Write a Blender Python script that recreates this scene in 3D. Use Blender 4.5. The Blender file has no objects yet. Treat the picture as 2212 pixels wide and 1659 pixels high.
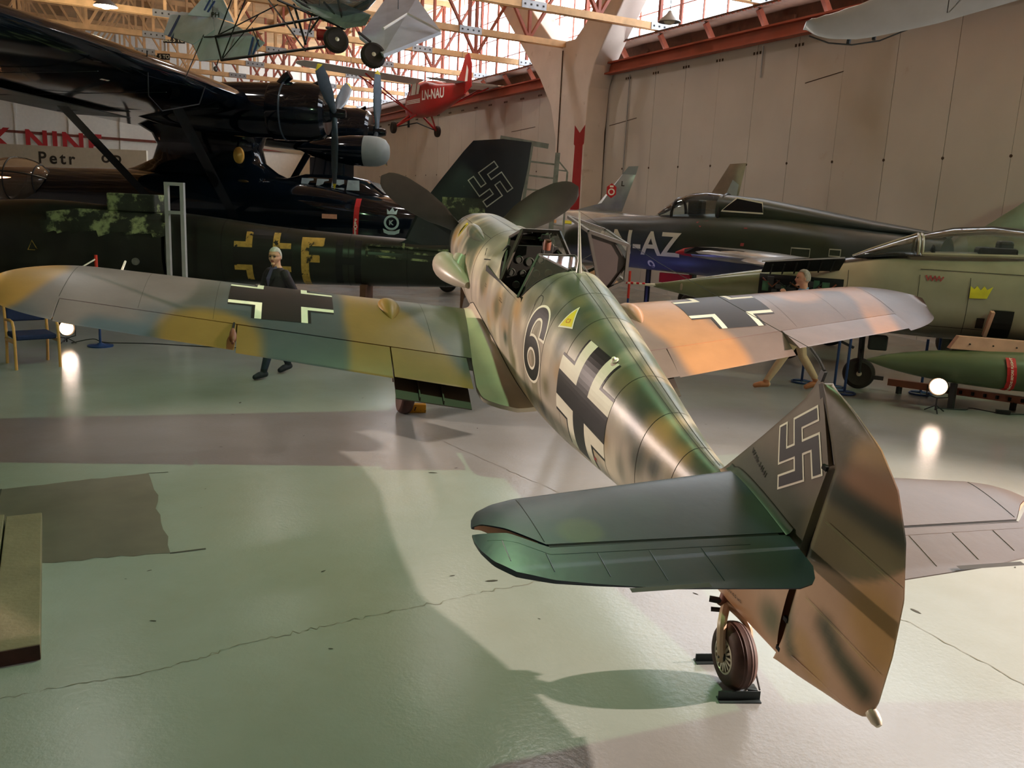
import bpy, bmesh, math, random
import numpy as np
from mathutils import Vector, Matrix
from math import sin, cos, pi, radians as rad
random.seed(7); np.random.seed(7)
sc = bpy.context.scene
C = sc.collection

# ------------------------------------------------------------------ camera, world, lights, exposure
F_PX = 1830.56
cam_d = bpy.data.cameras.new('camera'); cam = bpy.data.objects.new('camera', cam_d); C.objects.link(cam)
cam_d.sensor_fit = 'HORIZONTAL'; cam_d.sensor_width = 36.0; cam_d.lens = 36.0*F_PX/2212.0
cam_d.clip_start = 0.05; cam_d.clip_end = 400
_R = ((0.96911, -0.24209, 0.04702), (0.00457, 0.20825, 0.97806), (-0.24657, -0.94764, 0.20292))  # right, up, back
cam.matrix_world = Matrix(((_R[0][0], _R[1][0], _R[2][0], -2.304), (_R[0][1], _R[1][1], _R[2][1], -3.716), (_R[0][2], _R[1][2], _R[2][2], 2.456), (0, 0, 0, 1)))
sc.camera = cam
sc.view_settings.view_transform = 'Standard'; sc.view_settings.look = 'None'
sc.view_settings.gamma = 1.0; sc.view_settings.use_curve_mapping = False
sc.view_settings.exposure = -0.45
world = bpy.data.worlds.new('sky'); sc.world = world; world.use_nodes = True
_bg = world.node_tree.nodes['Background']; _bg.inputs[0].default_value = (0.93, 0.97, 1.0, 1); _bg.inputs[1].default_value = 12.0

def lamp(name, kind, loc, power, color, target=None, size=0.1, angle=60, blend=0.4):
    d = bpy.data.lights.new(name, kind); d.energy = power; d.color = color
    if kind == 'AREA': d.shape = 'DISK'; d.size = size
    else: d.shadow_soft_size = size
    if kind == 'SPOT': d.spot_size = rad(angle); d.spot_blend = blend
    o = bpy.data.objects.new(name, d); C.objects.link(o); o.location = loc
    if target is not None:
        o.rotation_euler = (Vector(target)-Vector(loc)).to_track_quat('-Z', 'Y').to_euler()
    return o
WARM = (1.0, 0.79, 0.69); GREEN = (0.54, 1.0, 0.50)
# stage lamps that stand outside the frame: a warm flood on the right, green wash lamps under the roof, a warm flood on the left
lamp('warm_flood_right', 'SPOT', (8.5, -0.9, 3.38), 14000, WARM, (-0.2, 2.0, 0.3), 0.06, 72, 0.9)
lamp('green_wash_overhead', 'SPOT', (-0.4, 3.2, 8.2), 1450, GREEN, (-2.0, 2.6, 0), 0.12, 100, 0.8)
lamp('warm_flood_left', 'SPOT', (-8.5, 8.5, 2.62), 4500, WARM, (0.6, 3.0, 1.5), 0.06, 52, 0.9)
lamp('green_wash_right', 'SPOT', (9.5, 1.0, 6.0), 900, (0.66, 1.0, 0.60), (8, 9, 1.2), 0.15, 80, 0.8)
lamp('green_wash_left', 'SPOT', (-4.5, 3.0, 6.5), 600, GREEN, (-5, 12, 2.0), 0.15, 80, 0.8)

for _x, _y in ((3.0, 12.0), (2.0, 20.0), (-3.0, 28.0), (-7.0, 16.0), (1.5, 27.0), (0.0, 36.0)):      # unseen fill spots added under the roof to brighten the walls
    lamp('hall_fill', 'SPOT', (_x, _y, 11.0), 480, (1.0, 0.95, 0.90), (_x, _y, 0), 0.3, 150, 0.6)
FL_L, FL_R = 14, 8     # watts of the two floor floodlights built further down
# ------------------------------------------------------------------ helpers
def s2l(*c):
    if len(c) == 1: c = c[0]
    return tuple(((v/255.0)/12.92 if v/255.0 <= 0.04045 else ((v/255.0+0.055)/1.055)**2.4) for v in c)

MATS = {}
def mat(name, rgb=(128, 128, 128), rough=0.5, metal=0.0, var=0.12, scale=6.0, bump=0.0, bscale=60.0, spec=0.5, emit=0, trans=0.0, alpha=1.0, attr=False, coat=0.0, spots=None, ior=1.45):
    """principled material; the colour (or the colour attribute) is varied by two noises, optional stains"""
    if name in MATS: return MATS[name]
    m = bpy.data.materials.new(name); m.use_nodes = True; MATS[name] = m
    nt = m.node_tree; N = nt.nodes; L = nt.links; b = N['Principled BSDF']
    tc = N.new('ShaderNodeTexCoord')
    if attr:
        a = N.new('ShaderNodeVertexColor'); a.layer_name = 'Col'; colsock = a.outputs[0]
    else:
        r = N.new('ShaderNodeRGB'); r.outputs[0].default_value = (*s2l(rgb), 1); colsock = r.outputs[0]
    if var > 0:
        n1 = N.new('ShaderNodeTexNoise'); n1.inputs['Scale'].default_value = scale; n1.inputs['Detail'].default_value = 6
        L.new(tc.outputs['Object'], n1.inputs['Vector'])
        mr = N.new('ShaderNodeMapRange'); mr.inputs[1].default_value = 0.3; mr.inputs[2].default_value = 0.7
        mr.inputs[3].default_value = 1-var; mr.inputs[4].default_value = 1+var
        L.new(n1.outputs[0], mr.inputs[0])
        mx = N.new('ShaderNodeMix'); mx.data_type = 'RGBA'; mx.blend_type = 'MULTIPLY'; mx.inputs[0].default_value = 1
        L.new(colsock, mx.inputs[6]); L.new(mr.outputs[0], mx.inputs[7]); colsock = mx.outputs[2]
    if spots:
        rgb2, sc2, lo, hi = spots
        n2 = N.new('ShaderNodeTexNoise'); n2.inputs['Scale'].default_value = sc2; n2.inputs['Detail'].default_value = 8; n2.inputs['Roughness'].default_value = 0.65
        L.new(tc.outputs['Object'], n2.inputs['Vector'])
        m2 = N.new('ShaderNodeMapRange'); m2.inputs[1].default_value = lo; m2.inputs[2].default_value = hi
        L.new(n2.outputs[0], m2.inputs[0])
        x2 = N.new('ShaderNodeMix'); x2.data_type = 'RGBA'; L.new(m2.outputs[0], x2.inputs[0]); L.new(colsock, x2.inputs[6]); x2.inputs[7].default_value = (*s2l(rgb2), 1)
        colsock = x2.outputs[2]
    L.new(colsock, b.inputs['Base Color'])
    b.inputs['Roughness'].default_value = rough; b.inputs['Metallic'].default_value = metal
    b.inputs['Specular IOR Level'].default_value = spec; b.inputs['IOR'].default_value = ior
    b.inputs['Transmission Weight'].default_value = trans; b.inputs['Alpha'].default_value = alpha; b.inputs['Coat Weight'].default_value = coat
    if emit: L.new(colsock, b.inputs['Emission Color']); b.inputs['Emission Strength'].default_value = emit
    if bump:
        n3 = N.new('ShaderNodeTexNoise'); n3.inputs['Scale'].default_value = bscale; n3.inputs['Detail'].default_value = 4
        L.new(tc.outputs['Object'], n3.inputs['Vector'])
        bp_ = N.new('ShaderNodeBump'); bp_.inputs['Strength'].default_value = bump; bp_.inputs['Distance'].default_value = 0.02
        L.new(n3.outputs[0], bp_.inputs['Height']); L.new(bp_.outputs[0], b.inputs['Normal'])
    return m

def glass(name, rgb=(235, 240, 240), alpha=0.22, rough=0.04, ior=1.5):
    """thin sheet glazing: clear, with mirror reflections by the Fresnel law and a little haze"""
    if name in MATS: return MATS[name]
    m = bpy.data.materials.new(name); m.use_nodes = True; MATS[name] = m
    nt = m.node_tree; N = nt.nodes; L = nt.links; N.remove(N['Principled BSDF'])
    t = N.new('ShaderNodeBsdfTransparent'); t.inputs[0].default_value = (*s2l(rgb), 1)
    g = N.new('ShaderNodeBsdfGlossy'); g.inputs['Roughness'].default_value = rough
    d = N.new('ShaderNodeBsdfDiffuse'); d.inputs[0].default_value = (*s2l(rgb), 1)
    f = N.new('ShaderNodeFresnel'); f.inputs['IOR'].default_value = ior
    m1 = N.new('ShaderNodeMixShader'); m1.inputs[0].default_value = alpha*.25; L.new(t.outputs[0], m1.inputs[1]); L.new(d.outputs[0], m1.inputs[2])
    m2 = N.new('ShaderNodeMixShader'); L.new(f.outputs[0], m2.inputs[0]); L.new(m1.outputs[0], m2.inputs[1]); L.new(g.outputs[0], m2.inputs[2]); L.new(m2.outputs[0], N['Material Output'].inputs[0])
    return m

def link(o, parent=None):
    C.objects.link(o)
    if parent is not None: o.parent = parent
    return o

def mk(name, V, Fc, m, parent=None, smooth=True, col=None, sharp=35):
    me = bpy.data.meshes.new(name)
    me.from_pydata([tuple(map(float, v)) for v in V], [], [tuple(f) for f in Fc]); me.validate()
    bm = bmesh.new(); bm.from_mesh(me); bmesh.ops.recalc_face_normals(bm, faces=bm.faces); bm.to_mesh(me); bm.free()
    if smooth:
        for p in me.polygons: p.use_smooth = True
        try: me.set_sharp_from_angle(angle=rad(sharp))
        except Exception: pass
    if m is not None: me.materials.append(MATS[m] if isinstance(m, str) else m)
    if col is not None:
        a = me.color_attributes.new('Col', 'FLOAT_COLOR', 'POINT')
        arr = np.ones((len(me.vertices), 4)); co = np.array([v.co[:] for v in me.vertices]); arr[:, :3] = col(co)
        a.data.foreach_set('color', arr.ravel())
    o = bpy.data.objects.new(name, me); return link(o, parent)

def thing(name, label, cat, loc=(0, 0, 0), rot=(0, 0, 0), group=None, matrix=None):
    o = bpy.data.objects.new(name, None); o.empty_display_size = 0.2; C.objects.link(o)
    if matrix is not None: o.matrix_world = matrix
    else: o.location = loc; o.rotation_euler = rot
    return tag(o, label, cat, group)
def tag(o, label, cat, group=None):
    o['label'] = label; o['category'] = cat
    if group: o['group'] = group
    return o
def struct(o, label=None, cat=None):
    o['kind'] = 'structure'
    if label: o['label'] = label
    if cat: o['category'] = cat
    return o
def copy_tree(o, parent=None):
    c = o.copy(); C.objects.link(c); c.parent = parent
    for ch in list(o.children): copy_tree(ch, c)
    return c

class MB:
    def __init__(s): s.v = []; s.f = []
    def add(s, V, Fc):
        n = len(s.v); s.v += [tuple(map(float, v)) for v in V]; s.f += [tuple(i+n for i in f) for f in Fc]; return s
    def box(s, c, d, R=None):
        V = []
        for i in (-1, 1):
            for j in (-1, 1):
                for k in (-1, 1):
                    p = Vector((i*d[0]/2, j*d[1]/2, k*d[2]/2))
                    if R is not None: p = R @ p
                    V.append(p+Vector(c))
        return s.add(V, [(0, 1, 3, 2), (4, 6, 7, 5), (0, 4, 5, 1), (2, 3, 7, 6), (0, 2, 6, 4), (1, 5, 7, 3)])
    def beam(s, a, b, w, h=None, upv=(0, 0, 1)):
        """square bar from a to b, w across, h along upv"""
        a = Vector(a); b = Vector(b); h = h or w; d = (b-a); L = d.length; d.normalize()
        u = Vector(upv); 
        if abs(d.dot(u)) > 0.97: u = Vector((1, 0, 0)) if abs(d.x) < 0.9 else Vector((0, 1, 0))
        x = d.cross(u).normalized(); y = x.cross(d).normalized()
        V = []
        for p in (a, b):
            for i, j in ((-1, -1), (1, -1), (1, 1), (-1, 1)): V.append(p+x*(i*w/2)+y*(j*h/2))
        return s.add(V, [(0, 1, 2, 3), (7, 6, 5, 4), (0, 4, 5, 1), (1, 5, 6, 2), (2, 6, 7, 3), (3, 7, 4, 0)])
    def tube(s, pts, r, n=8, closed=False, caps=True):
        pts = [Vector(p) for p in pts]; N = len(pts)
        rs = r if hasattr(r, '__len__') else [r]*N
        prev = None; V = []; Fc = []
        for i, p in enumerate(pts):
            if closed: t = pts[(i+1) % N]-pts[i-1]
            else: t = pts[min(i+1, N-1)]-pts[max(i-1, 0)]
            t.normalize()
            if prev is None:
                u = Vector((0, 0, 1)) if abs(t.z) < 0.9 else Vector((1, 0, 0))
                x = t.cross(u).normalized()
            else:
                x = (prev-t*prev.dot(t)).normalized()
            prev = x; y = t.cross(x)
            for k in range(n):
                a = 2*pi*k/n; V.append(p+(x*cos(a)+y*sin(a))*rs[i])
        m = N if closed else N-1
        for i in range(m):
            for k in range(n):
                a = i*n+k; b = i*n+(k+1) % n; c = ((i+1) % N)*n+(k+1) % n; d = ((i+1) % N)*n+k; Fc.append((a, b, c, d))
        if caps and not closed: Fc += [tuple(range(n-1, -1, -1)), tuple((N-1)*n+k for k in range(n))]
        return s.add(V, Fc)
    def loft(s, rings, closed=True, caps=(True, True)):
        n = len(rings[0]); V = [p for r in rings for p in r]; Fc = []
        for i in range(len(rings)-1):
            for k in range(n if closed else n-1):
                Fc.append((i*n+k, i*n+(k+1) % n, (i+1)*n+(k+1) % n, (i+1)*n+k))
        if closed and caps[0]: Fc.append(tuple(range(n-1, -1, -1)))
        if closed and caps[1]: Fc.append(tuple((len(rings)-1)*n+k for k in range(n)))
        return s.add(V, Fc)
    def lathe(s, prof, n=24, M=None):
        """prof: (r, z) pairs about Z, M places it"""
        rings = []
        for r, z in prof:
            rings.append([Vector((max(r, 1e-4)*cos(2*pi*k/n), max(r, 1e-4)*sin(2*pi*k/n), z)) for k in range(n)])
        if M is not None: rings = [[M @ p for p in r] for r in rings]
        return s.loft(rings)
    def prism(s, poly, M, h):
        """2D outline extruded by h along local z, placed by M"""
        n = len(poly); V = [M @ Vector((x, y, 0)) for x, y in poly]+[M @ Vector((x, y, h)) for x, y in poly]
        Fc = [tuple(range(n-1, -1, -1)), tuple(range(n, 2*n))]+[(i, (i+1) % n, n+(i+1) % n, n+i) for i in range(n)]
        return s.add(V, Fc)
    def build(s, name, m, parent=None, smooth=True, col=None, sharp=35, bevel=0):
        o = mk(name, s.v, s.f, m, parent, smooth, col, sharp)
        if bevel:
            md = o.modifiers.new('bevel', 'BEVEL'); md.width = bevel; md.segments = 2; md.limit_method = 'ANGLE'
        return o

def frame_z(loc, d, roll=(0, 0, 1)):
    """matrix whose z axis is d"""
    d = Vector(d).normalized(); u = Vector(roll)
    if abs(d.dot(u)) > 0.98: u = Vector((0, 1, 0))
    x = u.cross(d).normalized(); y = d.cross(x)
    return Matrix(((x.x, y.x, d.x, loc[0]), (x.y, y.y, d.y, loc[1]), (x.z, y.z, d.z, loc[2]), (0, 0, 0, 1)))

def interp(tab, x):
    """tab: rows (x, a, b, ..); smooth (pchip-like) column interpolation"""
    T = np.array(tab, float); xs = T[:, 0]; x = min(max(x, xs[0]), xs[-1])
    i = min(max(np.searchsorted(xs, x)-1, 0), len(xs)-2); h = xs[i+1]-xs[i]; t = (x-xs[i])/h
    def slope(j):
        if j == 0: return (T[1, 1:]-T[0, 1:])/(xs[1]-xs[0])
        if j == len(xs)-1: return (T[-1, 1:]-T[-2, 1:])/(xs[-1]-xs[-2])
        d0 = (T[j, 1:]-T[j-1, 1:])/(xs[j]-xs[j-1]); d1 = (T[j+1, 1:]-T[j, 1:])/(xs[j+1]-xs[j])
        return np.where(d0*d1 > 0, 2*d0*d1/(d0+d1+1e-12*np.sign(d0+d1)), 0)
    m0 = slope(i)*h; m1 = slope(i+1)*h; p0 = T[i, 1:]; p1 = T[i+1, 1:]
    return (2*t**3-3*t**2+1)*p0+(t**3-2*t**2+t)*m0+(-2*t**3+3*t**2)*p1+(t**3-t**2)*m1

def sring(x, w, zt, zb, e=2.2, n=48, zc=None, eb=None):
    """superellipse ring at station x in the y-z plane; angle 0 = top, pi/2 = -y side"""
    zc = (zt+zb)/2 if zc is None else zc; out = []; eb = eb or e
    for k in range(n):
        a = 2*pi*k/n; c = cos(a); q = sin(a); ee = e if c >= 0 else eb
        y = -math.copysign(abs(q)**(2/ee), q)*w
        z = math.copysign(abs(c)**(2/ee), c); z = zc+z*((zt-zc) if c >= 0 else (zc-zb))
        out.append((x, y, z))
    return out

def airfoil(u, t, camber=0.02):
    """upper and lower ordinates at chord fraction u"""
    yt = 5*t*(0.2969*math.sqrt(max(u, 0))-0.1260*u-0.3516*u*u+0.2843*u**3-0.1036*u**4); yc = camber*4*u*(1-u)
    return yc+yt, yc-yt

def text2d(txt, size=1.0, shear=0.0, space=1.0):
    cu = bpy.data.curves.new('txt', 'FONT'); cu.body = txt; cu.size = size; cu.shear = shear; cu.space_character = space
    o = bpy.data.objects.new('txt', cu); C.objects.link(o)
    dg = bpy.context.evaluated_depsgraph_get(); me = bpy.data.meshes.new_from_object(o.evaluated_get(dg))
    V = [(v.co.x, v.co.y) for v in me.vertices]; Fc = [tuple(p.vertices) for p in me.polygons]
    bpy.data.objects.remove(o); bpy.data.curves.remove(cu); bpy.data.meshes.remove(me)
    xs = [v[0] for v in V]; ys = [v[1] for v in V]; cx = (min(xs)+max(xs))/2; cy = (min(ys)+max(ys))/2
    return [(x-cx, y-cy) for x, y in V], Fc
def bold2d(txt, size, grow=0.0, **k):
    """text drawn with a stroke offset"""
    cu = bpy.data.curves.new('txt', 'FONT'); cu.body = txt; cu.size = size; cu.offset = grow; cu.space_character = k.get('space', 1.0)
    o = bpy.data.objects.new('txt', cu); C.objects.link(o)
    dg = bpy.context.evaluated_depsgraph_get(); me = bpy.data.meshes.new_from_object(o.evaluated_get(dg))
    V = [(v.co.x, v.co.y) for v in me.vertices]; Fc = [tuple(p.vertices) for p in me.polygons]
    bpy.data.objects.remove(o); bpy.data.curves.remove(cu); bpy.data.meshes.remove(me)
    xs = [v[0] for v in V]; ys = [v[1] for v in V]; cx = (min(xs)+max(xs))/2; cy = (min(ys)+max(ys))/2
    return [(x-cx, y-cy) for x, y in V], Fc
def decal(name, V2, F2, fn, m, parent, grid=0.0):
    """flat print laid on a surface: fn maps (u, v) to a point; grid cuts the print so that it follows a curve"""
    bm = bmesh.new(); vs = [bm.verts.new((x, y, 0)) for x, y in V2]
    for f in F2:
        try: bm.faces.new([vs[i] for i in f])
        except ValueError: pass
    if grid:
        for ax in (0, 1):
            lo = min(v.co[ax] for v in bm.verts); hi = max(v.co[ax] for v in bm.verts); k = math.ceil(lo/grid)
            no = Vector((1, 0, 0)) if ax == 0 else Vector((0, 1, 0))
            while k*grid < hi:
                bmesh.ops.bisect_plane(bm, geom=bm.verts[:]+bm.edges[:]+bm.faces[:], plane_co=no*(k*grid), plane_no=no); k += 1
    for v in bm.verts: v.co = Vector(fn(v.co.x, v.co.y))
    me = bpy.data.meshes.new(name); bm.to_mesh(me); bm.free(); me.materials.append(MATS[m] if isinstance(m, str) else m)
    return link(bpy.data.objects.new(name, me), parent)
def rects2d(rs):
    V = []; Fc = []
    for x0, y0, x1, y1 in rs:
        n = len(V); V += [(x0, y0), (x1, y0), (x1, y1), (x0, y1)]; Fc.append((n, n+1, n+2, n+3))
    return V, Fc
def hooked(a, h):
    """the tail marking of the period as unit rectangles: a = arm half width, h = half size"""
    return rects2d([(-a, -h, a, h), (-h, -a, -a, a), (a, -a, h, a), (a, h-2*a, h, h), (-h, -h, -a, -h+2*a), (-h, a, -h+2*a, h), (h-2*a, -h, h, -a)])
def cross_core(a, L): return rects2d([(-a, -L, a, L), (-L, -a, -a, a), (a, -a, L, a)])
def angle4(a, w, L):
    """the four L-shaped borders of a beam cross, one outline each"""
    out = []
    for sx in (1, -1):
        for sy in (1, -1): out.append(([(x*sx, y*sy) for x, y in ((a, a), (L, a), (L, a+w), (a+w, a+w), (a+w, L), (a, L))], [(0, 1, 2, 3), (0, 3, 4, 5)]))
    return out
def ribbon2d(pts, w, closed=False):
    n = len(pts); V = []; Fc = []
    for i in range(n):
        a = pts[i-1] if (i > 0 or closed) else pts[0]; b = pts[(i+1) % n] if (i < n-1 or closed) else pts[-1]
        dx, dy = b[0]-a[0], b[1]-a[1]; l = math.hypot(dx, dy) or 1; nx, ny = -dy/l, dx/l
        V += [(pts[i][0]+nx*w, pts[i][1]+ny*w), (pts[i][0]-nx*w, pts[i][1]-ny*w)]
    for i in range(n if closed else n-1):
        j = (i+1) % n; Fc.append((2*i, 2*i+1, 2*j+1, 2*j))
    return V, Fc
def circle(cx, cy, rx, ry=None, n=24, a0=0, a1=2*pi):
    ry = ry or rx; return [(cx+rx*cos(a0+(a1-a0)*k/n), cy+ry*sin(a0+(a1-a0)*k/n)) for k in range(n)]
# ------------------------------------------------------------------ floor and hangar shell (t runs along the long wall, s into the hall)
WU = Vector((0.2241, -0.9746, 0)); WN = Vector((-0.9746, -0.2241, 0)); W0 = Vector((8.199, 25.068, 0)); ZV = Vector((0, 0, 1))
def wp(t, s, z): return W0+WU*t+WN*s+ZV*z
WR = Matrix((WU, WN*-1, ZV)).transposed()      # columns: along the wall, outwards, up
T_END, T_NEAR, S_FAR, Z_ROOF = -38.0, 34.0, 44.0, 12.5
fm = mat('floor_paint', (148, 153, 150), 0.20, var=0.07, scale=0.45, spots=((128, 126, 112), 0.5, 0.4, 1.1), spec=0.5)
_nt = fm.node_tree; _b = _nt.nodes['Principled BSDF']; _tc = _nt.nodes['Texture Coordinate']
_n = _nt.nodes.new('ShaderNodeTexNoise'); _n.inputs['Scale'].default_value = 30; _n.inputs['Detail'].default_value = 6; _n.inputs['Roughness'].default_value = 0.6
_n2 = _nt.nodes.new('ShaderNodeTexNoise'); _n2.inputs['Scale'].default_value = 0.9; _n2.inputs['Detail'].default_value = 2
_ad = _nt.nodes.new('ShaderNodeMath'); _ad.operation = 'MULTIPLY_ADD'; _ad.inputs[1].default_value = 0.30
_bp = _nt.nodes.new('ShaderNodeBump'); _bp.inputs['Strength'].default_value = 0.22; _bp.inputs['Distance'].default_value = 0.02
_nt.links.new(_tc.outputs['Object'], _n.inputs['Vector']); _nt.links.new(_tc.outputs['Object'], _n2.inputs['Vector'])
_nt.links.new(_n.outputs[0], _ad.inputs[0]); _nt.links.new(_n2.outputs[0], _ad.inputs[2]); _nt.links.new(_ad.outputs[0], _bp.inputs['Height']); _nt.links.new(_bp.outputs[0], _b.inputs['Normal'])
_rr = _nt.nodes.new('ShaderNodeMapRange'); _rr.inputs[1].default_value = .35; _rr.inputs[2].default_value = .7; _rr.inputs[3].default_value = .17; _rr.inputs[4].default_value = .23
_nt.links.new(_n2.outputs[0], _rr.inputs[0]); _nt.links.new(_rr.outputs[0], _b.inputs['Roughness'])
tl = (T_NEAR-T_END); floor = MB().box(wp((T_NEAR+T_END)/2, S_FAR/2, -.1), (tl, S_FAR, .2), WR).build('floor', 'floor_paint', None, smooth=False); struct(floor)
mat('patch_concrete', (92, 86, 76), 0.7, var=0.14, scale=3); mat('crack', (112, 108, 94), 0.85, var=0.2, scale=9); mat('scuff', (52, 50, 42), 0.8)
def rag(P, amp, seed, k=7):
    rr = random.Random(seed); out = []
    for i in range(len(P)-1):
        a, b = P[i], P[i+1]; n = (-(b[1]-a[1]), b[0]-a[0]); l = math.hypot(*n) or 1
        for j in range(k):
            t = j/k; o = rr.gauss(0, amp) if (i or j) else 0; out.append((a[0]+(b[0]-a[0])*t+n[0]/l*o, a[1]+(b[1]-a[1])*t+n[1]/l*o))
    out.append(P[-1]); return out
pp = rag([(-4.63, 3.72), (-3.58, 4.04), (-3.157, 2.19)], .012, 4, 12)+rag([(-3.157, 2.19), (-4.10, 2.12), (-4.9, 2.02)], .01, 5, 12)+[(-4.9, 3.6)]
n = len(pp); mk('floor_patch', [(x, y, .002) for x, y in pp], [tuple(range(n))], 'patch_concrete', floor, smooth=False)
def strip(name, P, w, m, z=.0022, seed=1, amp=.006, k=10, wv=.6, parent=None):
    rr = random.Random(seed); Q = rag(P, amp, seed, k); V = []; Fc = []
    for i, p in enumerate(Q):
        a = Q[max(0, i-1)]; b = Q[min(len(Q)-1, i+1)]; d = (b[0]-a[0], b[1]-a[1]); l = math.hypot(*d) or 1; ww = w*(1-wv+wv*2*rr.random())
        V += [(p[0]-d[1]/l*ww, p[1]+d[0]/l*ww, z), (p[0]+d[1]/l*ww, p[1]-d[0]/l*ww, z)]
        if i: Fc.append((2*i-2, 2*i-1, 2*i+1, 2*i))
    return mk(name, V, Fc, m, parent or floor, smooth=False)
strip('saw_cut', [(-3.58, 4.035), (-3.42, 4.05)], .006, 'scuff', amp=0, k=2, wv=0); strip('saw_cut', [(-3.16, 2.19), (-2.93, 2.24)], .011, 'scuff', amp=0, k=2, wv=0); strip('saw_cut', [(-4.66, 3.72), (-4.42, 2.5)], .008, 'scuff', amp=.002, k=6, wv=.2)
strip('floor_crack', [(-3.75, .47), (-3.0, .64), (-2.55, .86), (-2.0, 1.02), (-1.28, 1.23), (-.6, 1.42)], .0020, 'crack', seed=3, k=22, amp=.010, wv=.9)
strip('floor_crack', [(1.38, .62), (1.46, .46), (1.60, -.28), (1.72, -1.0)], .003, 'crack', seed=8, k=14, amp=.006)
strip('floor_crack', [(-.95, 5.2), (-.42, 4.0), (.1, 2.8), (.5, 1.9)], .0028, 'crack', seed=9, k=16, amp=.008)
strip('floor_crack', [(3.0, 8.6), (3.6, 7.9), (4.3, 7.0)], .006, 'crack', seed=12, k=12, amp=.006)
rr = random.Random(11)
for i in range(46):
    x, y = rr.uniform(-4.6, 3.2), rr.uniform(-.9, 7.5); r = rr.uniform(.004, .018) if i > 4 else .035; a = rr.uniform(0, pi)
    Q = [(x+r*(1+.5*rr.random())*cos(t)*cos(a)-r*.4*sin(t)*sin(a), y+r*(1+.5*rr.random())*cos(t)*sin(a)+r*.4*sin(t)*cos(a)) for t in np.linspace(0, 2*pi, 8)[:-1]]
    mk('floor_chip', [(u, v, .0018) for u, v in Q], [tuple(range(7))], 'scuff', floor, smooth=False)

mat('wall_board', (190, 184, 176), 0.75, var=0.06, scale=0.7, spots=((150, 110, 80), 0.9, 0.66, 0.9)); mat('wall_white', (222, 220, 212), 0.7, var=.04); mat('joint_dark', (70, 52, 40), .9, var=.2)
mat('beam_red', (160, 76, 54), 0.5, var=0.12, scale=2); mat('beam_brown', (110, 52, 40), 0.6, var=0.2); mat('concrete_pink', (206, 192, 182), 0.8, var=0.07, scale=1.2, spots=((150, 126, 108), 2.5, .62, .85), bump=.1, bscale=20)
mat('timber', (214, 172, 124), 0.6, var=0.18, scale=3.0); mat('timber_red', (150, 78, 58), 0.55, var=.15); mat('timber_dark', (96, 62, 44), .7, var=.2)
mat('plate_metal', (150, 152, 155), 0.4, 0.5, var=.1); mat('bolt', (48, 46, 44), .5, .5); mat('arrow_red', (150, 28, 30), .5, var=.08)
glass('window_glass', (250, 252, 255), 0.04, .05, 1.03)
# long wall of boards; joints are recessed gaps between the boards
wl = struct(MB().box(wp((T_END+T_NEAR)/2, -.16, 3.5), (tl+1, .16, 7.4), WR).build('wall_long', 'joint_dark', None, smooth=False))
tt = [2.48+1.52*k for k in range(-27, 21)]
for i, t in enumerate(tt):
    g = .006 if (i*7) % 3 else .016
    if t+1.52 < T_NEAR and t > T_END: MB().box(wp(t+.76, -.05, 3.5), (1.52-2*g*.6, .06, 7.2), WR).build('wall_board', 'wall_board', wl, smooth=False)
    if t > -26:
        for zz in (3.94,): MB().lathe([(0, 0), (.032, 0), (.034, .010), (.02, .02), (0, .02)], 8, frame_z(wp(t, -.02, zz), WN)).build('board_bolt', 'joint_dark', wl)
        for k in range(3): MB().box(wp(t-.12+.12*k, -.015, 6.86), (.05, .02, .07), WR).build('board_cleat', 'joint_dark', wl, smooth=False)
for t0, t1, z0, z1 in ((8.9, 10.1, 5.9, 6.05), (-.0, 1.6, 5.4, 5.55), (-7.5, -5.4, 5.6, 5.68)): MB().beam(wp(t0, -.018, z0), wp(t1, -.018, z1), .012, .02).build('wall_scratch', 'joint_dark', wl, smooth=False)
for t_, z0, z1 in ((1.1, 2.8, 6.95), (7.3, 6.2, 7.0)): MB().tube([wp(t_, .03, z0), wp(t_, .03, z1)], .02, 8).build('conduit', 'plate_metal', wl)
MB().box(wp(-.25, .02, 3.5), (.10, .06, 7.0), WR).build('door_edge', 'joint_dark', wl, smooth=False)
# red crane beam and the timber zone under the windows
bm_ = struct(MB().box(wp((T_END+T_NEAR)/2, .16, 7.22), (tl, .10, .36), WR).build('trim_1', 'beam_red', None, smooth=False))
MB().box(wp((T_END+T_NEAR)/2, .24, 7.06), (tl, .26, .05), WR).build('lower_flange', 'beam_red', bm_, smooth=False); MB().box(wp((T_END+T_NEAR)/2, .24, 7.39), (tl, .26, .05), WR).build('upper_flange', 'beam_red', bm_, smooth=False)
wt = struct(MB().box(wp((T_END+T_NEAR)/2, -.75, 7.62), (tl, .12, 1.0), WR).build('wall_timber', 'timber_dark', None, smooth=False))
MB().box(wp((T_END+T_NEAR)/2, -.35, 8.06), (tl, .9, .06), WR).build('window_ledge', 'timber_dark', wt, smooth=False)
for k in range(-8, 9):
    t_ = 2.5+2.2*k
    MB().beam(wp(t_, -.60, 7.25), wp(t_, -.05, 8.0), .12, .14).build('bracket', 'timber_red', wt, smooth=False); MB().box(wp(t_+.5, -.66, 7.66), (.5, .10, .34), WR).build('vent_box', 'timber_dark', wt, smooth=False)
for k in range(120):
    t_ = -14+.22*k; MB().beam(wp(t_, -.30, 8.11), wp(t_, .12, 8.02), .05, .03).build('ledge_batten', 'timber_red', wt, smooth=False)
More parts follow.
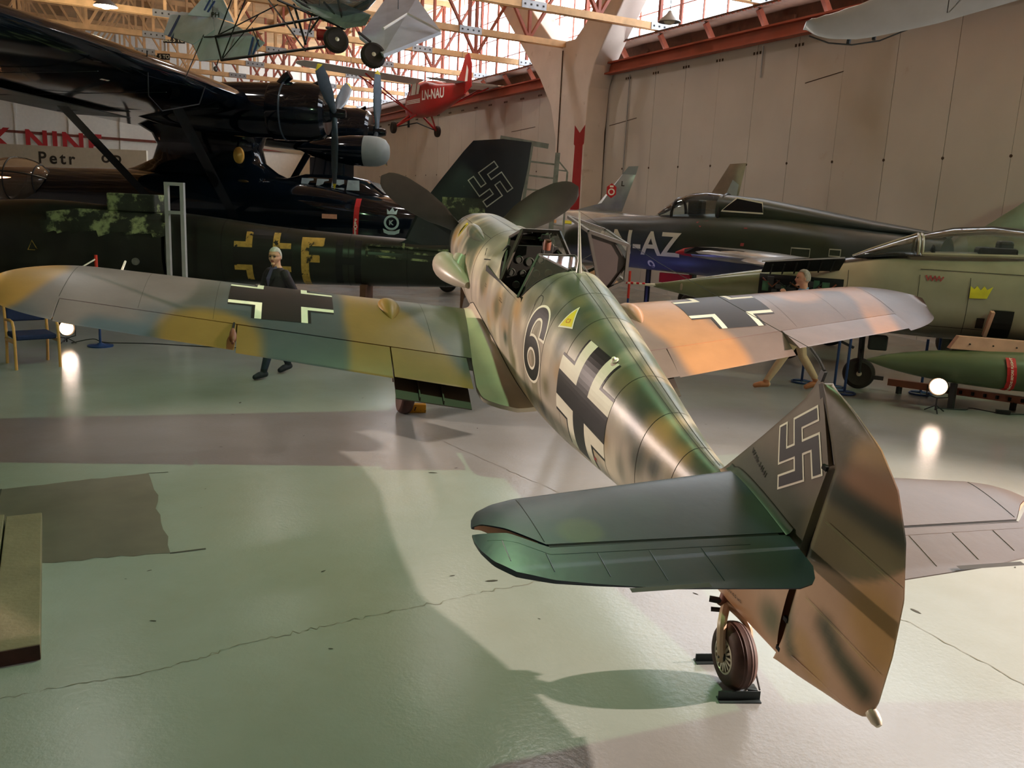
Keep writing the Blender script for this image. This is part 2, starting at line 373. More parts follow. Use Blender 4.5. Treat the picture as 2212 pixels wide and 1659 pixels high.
# windows above: one unit per bay
TR_T = [11.4-4.45*k for k in range(-1, 11)]
pane_me = None
for b, t_ in enumerate([TR_T[0]+4.45*k for k in (4, 3, 2, 1)]+TR_T):
    wu = bpy.data.objects.new('window_%d' % (b+1), None); C.objects.link(wu); struct(wu)
    for k in range(5):
        MB().box(wp(t_-4.425+1.1*k, -.80, 10.25), (.09 if k in (0, 4) else .035, .06, 4.3), WR).build('mullion', 'timber_red', wu, smooth=False)
    for z in (8.14, 9.0, 9.85, 10.7, 11.55, 12.4): MB().box(wp(t_-2.225, -.80, z), (4.45, .05, .03), WR).build('glazing_bar', 'timber_red', wu, smooth=False)
    for k in range(4):
        for j in range(5):
            if pane_me is None:
                o = MB().box((0, 0, 0), (1.03, .006, .79), WR).build('pane', 'window_glass', wu, smooth=False); pane_me = o.data
            else: o = link(bpy.data.objects.new('pane', pane_me), wu)
            o.location = wp(t_-4.425+.55+1.1*k, -.80, 8.57+.85*j)
# other walls and roof
we = struct(MB().box(wp(T_END-.1, S_FAR/2, 6.3), (.2, S_FAR+2, 12.6), WR).build('wall_end', 'wall_white', None, smooth=False))
for k in range(14): MB().box(wp(T_END+.04, 1.5+3*k, 6.2), (.08, .14, 12.4), WR).build('wall_stud', 'wall_white', we, smooth=False)
for z in (5.7, 8.6): MB().box(wp(T_END+.05, S_FAR/2, z), (.08, S_FAR, .16), WR).build('wall_rail', 'beam_brown', we, smooth=False)
struct(MB().box(wp(T_NEAR+.1, S_FAR/2, 6.3), (.2, S_FAR+2, 12.6), WR).build('wall_near', 'wall_board', None, smooth=False))
struct(MB().box(wp((T_END+T_NEAR)/2, S_FAR+.1, 6.3), (tl, .2, 12.6), WR).build('wall_far_side', 'wall_board', None, smooth=False))
cm = mat('roof_boards', (206, 166, 118), 0.65, var=.15, scale=1.0)
ceil = struct(MB().box(wp((T_END+T_NEAR)/2, S_FAR/2-.6, Z_ROOF+.1), (tl+1, S_FAR+2.4, .2), WR).build('ceiling', 'roof_boards', None, smooth=False))
for k in range(20): MB().box(wp((T_END+T_NEAR)/2, 1.1+2.2*k, Z_ROOF-.10), (tl, .12, .20), WR).build('purlin', 'timber', ceil, smooth=False)
# ---- roof trusses
def truss(label):
    T = thing('roof_truss', label, 'truss', group='timber roof trusses')
    L = S_FAR-1.0; zb, zt = 8.2, 12.0
    for dt in (-.09, .09):
        MB().beam(wp(dt, -.3, zb), wp(dt, L, zb), .06, .20).build('bottom_chord', 'timber', T, smooth=False); MB().beam(wp(dt, -.3, zt), wp(dt, L, zt), .06, .22).build('top_chord', 'timber', T, smooth=False)
    n = 19; st = L/n; pm = None
    for k in range(n+1):
        MB().beam(wp(0, k*st, zb), wp(0, k*st, zt), .10, .12, WU).build('web_post', 'timber' if k > 3 else 'timber_red', T, smooth=False)
        if k < n:
            a, b_ = (zb, zt) if k % 2 else (zt, zb)
            MB().beam(wp(0, k*st, a), wp(0, (k+1)*st, b_), .09, .13, WU).build('web_diagonal', 'timber' if k > 3 else 'timber_red', T, smooth=False)
        for z in (zb,):
            if k % 2 == 0:
                p = MB().box(wp(.13, k*st, z), (.02, .80, .22), WR).build('gusset_plate', 'plate_metal', T, smooth=False)
                bo = MB()
                for j in range(4): MB().box(wp(.145, k*st-.3+.2*j, z), (.015, .05, .05), WR).build('bolt', 'bolt', p, smooth=False)
    return T
t0 = truss('timber lattice roof truss over the hall'); first = True
for t_ in TR_T:
    o = t0 if first else copy_tree(t0); first = False; o.location = WU*t_
    k_ = TR_T.index(t_); ordn = ['', 'second ', 'third ', 'fourth ', 'fifth ', 'sixth ', 'seventh ', 'eighth ', 'ninth ']
    o['label'] = 'timber roof truss ending at the branching concrete pillar' if k_ == 4 else ('%stimber roof truss beyond the branching pillar, counted from it' % (ordn[k_-5] or 'first ') if k_ > 4 else '%stimber roof truss nearer than the branching pillar, counted from it' % (ordn[3-k_] or 'first '))
# branching concrete pillar
pil_poly = [(-2.05, 0), (-.15, 0), (-.20, 5.2), (-.12, 6.6), (.15, 7.3), (.8, 8.1), (1.8, 9.2), (4.2, 12.4), (2.4, 12.4), (.55, 9.9), (-.5, 8.75), (-1.2, 8.3), (-1.9, 8.3), (-2.9, 8.55), (-4.3, 9.6), (-7.4, 12.4), (-9.6, 12.4), (-6.6, 9.75), (-4.7, 8.15), (-3.6, 7.2), (-2.7, 6.2), (-2.2, 5.0)]
Mp = Matrix(((WU.x, 0, WN.x, W0.x), (WU.y, 0, WN.y, W0.y), (0, 1, 0, 0), (0, 0, 0, 1)))
pil = MB().prism(pil_poly, Mp, .85).build('concrete_pillar', 'concrete_pink', None, smooth=False, bevel=.04)
tag(pil, 'tall pink concrete pillar branching into two curved arms below the roof', 'pillar')
decal('pillar_arrow', [(-1.60, 1.6), (-1.55, 1.6), (-.95, 1.6), (-.98, 4.7), (-.9, 4.75), (-.88, 5.38), (-1.22, 5.12), (-1.58, 5.40), (-1.58, 4.75), (-1.50, 4.7)], [(0, 1, 2, 3, 4, 5, 6, 7, 8, 9)], lambda u, v: wp(u+.72, .856, v), 'arrow_red', pil)
decal('small_arrow', [(-2.5, 2.3), (-2.35, 2.3), (-2.35, 3.5), (-2.25, 3.75), (-2.42, 3.62), (-2.6, 3.78), (-2.5, 3.5)], [(0, 1, 2, 3, 4, 5, 6)], lambda u, v: wp(u, .02, v), 'arrow_red', wl)
MB().tube([wp(-1.95, .88, z) for z in (0, 8)], .02, 6).build('cable', 'joint_dark', pil)
# lettering on the far white wall
mat('sign_red', (170, 28, 34), .5, var=.05); mat('sign_beige', (214, 206, 186), .6, var=.04); mat('sign_dark', (56, 50, 44), .6)
# ------------------------------------------------------------------ the camouflaged piston fighter (X aft, Y starboard, Z up, metres)
A_PITCH = 0.182676; FO = Vector((7.992, 0, -0.649))
_ca, _sa = cos(A_PITCH), sin(A_PITCH)
FM = Matrix(((0, 1, 0, 0), (-_ca, 0, -_sa, 0), (-_sa, 0, _ca, 0), (0, 0, 0, 1)))
def bp(v): return (v[0]-FO.x, v[1]-FO.y, v[2]-FO.z)
def b2w(v): return FM @ Vector(bp(v))

mat('camo', attr=True, rough=0.36, var=0.10, scale=3.0, bump=0.05, bscale=14)
mat('camo_dark', (58, 52, 44), 0.6)
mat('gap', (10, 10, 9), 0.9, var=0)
mat('seam', (38, 34, 30), 0.8, var=0)
mat('decal_black', (15, 14, 13), 0.45, var=0.15)
mat('decal_white', (232, 226, 205), 0.5, var=0.05)
mat('decal_yellow', (224, 202, 40), 0.5, var=0.06)
mat('decal_red', (190, 30, 32), 0.5, var=0.06)
mat('tyre', (44, 34, 30), 0.75, var=0.2, scale=20)
mat('tyre_brown', (70, 44, 34), 0.62, var=0.25, scale=14)
mat('alu', (204, 194, 174), 0.35, 0.35)
mat('steel_dark', (60, 60, 60), 0.45, 0.6)
mat('cockpit_black', (22, 21, 21), 0.6)
mat('cockpit_grey', (66, 68, 66), 0.6)
mat('prop_green', (66, 62, 56), 0.42, var=0.12)
mat('armour', (50, 40, 36), 0.5, var=0.08)
mat('canopy_frame', (62, 58, 52), 0.4)
mat('leather', (120, 66, 46), 0.5)
mat('warm_pink', (205, 150, 120), 0.5)
glass('plexi', (240, 240, 232), 0.16)

LG = np.array(s2l(176, 164, 148)); OL = np.array(s2l(112, 106, 78)); GN = np.array(s2l(72, 80, 66)); SD = np.array(s2l(176, 142, 94)); BR = np.array(s2l(106, 94, 78)); DG = np.array(s2l(60, 66, 52)); GB = np.array(s2l(66, 78, 86)); GY = np.array(s2l(108, 94, 88)); MV = np.array(s2l(102, 94, 94)); OC = np.array(s2l(142, 108, 58)); LT = np.array(s2l(206, 192, 170)); OR = np.array(s2l(172, 124, 86))
def sm(d, a, b):
    t = np.clip((d-a)/(b-a), 0, 1); return t*t*(3-2*t)
def blobs(co, base, lst):
    """co: body coordinates; lst rows (x, y, z, radius, colour, softness[, stretch along x, y, z])"""
    c = np.array(base, float)
    for row in lst:
        x, y, z, r, k, soft = row[:6]; st = row[6] if len(row) > 6 else (1, 1, 1)
        d = np.sqrt(((co[:, 0]-x)/st[0])**2+((co[:, 1]-y)/st[1])**2+((co[:, 2]-z)/st[2])**2)
        wob = 0.10*np.sin(co[:, 0]*9.1+y*5)+0.08*np.sin(co[:, 2]*11.3+x*3)+0.08*np.sin(co[:, 1]*7.7+z*9)
        w = 1-sm(d/r+wob, 1-soft, 1+soft*0.4); c = c*(1-w[:, None])+np.array(k)*w[:, None]
    return c
BL_FUS = [
    (1.20, -0.16, 0.46, 0.078, GN, 0.50),
    (2.28, -0.10, 0.56, 0.171, GN, 0.60),
    (0.98, -0.39, 0.21, 0.091, SD, 0.60),
    (2.99, -0.45, 0.18, 0.095, OL, 0.70),
    (2.54, -0.41, 0.28, 0.108, LT, 0.70),
    (3.70, -0.44, 0.18, 0.079, SD, 0.70),
    (3.32, -0.44, -0.13, 0.074, SD, 0.70),
    (3.65, -0.45, 0.11, 0.079, OL, 0.70),
    (4.27, -0.42, 0.27, 0.073, SD, 0.70),
    (4.52, -0.36, 0.43, 0.087, OL, 0.70),
    (4.02, -0.43, -0.07, 0.056, GN, 0.60),
    (3.66, -0.47, -0.35, 0.117, LT, 0.70),
    (4.12, -0.49, -0.50, 0.103, LT, 0.70),
    (4.66, -0.32, -0.41, 0.081, OL, 0.70),
    (5.18, -0.37, -0.08, 0.082, OL, 0.70),
    (5.04, -0.32, -0.35, 0.069, DG, 0.70),
    (4.30, -0.41, -0.20, 0.058, OL, 0.80),
    (5.00, -0.30, 0.48, 0.081, GN, 0.60),
    (4.92, -0.22, 0.59, 0.067, OL, 0.70),
    (4.85, -0.11, 0.67, 0.135, GN, 0.60),
    (5.13, -0.15, 0.62, 0.065, OL, 0.60),
    (5.61, -0.17, 0.52, 0.075, OL, 0.70),
    (5.31, -0.33, 0.34, 0.079, GN, 0.70),
    (5.57, -0.31, 0.31, 0.062, LG, 0.70),
    (4.99, -0.39, 0.14, 0.075, LG, 0.70),
    (4.51, -0.41, 0.22, 0.048, LT, 0.80),
    (6.57, -0.15, 0.35, 0.131, GN, 0.45),
    (6.59, -0.21, 0.22, 0.084, DG, 0.50),
    (6.87, -0.13, 0.31, 0.125, SD, 0.60),
    (7.12, -0.12, 0.28, 0.098, SD, 0.70),
    (6.75, -0.21, 0.08, 0.076, DG, 0.50),
    (6.95, -0.19, 0.11, 0.057, DG, 0.50),
    (7.00, -0.01, 0.36, 0.083, GN, 0.50),
    (7.23, -0.04, 0.34, 0.059, GN, 0.50),
    (6.69, -0.01, 0.40, 0.076, GN, 0.60),
    (6.33, -0.23, -0.18, 0.096, LT, 0.70),
    (6.47, -0.25, 0.14, 0.092, LG, 0.70),
    (6.26, -0.17, 0.39, 0.094, OL, 0.70),
    (6.46, -0.01, 0.43, 0.079, GN, 0.60),
    (7.89, -0.05, -0.19, 0.147, OR, 0.60),
    (8.22, -0.05, -0.04, 0.059, OL, 0.60),
    (8.34, -0.05, 0.14, 0.026, OL, 0.60),
]
BL_WING = [
    (2.63, -4.19, -0.02, 0.355, GY, 0.50),
    (2.79, -3.76, -0.07, 0.398, GY, 0.50),
    (3.19, -4.28, -0.08, 0.250, GY, 0.50),
    (2.83, -3.38, -0.10, 0.313, GY, 0.70),
    (3.37, -3.87, -0.17, 0.290, GY, 0.60),
    (2.82, -4.70, -0.01, 0.265, OC, 0.35),
    (2.96, -4.78, -0.03, 0.210, OC, 0.35),
    (3.32, -3.17, -0.19, 0.342, OC, 0.30),
    (3.46, -3.30, -0.24, 0.277, OC, 0.30),
    (3.61, -2.95, -0.32, 0.251, OC, 0.35),
    (3.23, -3.89, -0.12, 0.168, GB, 0.70),
    (3.12, -1.63, -0.29, 0.267, OC, 0.35),
    (3.61, -1.62, -0.40, 0.315, OC, 0.35),
    (2.44, -1.66, -0.26, 0.207, OC, 0.40),
    (3.29, -1.24, -0.35, 0.275, OC, 0.45),
    (3.80, -1.05, -0.49, 0.482, OC, 0.30),
    (3.60, -0.73, -0.47, 0.108, GB, 0.50),
    (2.59, -0.83, -0.32, 0.308, GN, 0.50),
    (3.27, -0.86, -0.38, 0.186, DG, 0.60),
    (5.19, 0.19, 0.58, 0.161, OR, 0.40),
    (2.74, 1.50, -0.27, 0.239, OR, 0.35),
    (3.14, 1.64, -0.29, 0.231, OR, 0.35),
    (3.40, 1.80, -0.32, 0.207, OR, 0.35),
    (3.62, 2.01, -0.38, 0.204, OR, 0.30),
    (3.41, 1.41, -0.36, 0.098, OR, 0.40),
    (2.59, 3.34, -0.10, 0.208, OR, 0.40),
    (2.57, 3.59, -0.07, 0.188, OR, 0.40),
    (2.50, 3.97, -0.04, 0.146, OR, 0.40),
    (2.75, 4.12, -0.03, 0.121, OR, 0.40),
    (3.02, 4.11, -0.06, 0.107, OR, 0.40),
    (3.26, 4.10, -0.10, 0.116, OR, 0.40),
    (3.44, 4.09, -0.12, 0.093, OR, 0.40),
]
BL_TAIL = [
    (8.11, -0.05, 0.53, 0.176, (OL*.6+DG*.4), 0.50),
    (7.85, -0.04, 0.49, 0.070, BR, 0.60),
    (8.06, -0.01, 0.97, 0.128, BR, 0.60),
    (8.39, -0.01, 1.05, 0.110, OL*.75, 0.50),
    (8.26, -0.01, 1.13, 0.060, BR*.9, 0.50),
    (8.50, -0.01, 0.95, 0.077, SD, 0.60),
    (8.43, -0.03, 0.90, 0.047, OL, 0.60),
    (8.61, -0.01, 0.89, 0.098, OR*.92, 0.50),
    (8.53, -0.02, 0.74, 0.051, (OL*.6+DG*.4), 0.50),
    (8.65, -0.01, 0.76, 0.053, (OL*.6+DG*.4), 0.50),
    (8.75, 0.00, 0.77, 0.048, (OL*.6+DG*.4), 0.50),
    (8.48, -0.03, 0.54, 0.081, OL*.9, 0.60),
    (8.60, -0.02, 0.59, 0.090, OL, 0.60),
    (8.73, -0.01, 0.55, 0.038, (OL*.6+DG*.4), 0.50),
    (8.55, -0.03, 0.25, 0.154, OR*.92, 0.25),
    (8.34, -0.05, 0.17, 0.086, OR*.95, 0.30),
    (8.71, -0.01, 0.32, 0.137, OR*.92, 0.30),
    (8.81, 0.00, 0.47, 0.094, OR*.92, 0.30),
    (8.53, -0.03, 0.03, 0.147, SD, 0.40),
    (8.77, -0.00, 0.30, 0.089, (OC*.5+SD*.6), 0.40),
    (8.86, 0.01, 0.18, 0.077, (OC*.5+SD*.6), 0.50),
    (8.70, -0.01, 0.10, 0.064, (OL*.6+DG*.4), 0.50),
    (8.79, -0.00, 0.07, 0.043, (OL*.6+DG*.4), 0.50),
    (8.41, -0.04, -0.01, 0.039, OL, 0.60),
    (8.85, 0.00, 0.00, 0.039, OL, 0.60),
    (8.62, -0.02, 0.39, 0.052, OR*.92, 0.50),
]
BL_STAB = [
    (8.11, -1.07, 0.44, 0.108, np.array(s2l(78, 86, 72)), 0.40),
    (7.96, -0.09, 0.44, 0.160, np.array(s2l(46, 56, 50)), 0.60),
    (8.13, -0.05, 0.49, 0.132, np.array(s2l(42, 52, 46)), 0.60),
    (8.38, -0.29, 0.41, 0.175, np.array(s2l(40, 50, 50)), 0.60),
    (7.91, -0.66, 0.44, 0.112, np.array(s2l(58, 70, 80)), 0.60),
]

from mathutils import noise as mnoise
def nz(co, sx, sy, sz, o=0.0): return np.array([mnoise.noise(Vector((p[0]*sx+o, p[1]*sy+o*.7, p[2]*sz-o))) for p in co])
def col_fus(co):
    co = co+np.array(FO); zt = np.array([interp(FUS, x)[1] for x in co[:, 0]]); zb = np.array([interp(FUS, x)[2] for x in co[:, 0]])
    h = (co[:, 2]-zb)/(zt-zb+1e-6); n = .28*nz(co, 1.6, 1.6, 1.6, 3)
    w = sm(h+n, .60, .97)[:, None]; c = LG*(1-w)+GN*1.05*w
    for k, sx, sz, lo, hi, o, amt in ((LT, 5.5, 2.2, .12, .45, 11, .75), (OL, 4.2, 2.4, .16, .42, 29, .70), (SD, 4.5, 3.2, .20, .50, 47, .55), (GN, 3.6, 3.0, .30, .55, 71, .55)):
        m = (sm(nz(co, sx, 3, sz, o), lo, hi)*amt*(1-.5*w[:, 0]))[:, None]; c = c*(1-m)+k*m
    lo = (sm(co[:, 0], 7.35, 7.75)*(1-sm(co[:, 2], .26, .34)))[:, None]; c = c*(1-lo)+(OR*.7+LT*.38)*lo
    return blobs(co, c, [r[:3]+(r[3]*1.3, r[4], .9, (1.25, 1.0, 1.3)) for r in BL_FUS])
def band(c, base, pts, r, k, soft=.35):
    """soft-edged sprayed band along a path in the wing plane"""
    d = np.full(len(c), 9.0)
    P_ = np.array(pts, float)
    if len(P_) == 1: d = np.linalg.norm(c-P_[0], axis=1)
    for A_, B_ in zip(P_, P_[1:]):
        t = np.clip(((c-A_) @ (B_-A_))/((B_-A_) @ (B_-A_)+1e-9), 0, 1); d = np.minimum(d, np.linalg.norm(c-(A_+t[:, None]*(B_-A_)), axis=1))
    w = 1-sm(d/r+.05*np.sin(c[:, 0]*6+c[:, 1]*4), 1-soft, 1+soft); return base*(1-w[:, None])+np.array(k)*w[:, None]
def col_wing(co):
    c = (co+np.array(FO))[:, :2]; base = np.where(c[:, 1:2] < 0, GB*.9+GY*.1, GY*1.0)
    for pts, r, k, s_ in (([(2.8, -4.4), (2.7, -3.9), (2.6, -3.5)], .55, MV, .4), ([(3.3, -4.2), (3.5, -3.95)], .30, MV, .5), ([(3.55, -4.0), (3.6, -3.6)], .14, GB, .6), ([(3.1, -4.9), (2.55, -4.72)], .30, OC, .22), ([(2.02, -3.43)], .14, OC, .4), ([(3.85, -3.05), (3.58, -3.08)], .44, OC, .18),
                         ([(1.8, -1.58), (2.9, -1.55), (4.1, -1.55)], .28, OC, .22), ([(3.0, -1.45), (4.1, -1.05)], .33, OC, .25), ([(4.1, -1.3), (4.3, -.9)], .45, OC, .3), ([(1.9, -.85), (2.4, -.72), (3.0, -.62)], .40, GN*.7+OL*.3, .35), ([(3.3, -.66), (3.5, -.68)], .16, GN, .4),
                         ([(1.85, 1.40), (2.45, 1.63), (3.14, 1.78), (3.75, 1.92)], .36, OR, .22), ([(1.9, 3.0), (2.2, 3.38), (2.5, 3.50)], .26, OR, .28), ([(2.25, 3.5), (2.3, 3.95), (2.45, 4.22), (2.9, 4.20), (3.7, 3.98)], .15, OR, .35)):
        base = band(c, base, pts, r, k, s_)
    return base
def col_fil(co):
    c = co+np.array(FO); w = sm((np.abs(c[:, 1])-.40)*4+(c[:, 0]-3.3)*.55, .2, 1.1)[:, None]; return LT*(1-w)+(GN*.4+LG*.5)*w  # inner side painted paler to make up for weak light there
def col_tail(co):
    q = co+np.array(FO); c = q[:, [0, 2]]; base = np.tile(BR, (len(c), 1))
    for pts, r, k, s_ in (([(7.7, .42), (8.0, .48), (8.25, .44)], .20, DG*.9+OL*.1, .5), ([(8.43, .58), (8.63, .60), (8.85, .70)], .16, OL, .45), ([(8.38, 1.12), (8.46, 1.04)], .16, OL*.62, .45), ([(8.50, .98), (8.66, 1.08)], .07, SD, .8), ([(8.52, .86), (8.70, .90)], .09, BR*.5+OR*.6, .7), ([(8.40, .76), (8.64, .77), (8.84, .78)], .055, DG, .8), ([(8.62, .58), (8.75, .60)], .08, OL*1.15, .7)):
        base = band(c, base, pts, r, k, s_)
    zc_ = np.interp(c[:, 0], [7.5, 8.29, 8.46, 8.61, 8.72, 8.81, 8.92], [.34, .35, .41, .44, .51, .60, .74]); low = base*0+OR*.72+LT*.36
    for pts, r, k, s_ in (([(8.77, .39), (8.86, .32)], .14, OC*.5+SD*.7, .6), ([(8.55, .17), (8.68, .10), (8.85, .06)], .055, DG*.7+OL*.3, .9), ([(8.28, .13), (8.31, .04), (8.40, -.08)], .05, OL*.8, .8), ([(8.45, .0), (8.6, -.08)], .06, SD*1.1, .8), ([(7.9, .0), (8.1, -.1)], .12, SD*1.15, .9), ([(8.18, .05), (8.2, .15)], .06, OL, .9)):
        low = band(c, low, pts, r, k, s_)
    w = sm(c[:, 1]-zc_, -.012, .030+0*zc_)[:, None]; return low*(1-w)+base*w
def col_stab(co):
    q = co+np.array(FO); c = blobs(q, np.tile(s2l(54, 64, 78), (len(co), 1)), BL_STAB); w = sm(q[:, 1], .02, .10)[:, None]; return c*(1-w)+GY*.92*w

# station: half width, top, bottom, height of widest line
FUS = [(0.64, .385, .40, -.40, 0.0), (0.9, .42, .46, -.50, 0.0), (1.4, .44, .505, -.56, 0.0), (2.0, .45, .55, -.60, .0), (2.6, .455, .60, -.63, .02), (3.0, .455, .64, -.65, .04), (3.6, .45, .70, -.665, .06),
       (4.2, .435, .72, -.67, .07), (4.55, .42, .715, -.665, .08), (5.2, .375, .645, -.60, .09), (5.77, .325, .548, -.50, .08), (6.25, .275, .468, -.415, .07), (6.67, .225, .405, -.35, .06), (7.04, .178, .358, -.30, .06), (7.4, .145, .335, -.288, .05), (7.8, .105, .33, -.268, .05), (8.285, .055, .33, -.226, .06)]
def fus(x, th, off=0.0):
    w, zt, zb, zc = interp(FUS, x); e = 2.15
    c = cos(th); q = sin(th); y = -math.copysign(abs(q)**(2/e), q)*(w+off); zz = math.copysign(abs(c)**(2/e), c)
    return Vector((x, y, zc+zz*((zt-zc) if c >= 0 else (zc-zb))+off*c))
def th_of_z(x, z):
    lo, hi = 0.0, pi
    for _ in range(30):
        m = (lo+hi)/2
        if fus(x, m).z > z: lo = m
        else: hi = m
    return (lo+hi)/2
def arc_th(x, s):
    """ring angle on the port side at arc length s above the widest line"""
    n = 24; th = pi/2; st = -pi/2/n if s > 0 else pi/2/n; p = fus(x, th); rem = abs(s)
    for _ in range(2*n):
        q = fus(x, th+st); l = (q-p).length
        if l >= rem: return th+st*rem/l
        rem -= l; th += st; p = q
    return th
CUT = [(2.92, .634), (3.05, .60), (3.52, .34), (4.26, .375), (4.40, .56), (4.56, .714)]
def cut_th(x):
    if x <= CUT[0][0] or x >= CUT[-1][0]: return 0.0
    for (a, za), (b, zb) in zip(CUT, CUT[1:]):
        if a <= x <= b: return th_of_z(x, za+(zb-za)*(x-a)/(b-a))
fighter = thing('fighter_plane', 'camouflaged propeller fighter with black crosses and a black 6 on its side', 'aircraft', matrix=FM)
XS = sorted(set(list(np.linspace(.64, 8.285, 190))+[c[0] for c in CUT]+[2.93, 4.555]))
rings = []
for x in XS:
    t0 = cut_th(x); n = 96; rings.append([bp(fus(x, t0+(2*pi-2*t0)*k/n)) for k in range(n+1)])
MB().loft(rings, closed=False).build('fuselage', 'camo', fighter, col=col_fus, sharp=60)

def fus_line(name, pts, w=0.0035, parent=fighter, m='seam'):
    """thin panel joint drawn over the fuselage skin: pts (x, theta)"""
    V = []; Fc = []; P = [fus(x, t, 0.0012) for x, t in pts]
    for i, p in enumerate(P):
        a = P[max(i-1, 0)]; b = P[min(i+1, len(P)-1)]; t = (b-a).normalized(); x, th = pts[i]
        nrm = (fus(x, th, .05)-fus(x, th, 0)).normalized(); sd = t.cross(nrm).normalized()*w
        V += [bp(p+sd), bp(p-sd)]
        if i: Fc.append((2*i-2, 2*i-1, 2*i+1, 2*i))
    return mk(name, V, Fc, m, parent)
for xs_ in (4.62, 5.05, 5.48, 6.30, 6.75, 7.15):
    fus_line('frame_joint', [(xs_, t) for t in np.linspace(-1.2, 2.6, 40)], 0.0022)
fus_line('spine_joint', [(x, .10) for x in np.linspace(4.6, 7.35, 60)], 0.0022)
fus_line('spine_joint', [(x, -.12) for x in np.linspace(4.6, 7.35, 60)], 0.0022)
fus_line('cowl_joint', [(2.42, t) for t in np.linspace(-1.3, 2.1, 40)], 0.005)
fus_line('cowl_joint', [(x, .62) for x in np.linspace(.8, 2.42, 40)], 0.0025)
fus_line('cowl_joint', [(x, .02) for x in np.linspace(.8, 2.42, 40)], 0.0025)
fus_line('hatch_joint', [(4.66+.06*cos(t), .95+.12*sin(t)) for t in np.linspace(pi*.75, 2.3*pi, 24)], 0.003)
fus_line('slot', [(2.72, 1.05), (2.95, .98)], 0.006, m='gap'); fus_line('slot', [(2.58, .84), (2.68, .98)], 0.006, m='gap')

# fuselage markings (port side)
def fside(x0, s0, rotv=0.0, off=0.0025):
    cr, sr = cos(rotv), sin(rotv)
    def fn(u, v):
        uu, vv = u*cr-v*sr, u*sr+v*cr; x = x0+uu; return bp(fus(x, arc_th(x, s0+vv), off))
    return fn
X0, S0 = 5.87, -0.012
CR = fside(X0, S0, 0)
for A4 in angle4(.102, .112, .437): decal('cross_white_angle', *A4, CR, 'decal_white', fighter, .035)
decal('cross_black', *cross_core(.102, .437), CR, 'decal_black', fighter, .035)
for A4 in angle4(.214, .022, .437): decal('cross_edge', *A4, CR, 'decal_black', fighter, .035)
# the numeral
bowl = circle(0, -.150, .150, .140, 40); stem = [(-.150, -.150), (-.152, -.02), (-.138, .11), (-.085, .215), (.0, .255), (.085, .235), (.138, .155), (.150, .075)]
def spl(p, k=6):
    out = []; n = len(p)
    for i in range(n-1):
        p0, p1, p2, p3 = p[max(i-1, 0)], p[i], p[i+1], p[min(i+2, n-1)]
        for j in range(k):
            t = j/k; out.append(tuple(0.5*((2*p1[q])+(-p0[q]+p2[q])*t+(2*p0[q]-5*p1[q]+4*p2[q]-p3[q])*t*t+(-p0[q]+3*p1[q]-3*p2[q]+p3[q])*t**3) for q in range(len(p1))))
    out.append(tuple(p[-1])); return out
stem = spl(stem); NX = fside(4.83, .09, -.03, .0022); NX2 = fside(4.83, .09, -.03, .0034)
decal('numeral_outline', *ribbon2d(bowl, .068, True), NX, 'decal_white', fighter, .03)
decal('numeral_outline', *ribbon2d(stem+[(.151, .055)], .068), NX, 'decal_white', fighter, .03)
decal('numeral', *ribbon2d(bowl, .046, True), NX2, 'decal_black', fighter, .03)
decal('numeral', *ribbon2d(stem, .046), NX2, 'decal_black', fighter, .03)
TR = fside(5.25, .435, 0.30)
decal('fuel_triangle_border', [(-.105, -.070), (.105, -.070), (0, .140)], [(0, 1, 2)], TR, 'decal_white', fighter, .03)
decal('fuel_triangle', [(-.083, -.057), (.083, -.057), (0, .112)], [(0, 1, 2)], fside(5.25, .435, 0.30, .0034), 'decal_yellow', fighter, .03)
V2, F2 = text2d('C3', .05); decal('fuel_grade', [(x, y-.01) for x, y in V2], F2, fside(5.25, .435, 0.30, .0042), 'decal_red', fighter)
decal('red_cross_mark', *rects2d([(-.022, -.006, .022, .006), (-.006, -.022, .006, .022)]), fside(6.12, -.33, .5, .0042), 'decal_red', fighter)
for u0, s_, tx, sz in ((3.35, -.28, 'Achtung\nKabinendach', .022), (2.72, -.30, 'Nur hier\nbetreten', .020)):
    V2, F2 = text2d(tx, sz); decal('stencil', V2, F2, fside(u0+.4, s_+.42, 0, .003), 'seam', fighter)
V2, F2 = text2d('Radgewicht 6,5 atü', .03); decal('stencil', V2, F2, fside(7.86, -.19, .07, .003), 'seam', fighter)
# aerial lead-in fitting on the deck
q = fus(6.02, .50, 0); MB().lathe([(0.0, -.01), (.028, 0), (.03, .012), (.016, .02), (.012, .035), (0, .036)], 14, frame_z(bp(q), (0, -.5, .85))).build('aerial_fitting', 'decal_white', fighter)

# ---- wing
def zle(y): return -.535+.122*abs(y)
def zte(y): return -.635+.1165*abs(y)
def xle(y):
    y = abs(y); x = 2.02+.052*y
    if y > 4.15: t = (y-4.15)/.80; x += .62*(1-math.sqrt(max(0, 1-t*t)))
    return x
def xte(y):
    y = abs(y); x = 4.16-.145*y
    if y > 4.15: t = (y-4.15)/.80; x -= .40*(1-math.sqrt(max(0, 1-t*t)))
    return x
def xh(y): return 3.685-.114*abs(y)
def wing_pt(y, u, up, sgn=1):
    """y >= 0 semi-span, u chord fraction, up True for the upper skin"""
    a = xle(y); b = xte(y); c = b-a; t = .142-.007*y
    if y > 4.3: t *= math.sqrt(max(0.02, 1-((y-4.3)/.66)**2))
    zu, zl = airfoil(u, t, .026)
    return Vector((a+c*u, y*sgn, zle(y)+(zte(y)-zle(y))*u+(zu if up else zl)*c))
def chord_u(y, x): return (x-xle(y))/(xte(y)-xle(y))
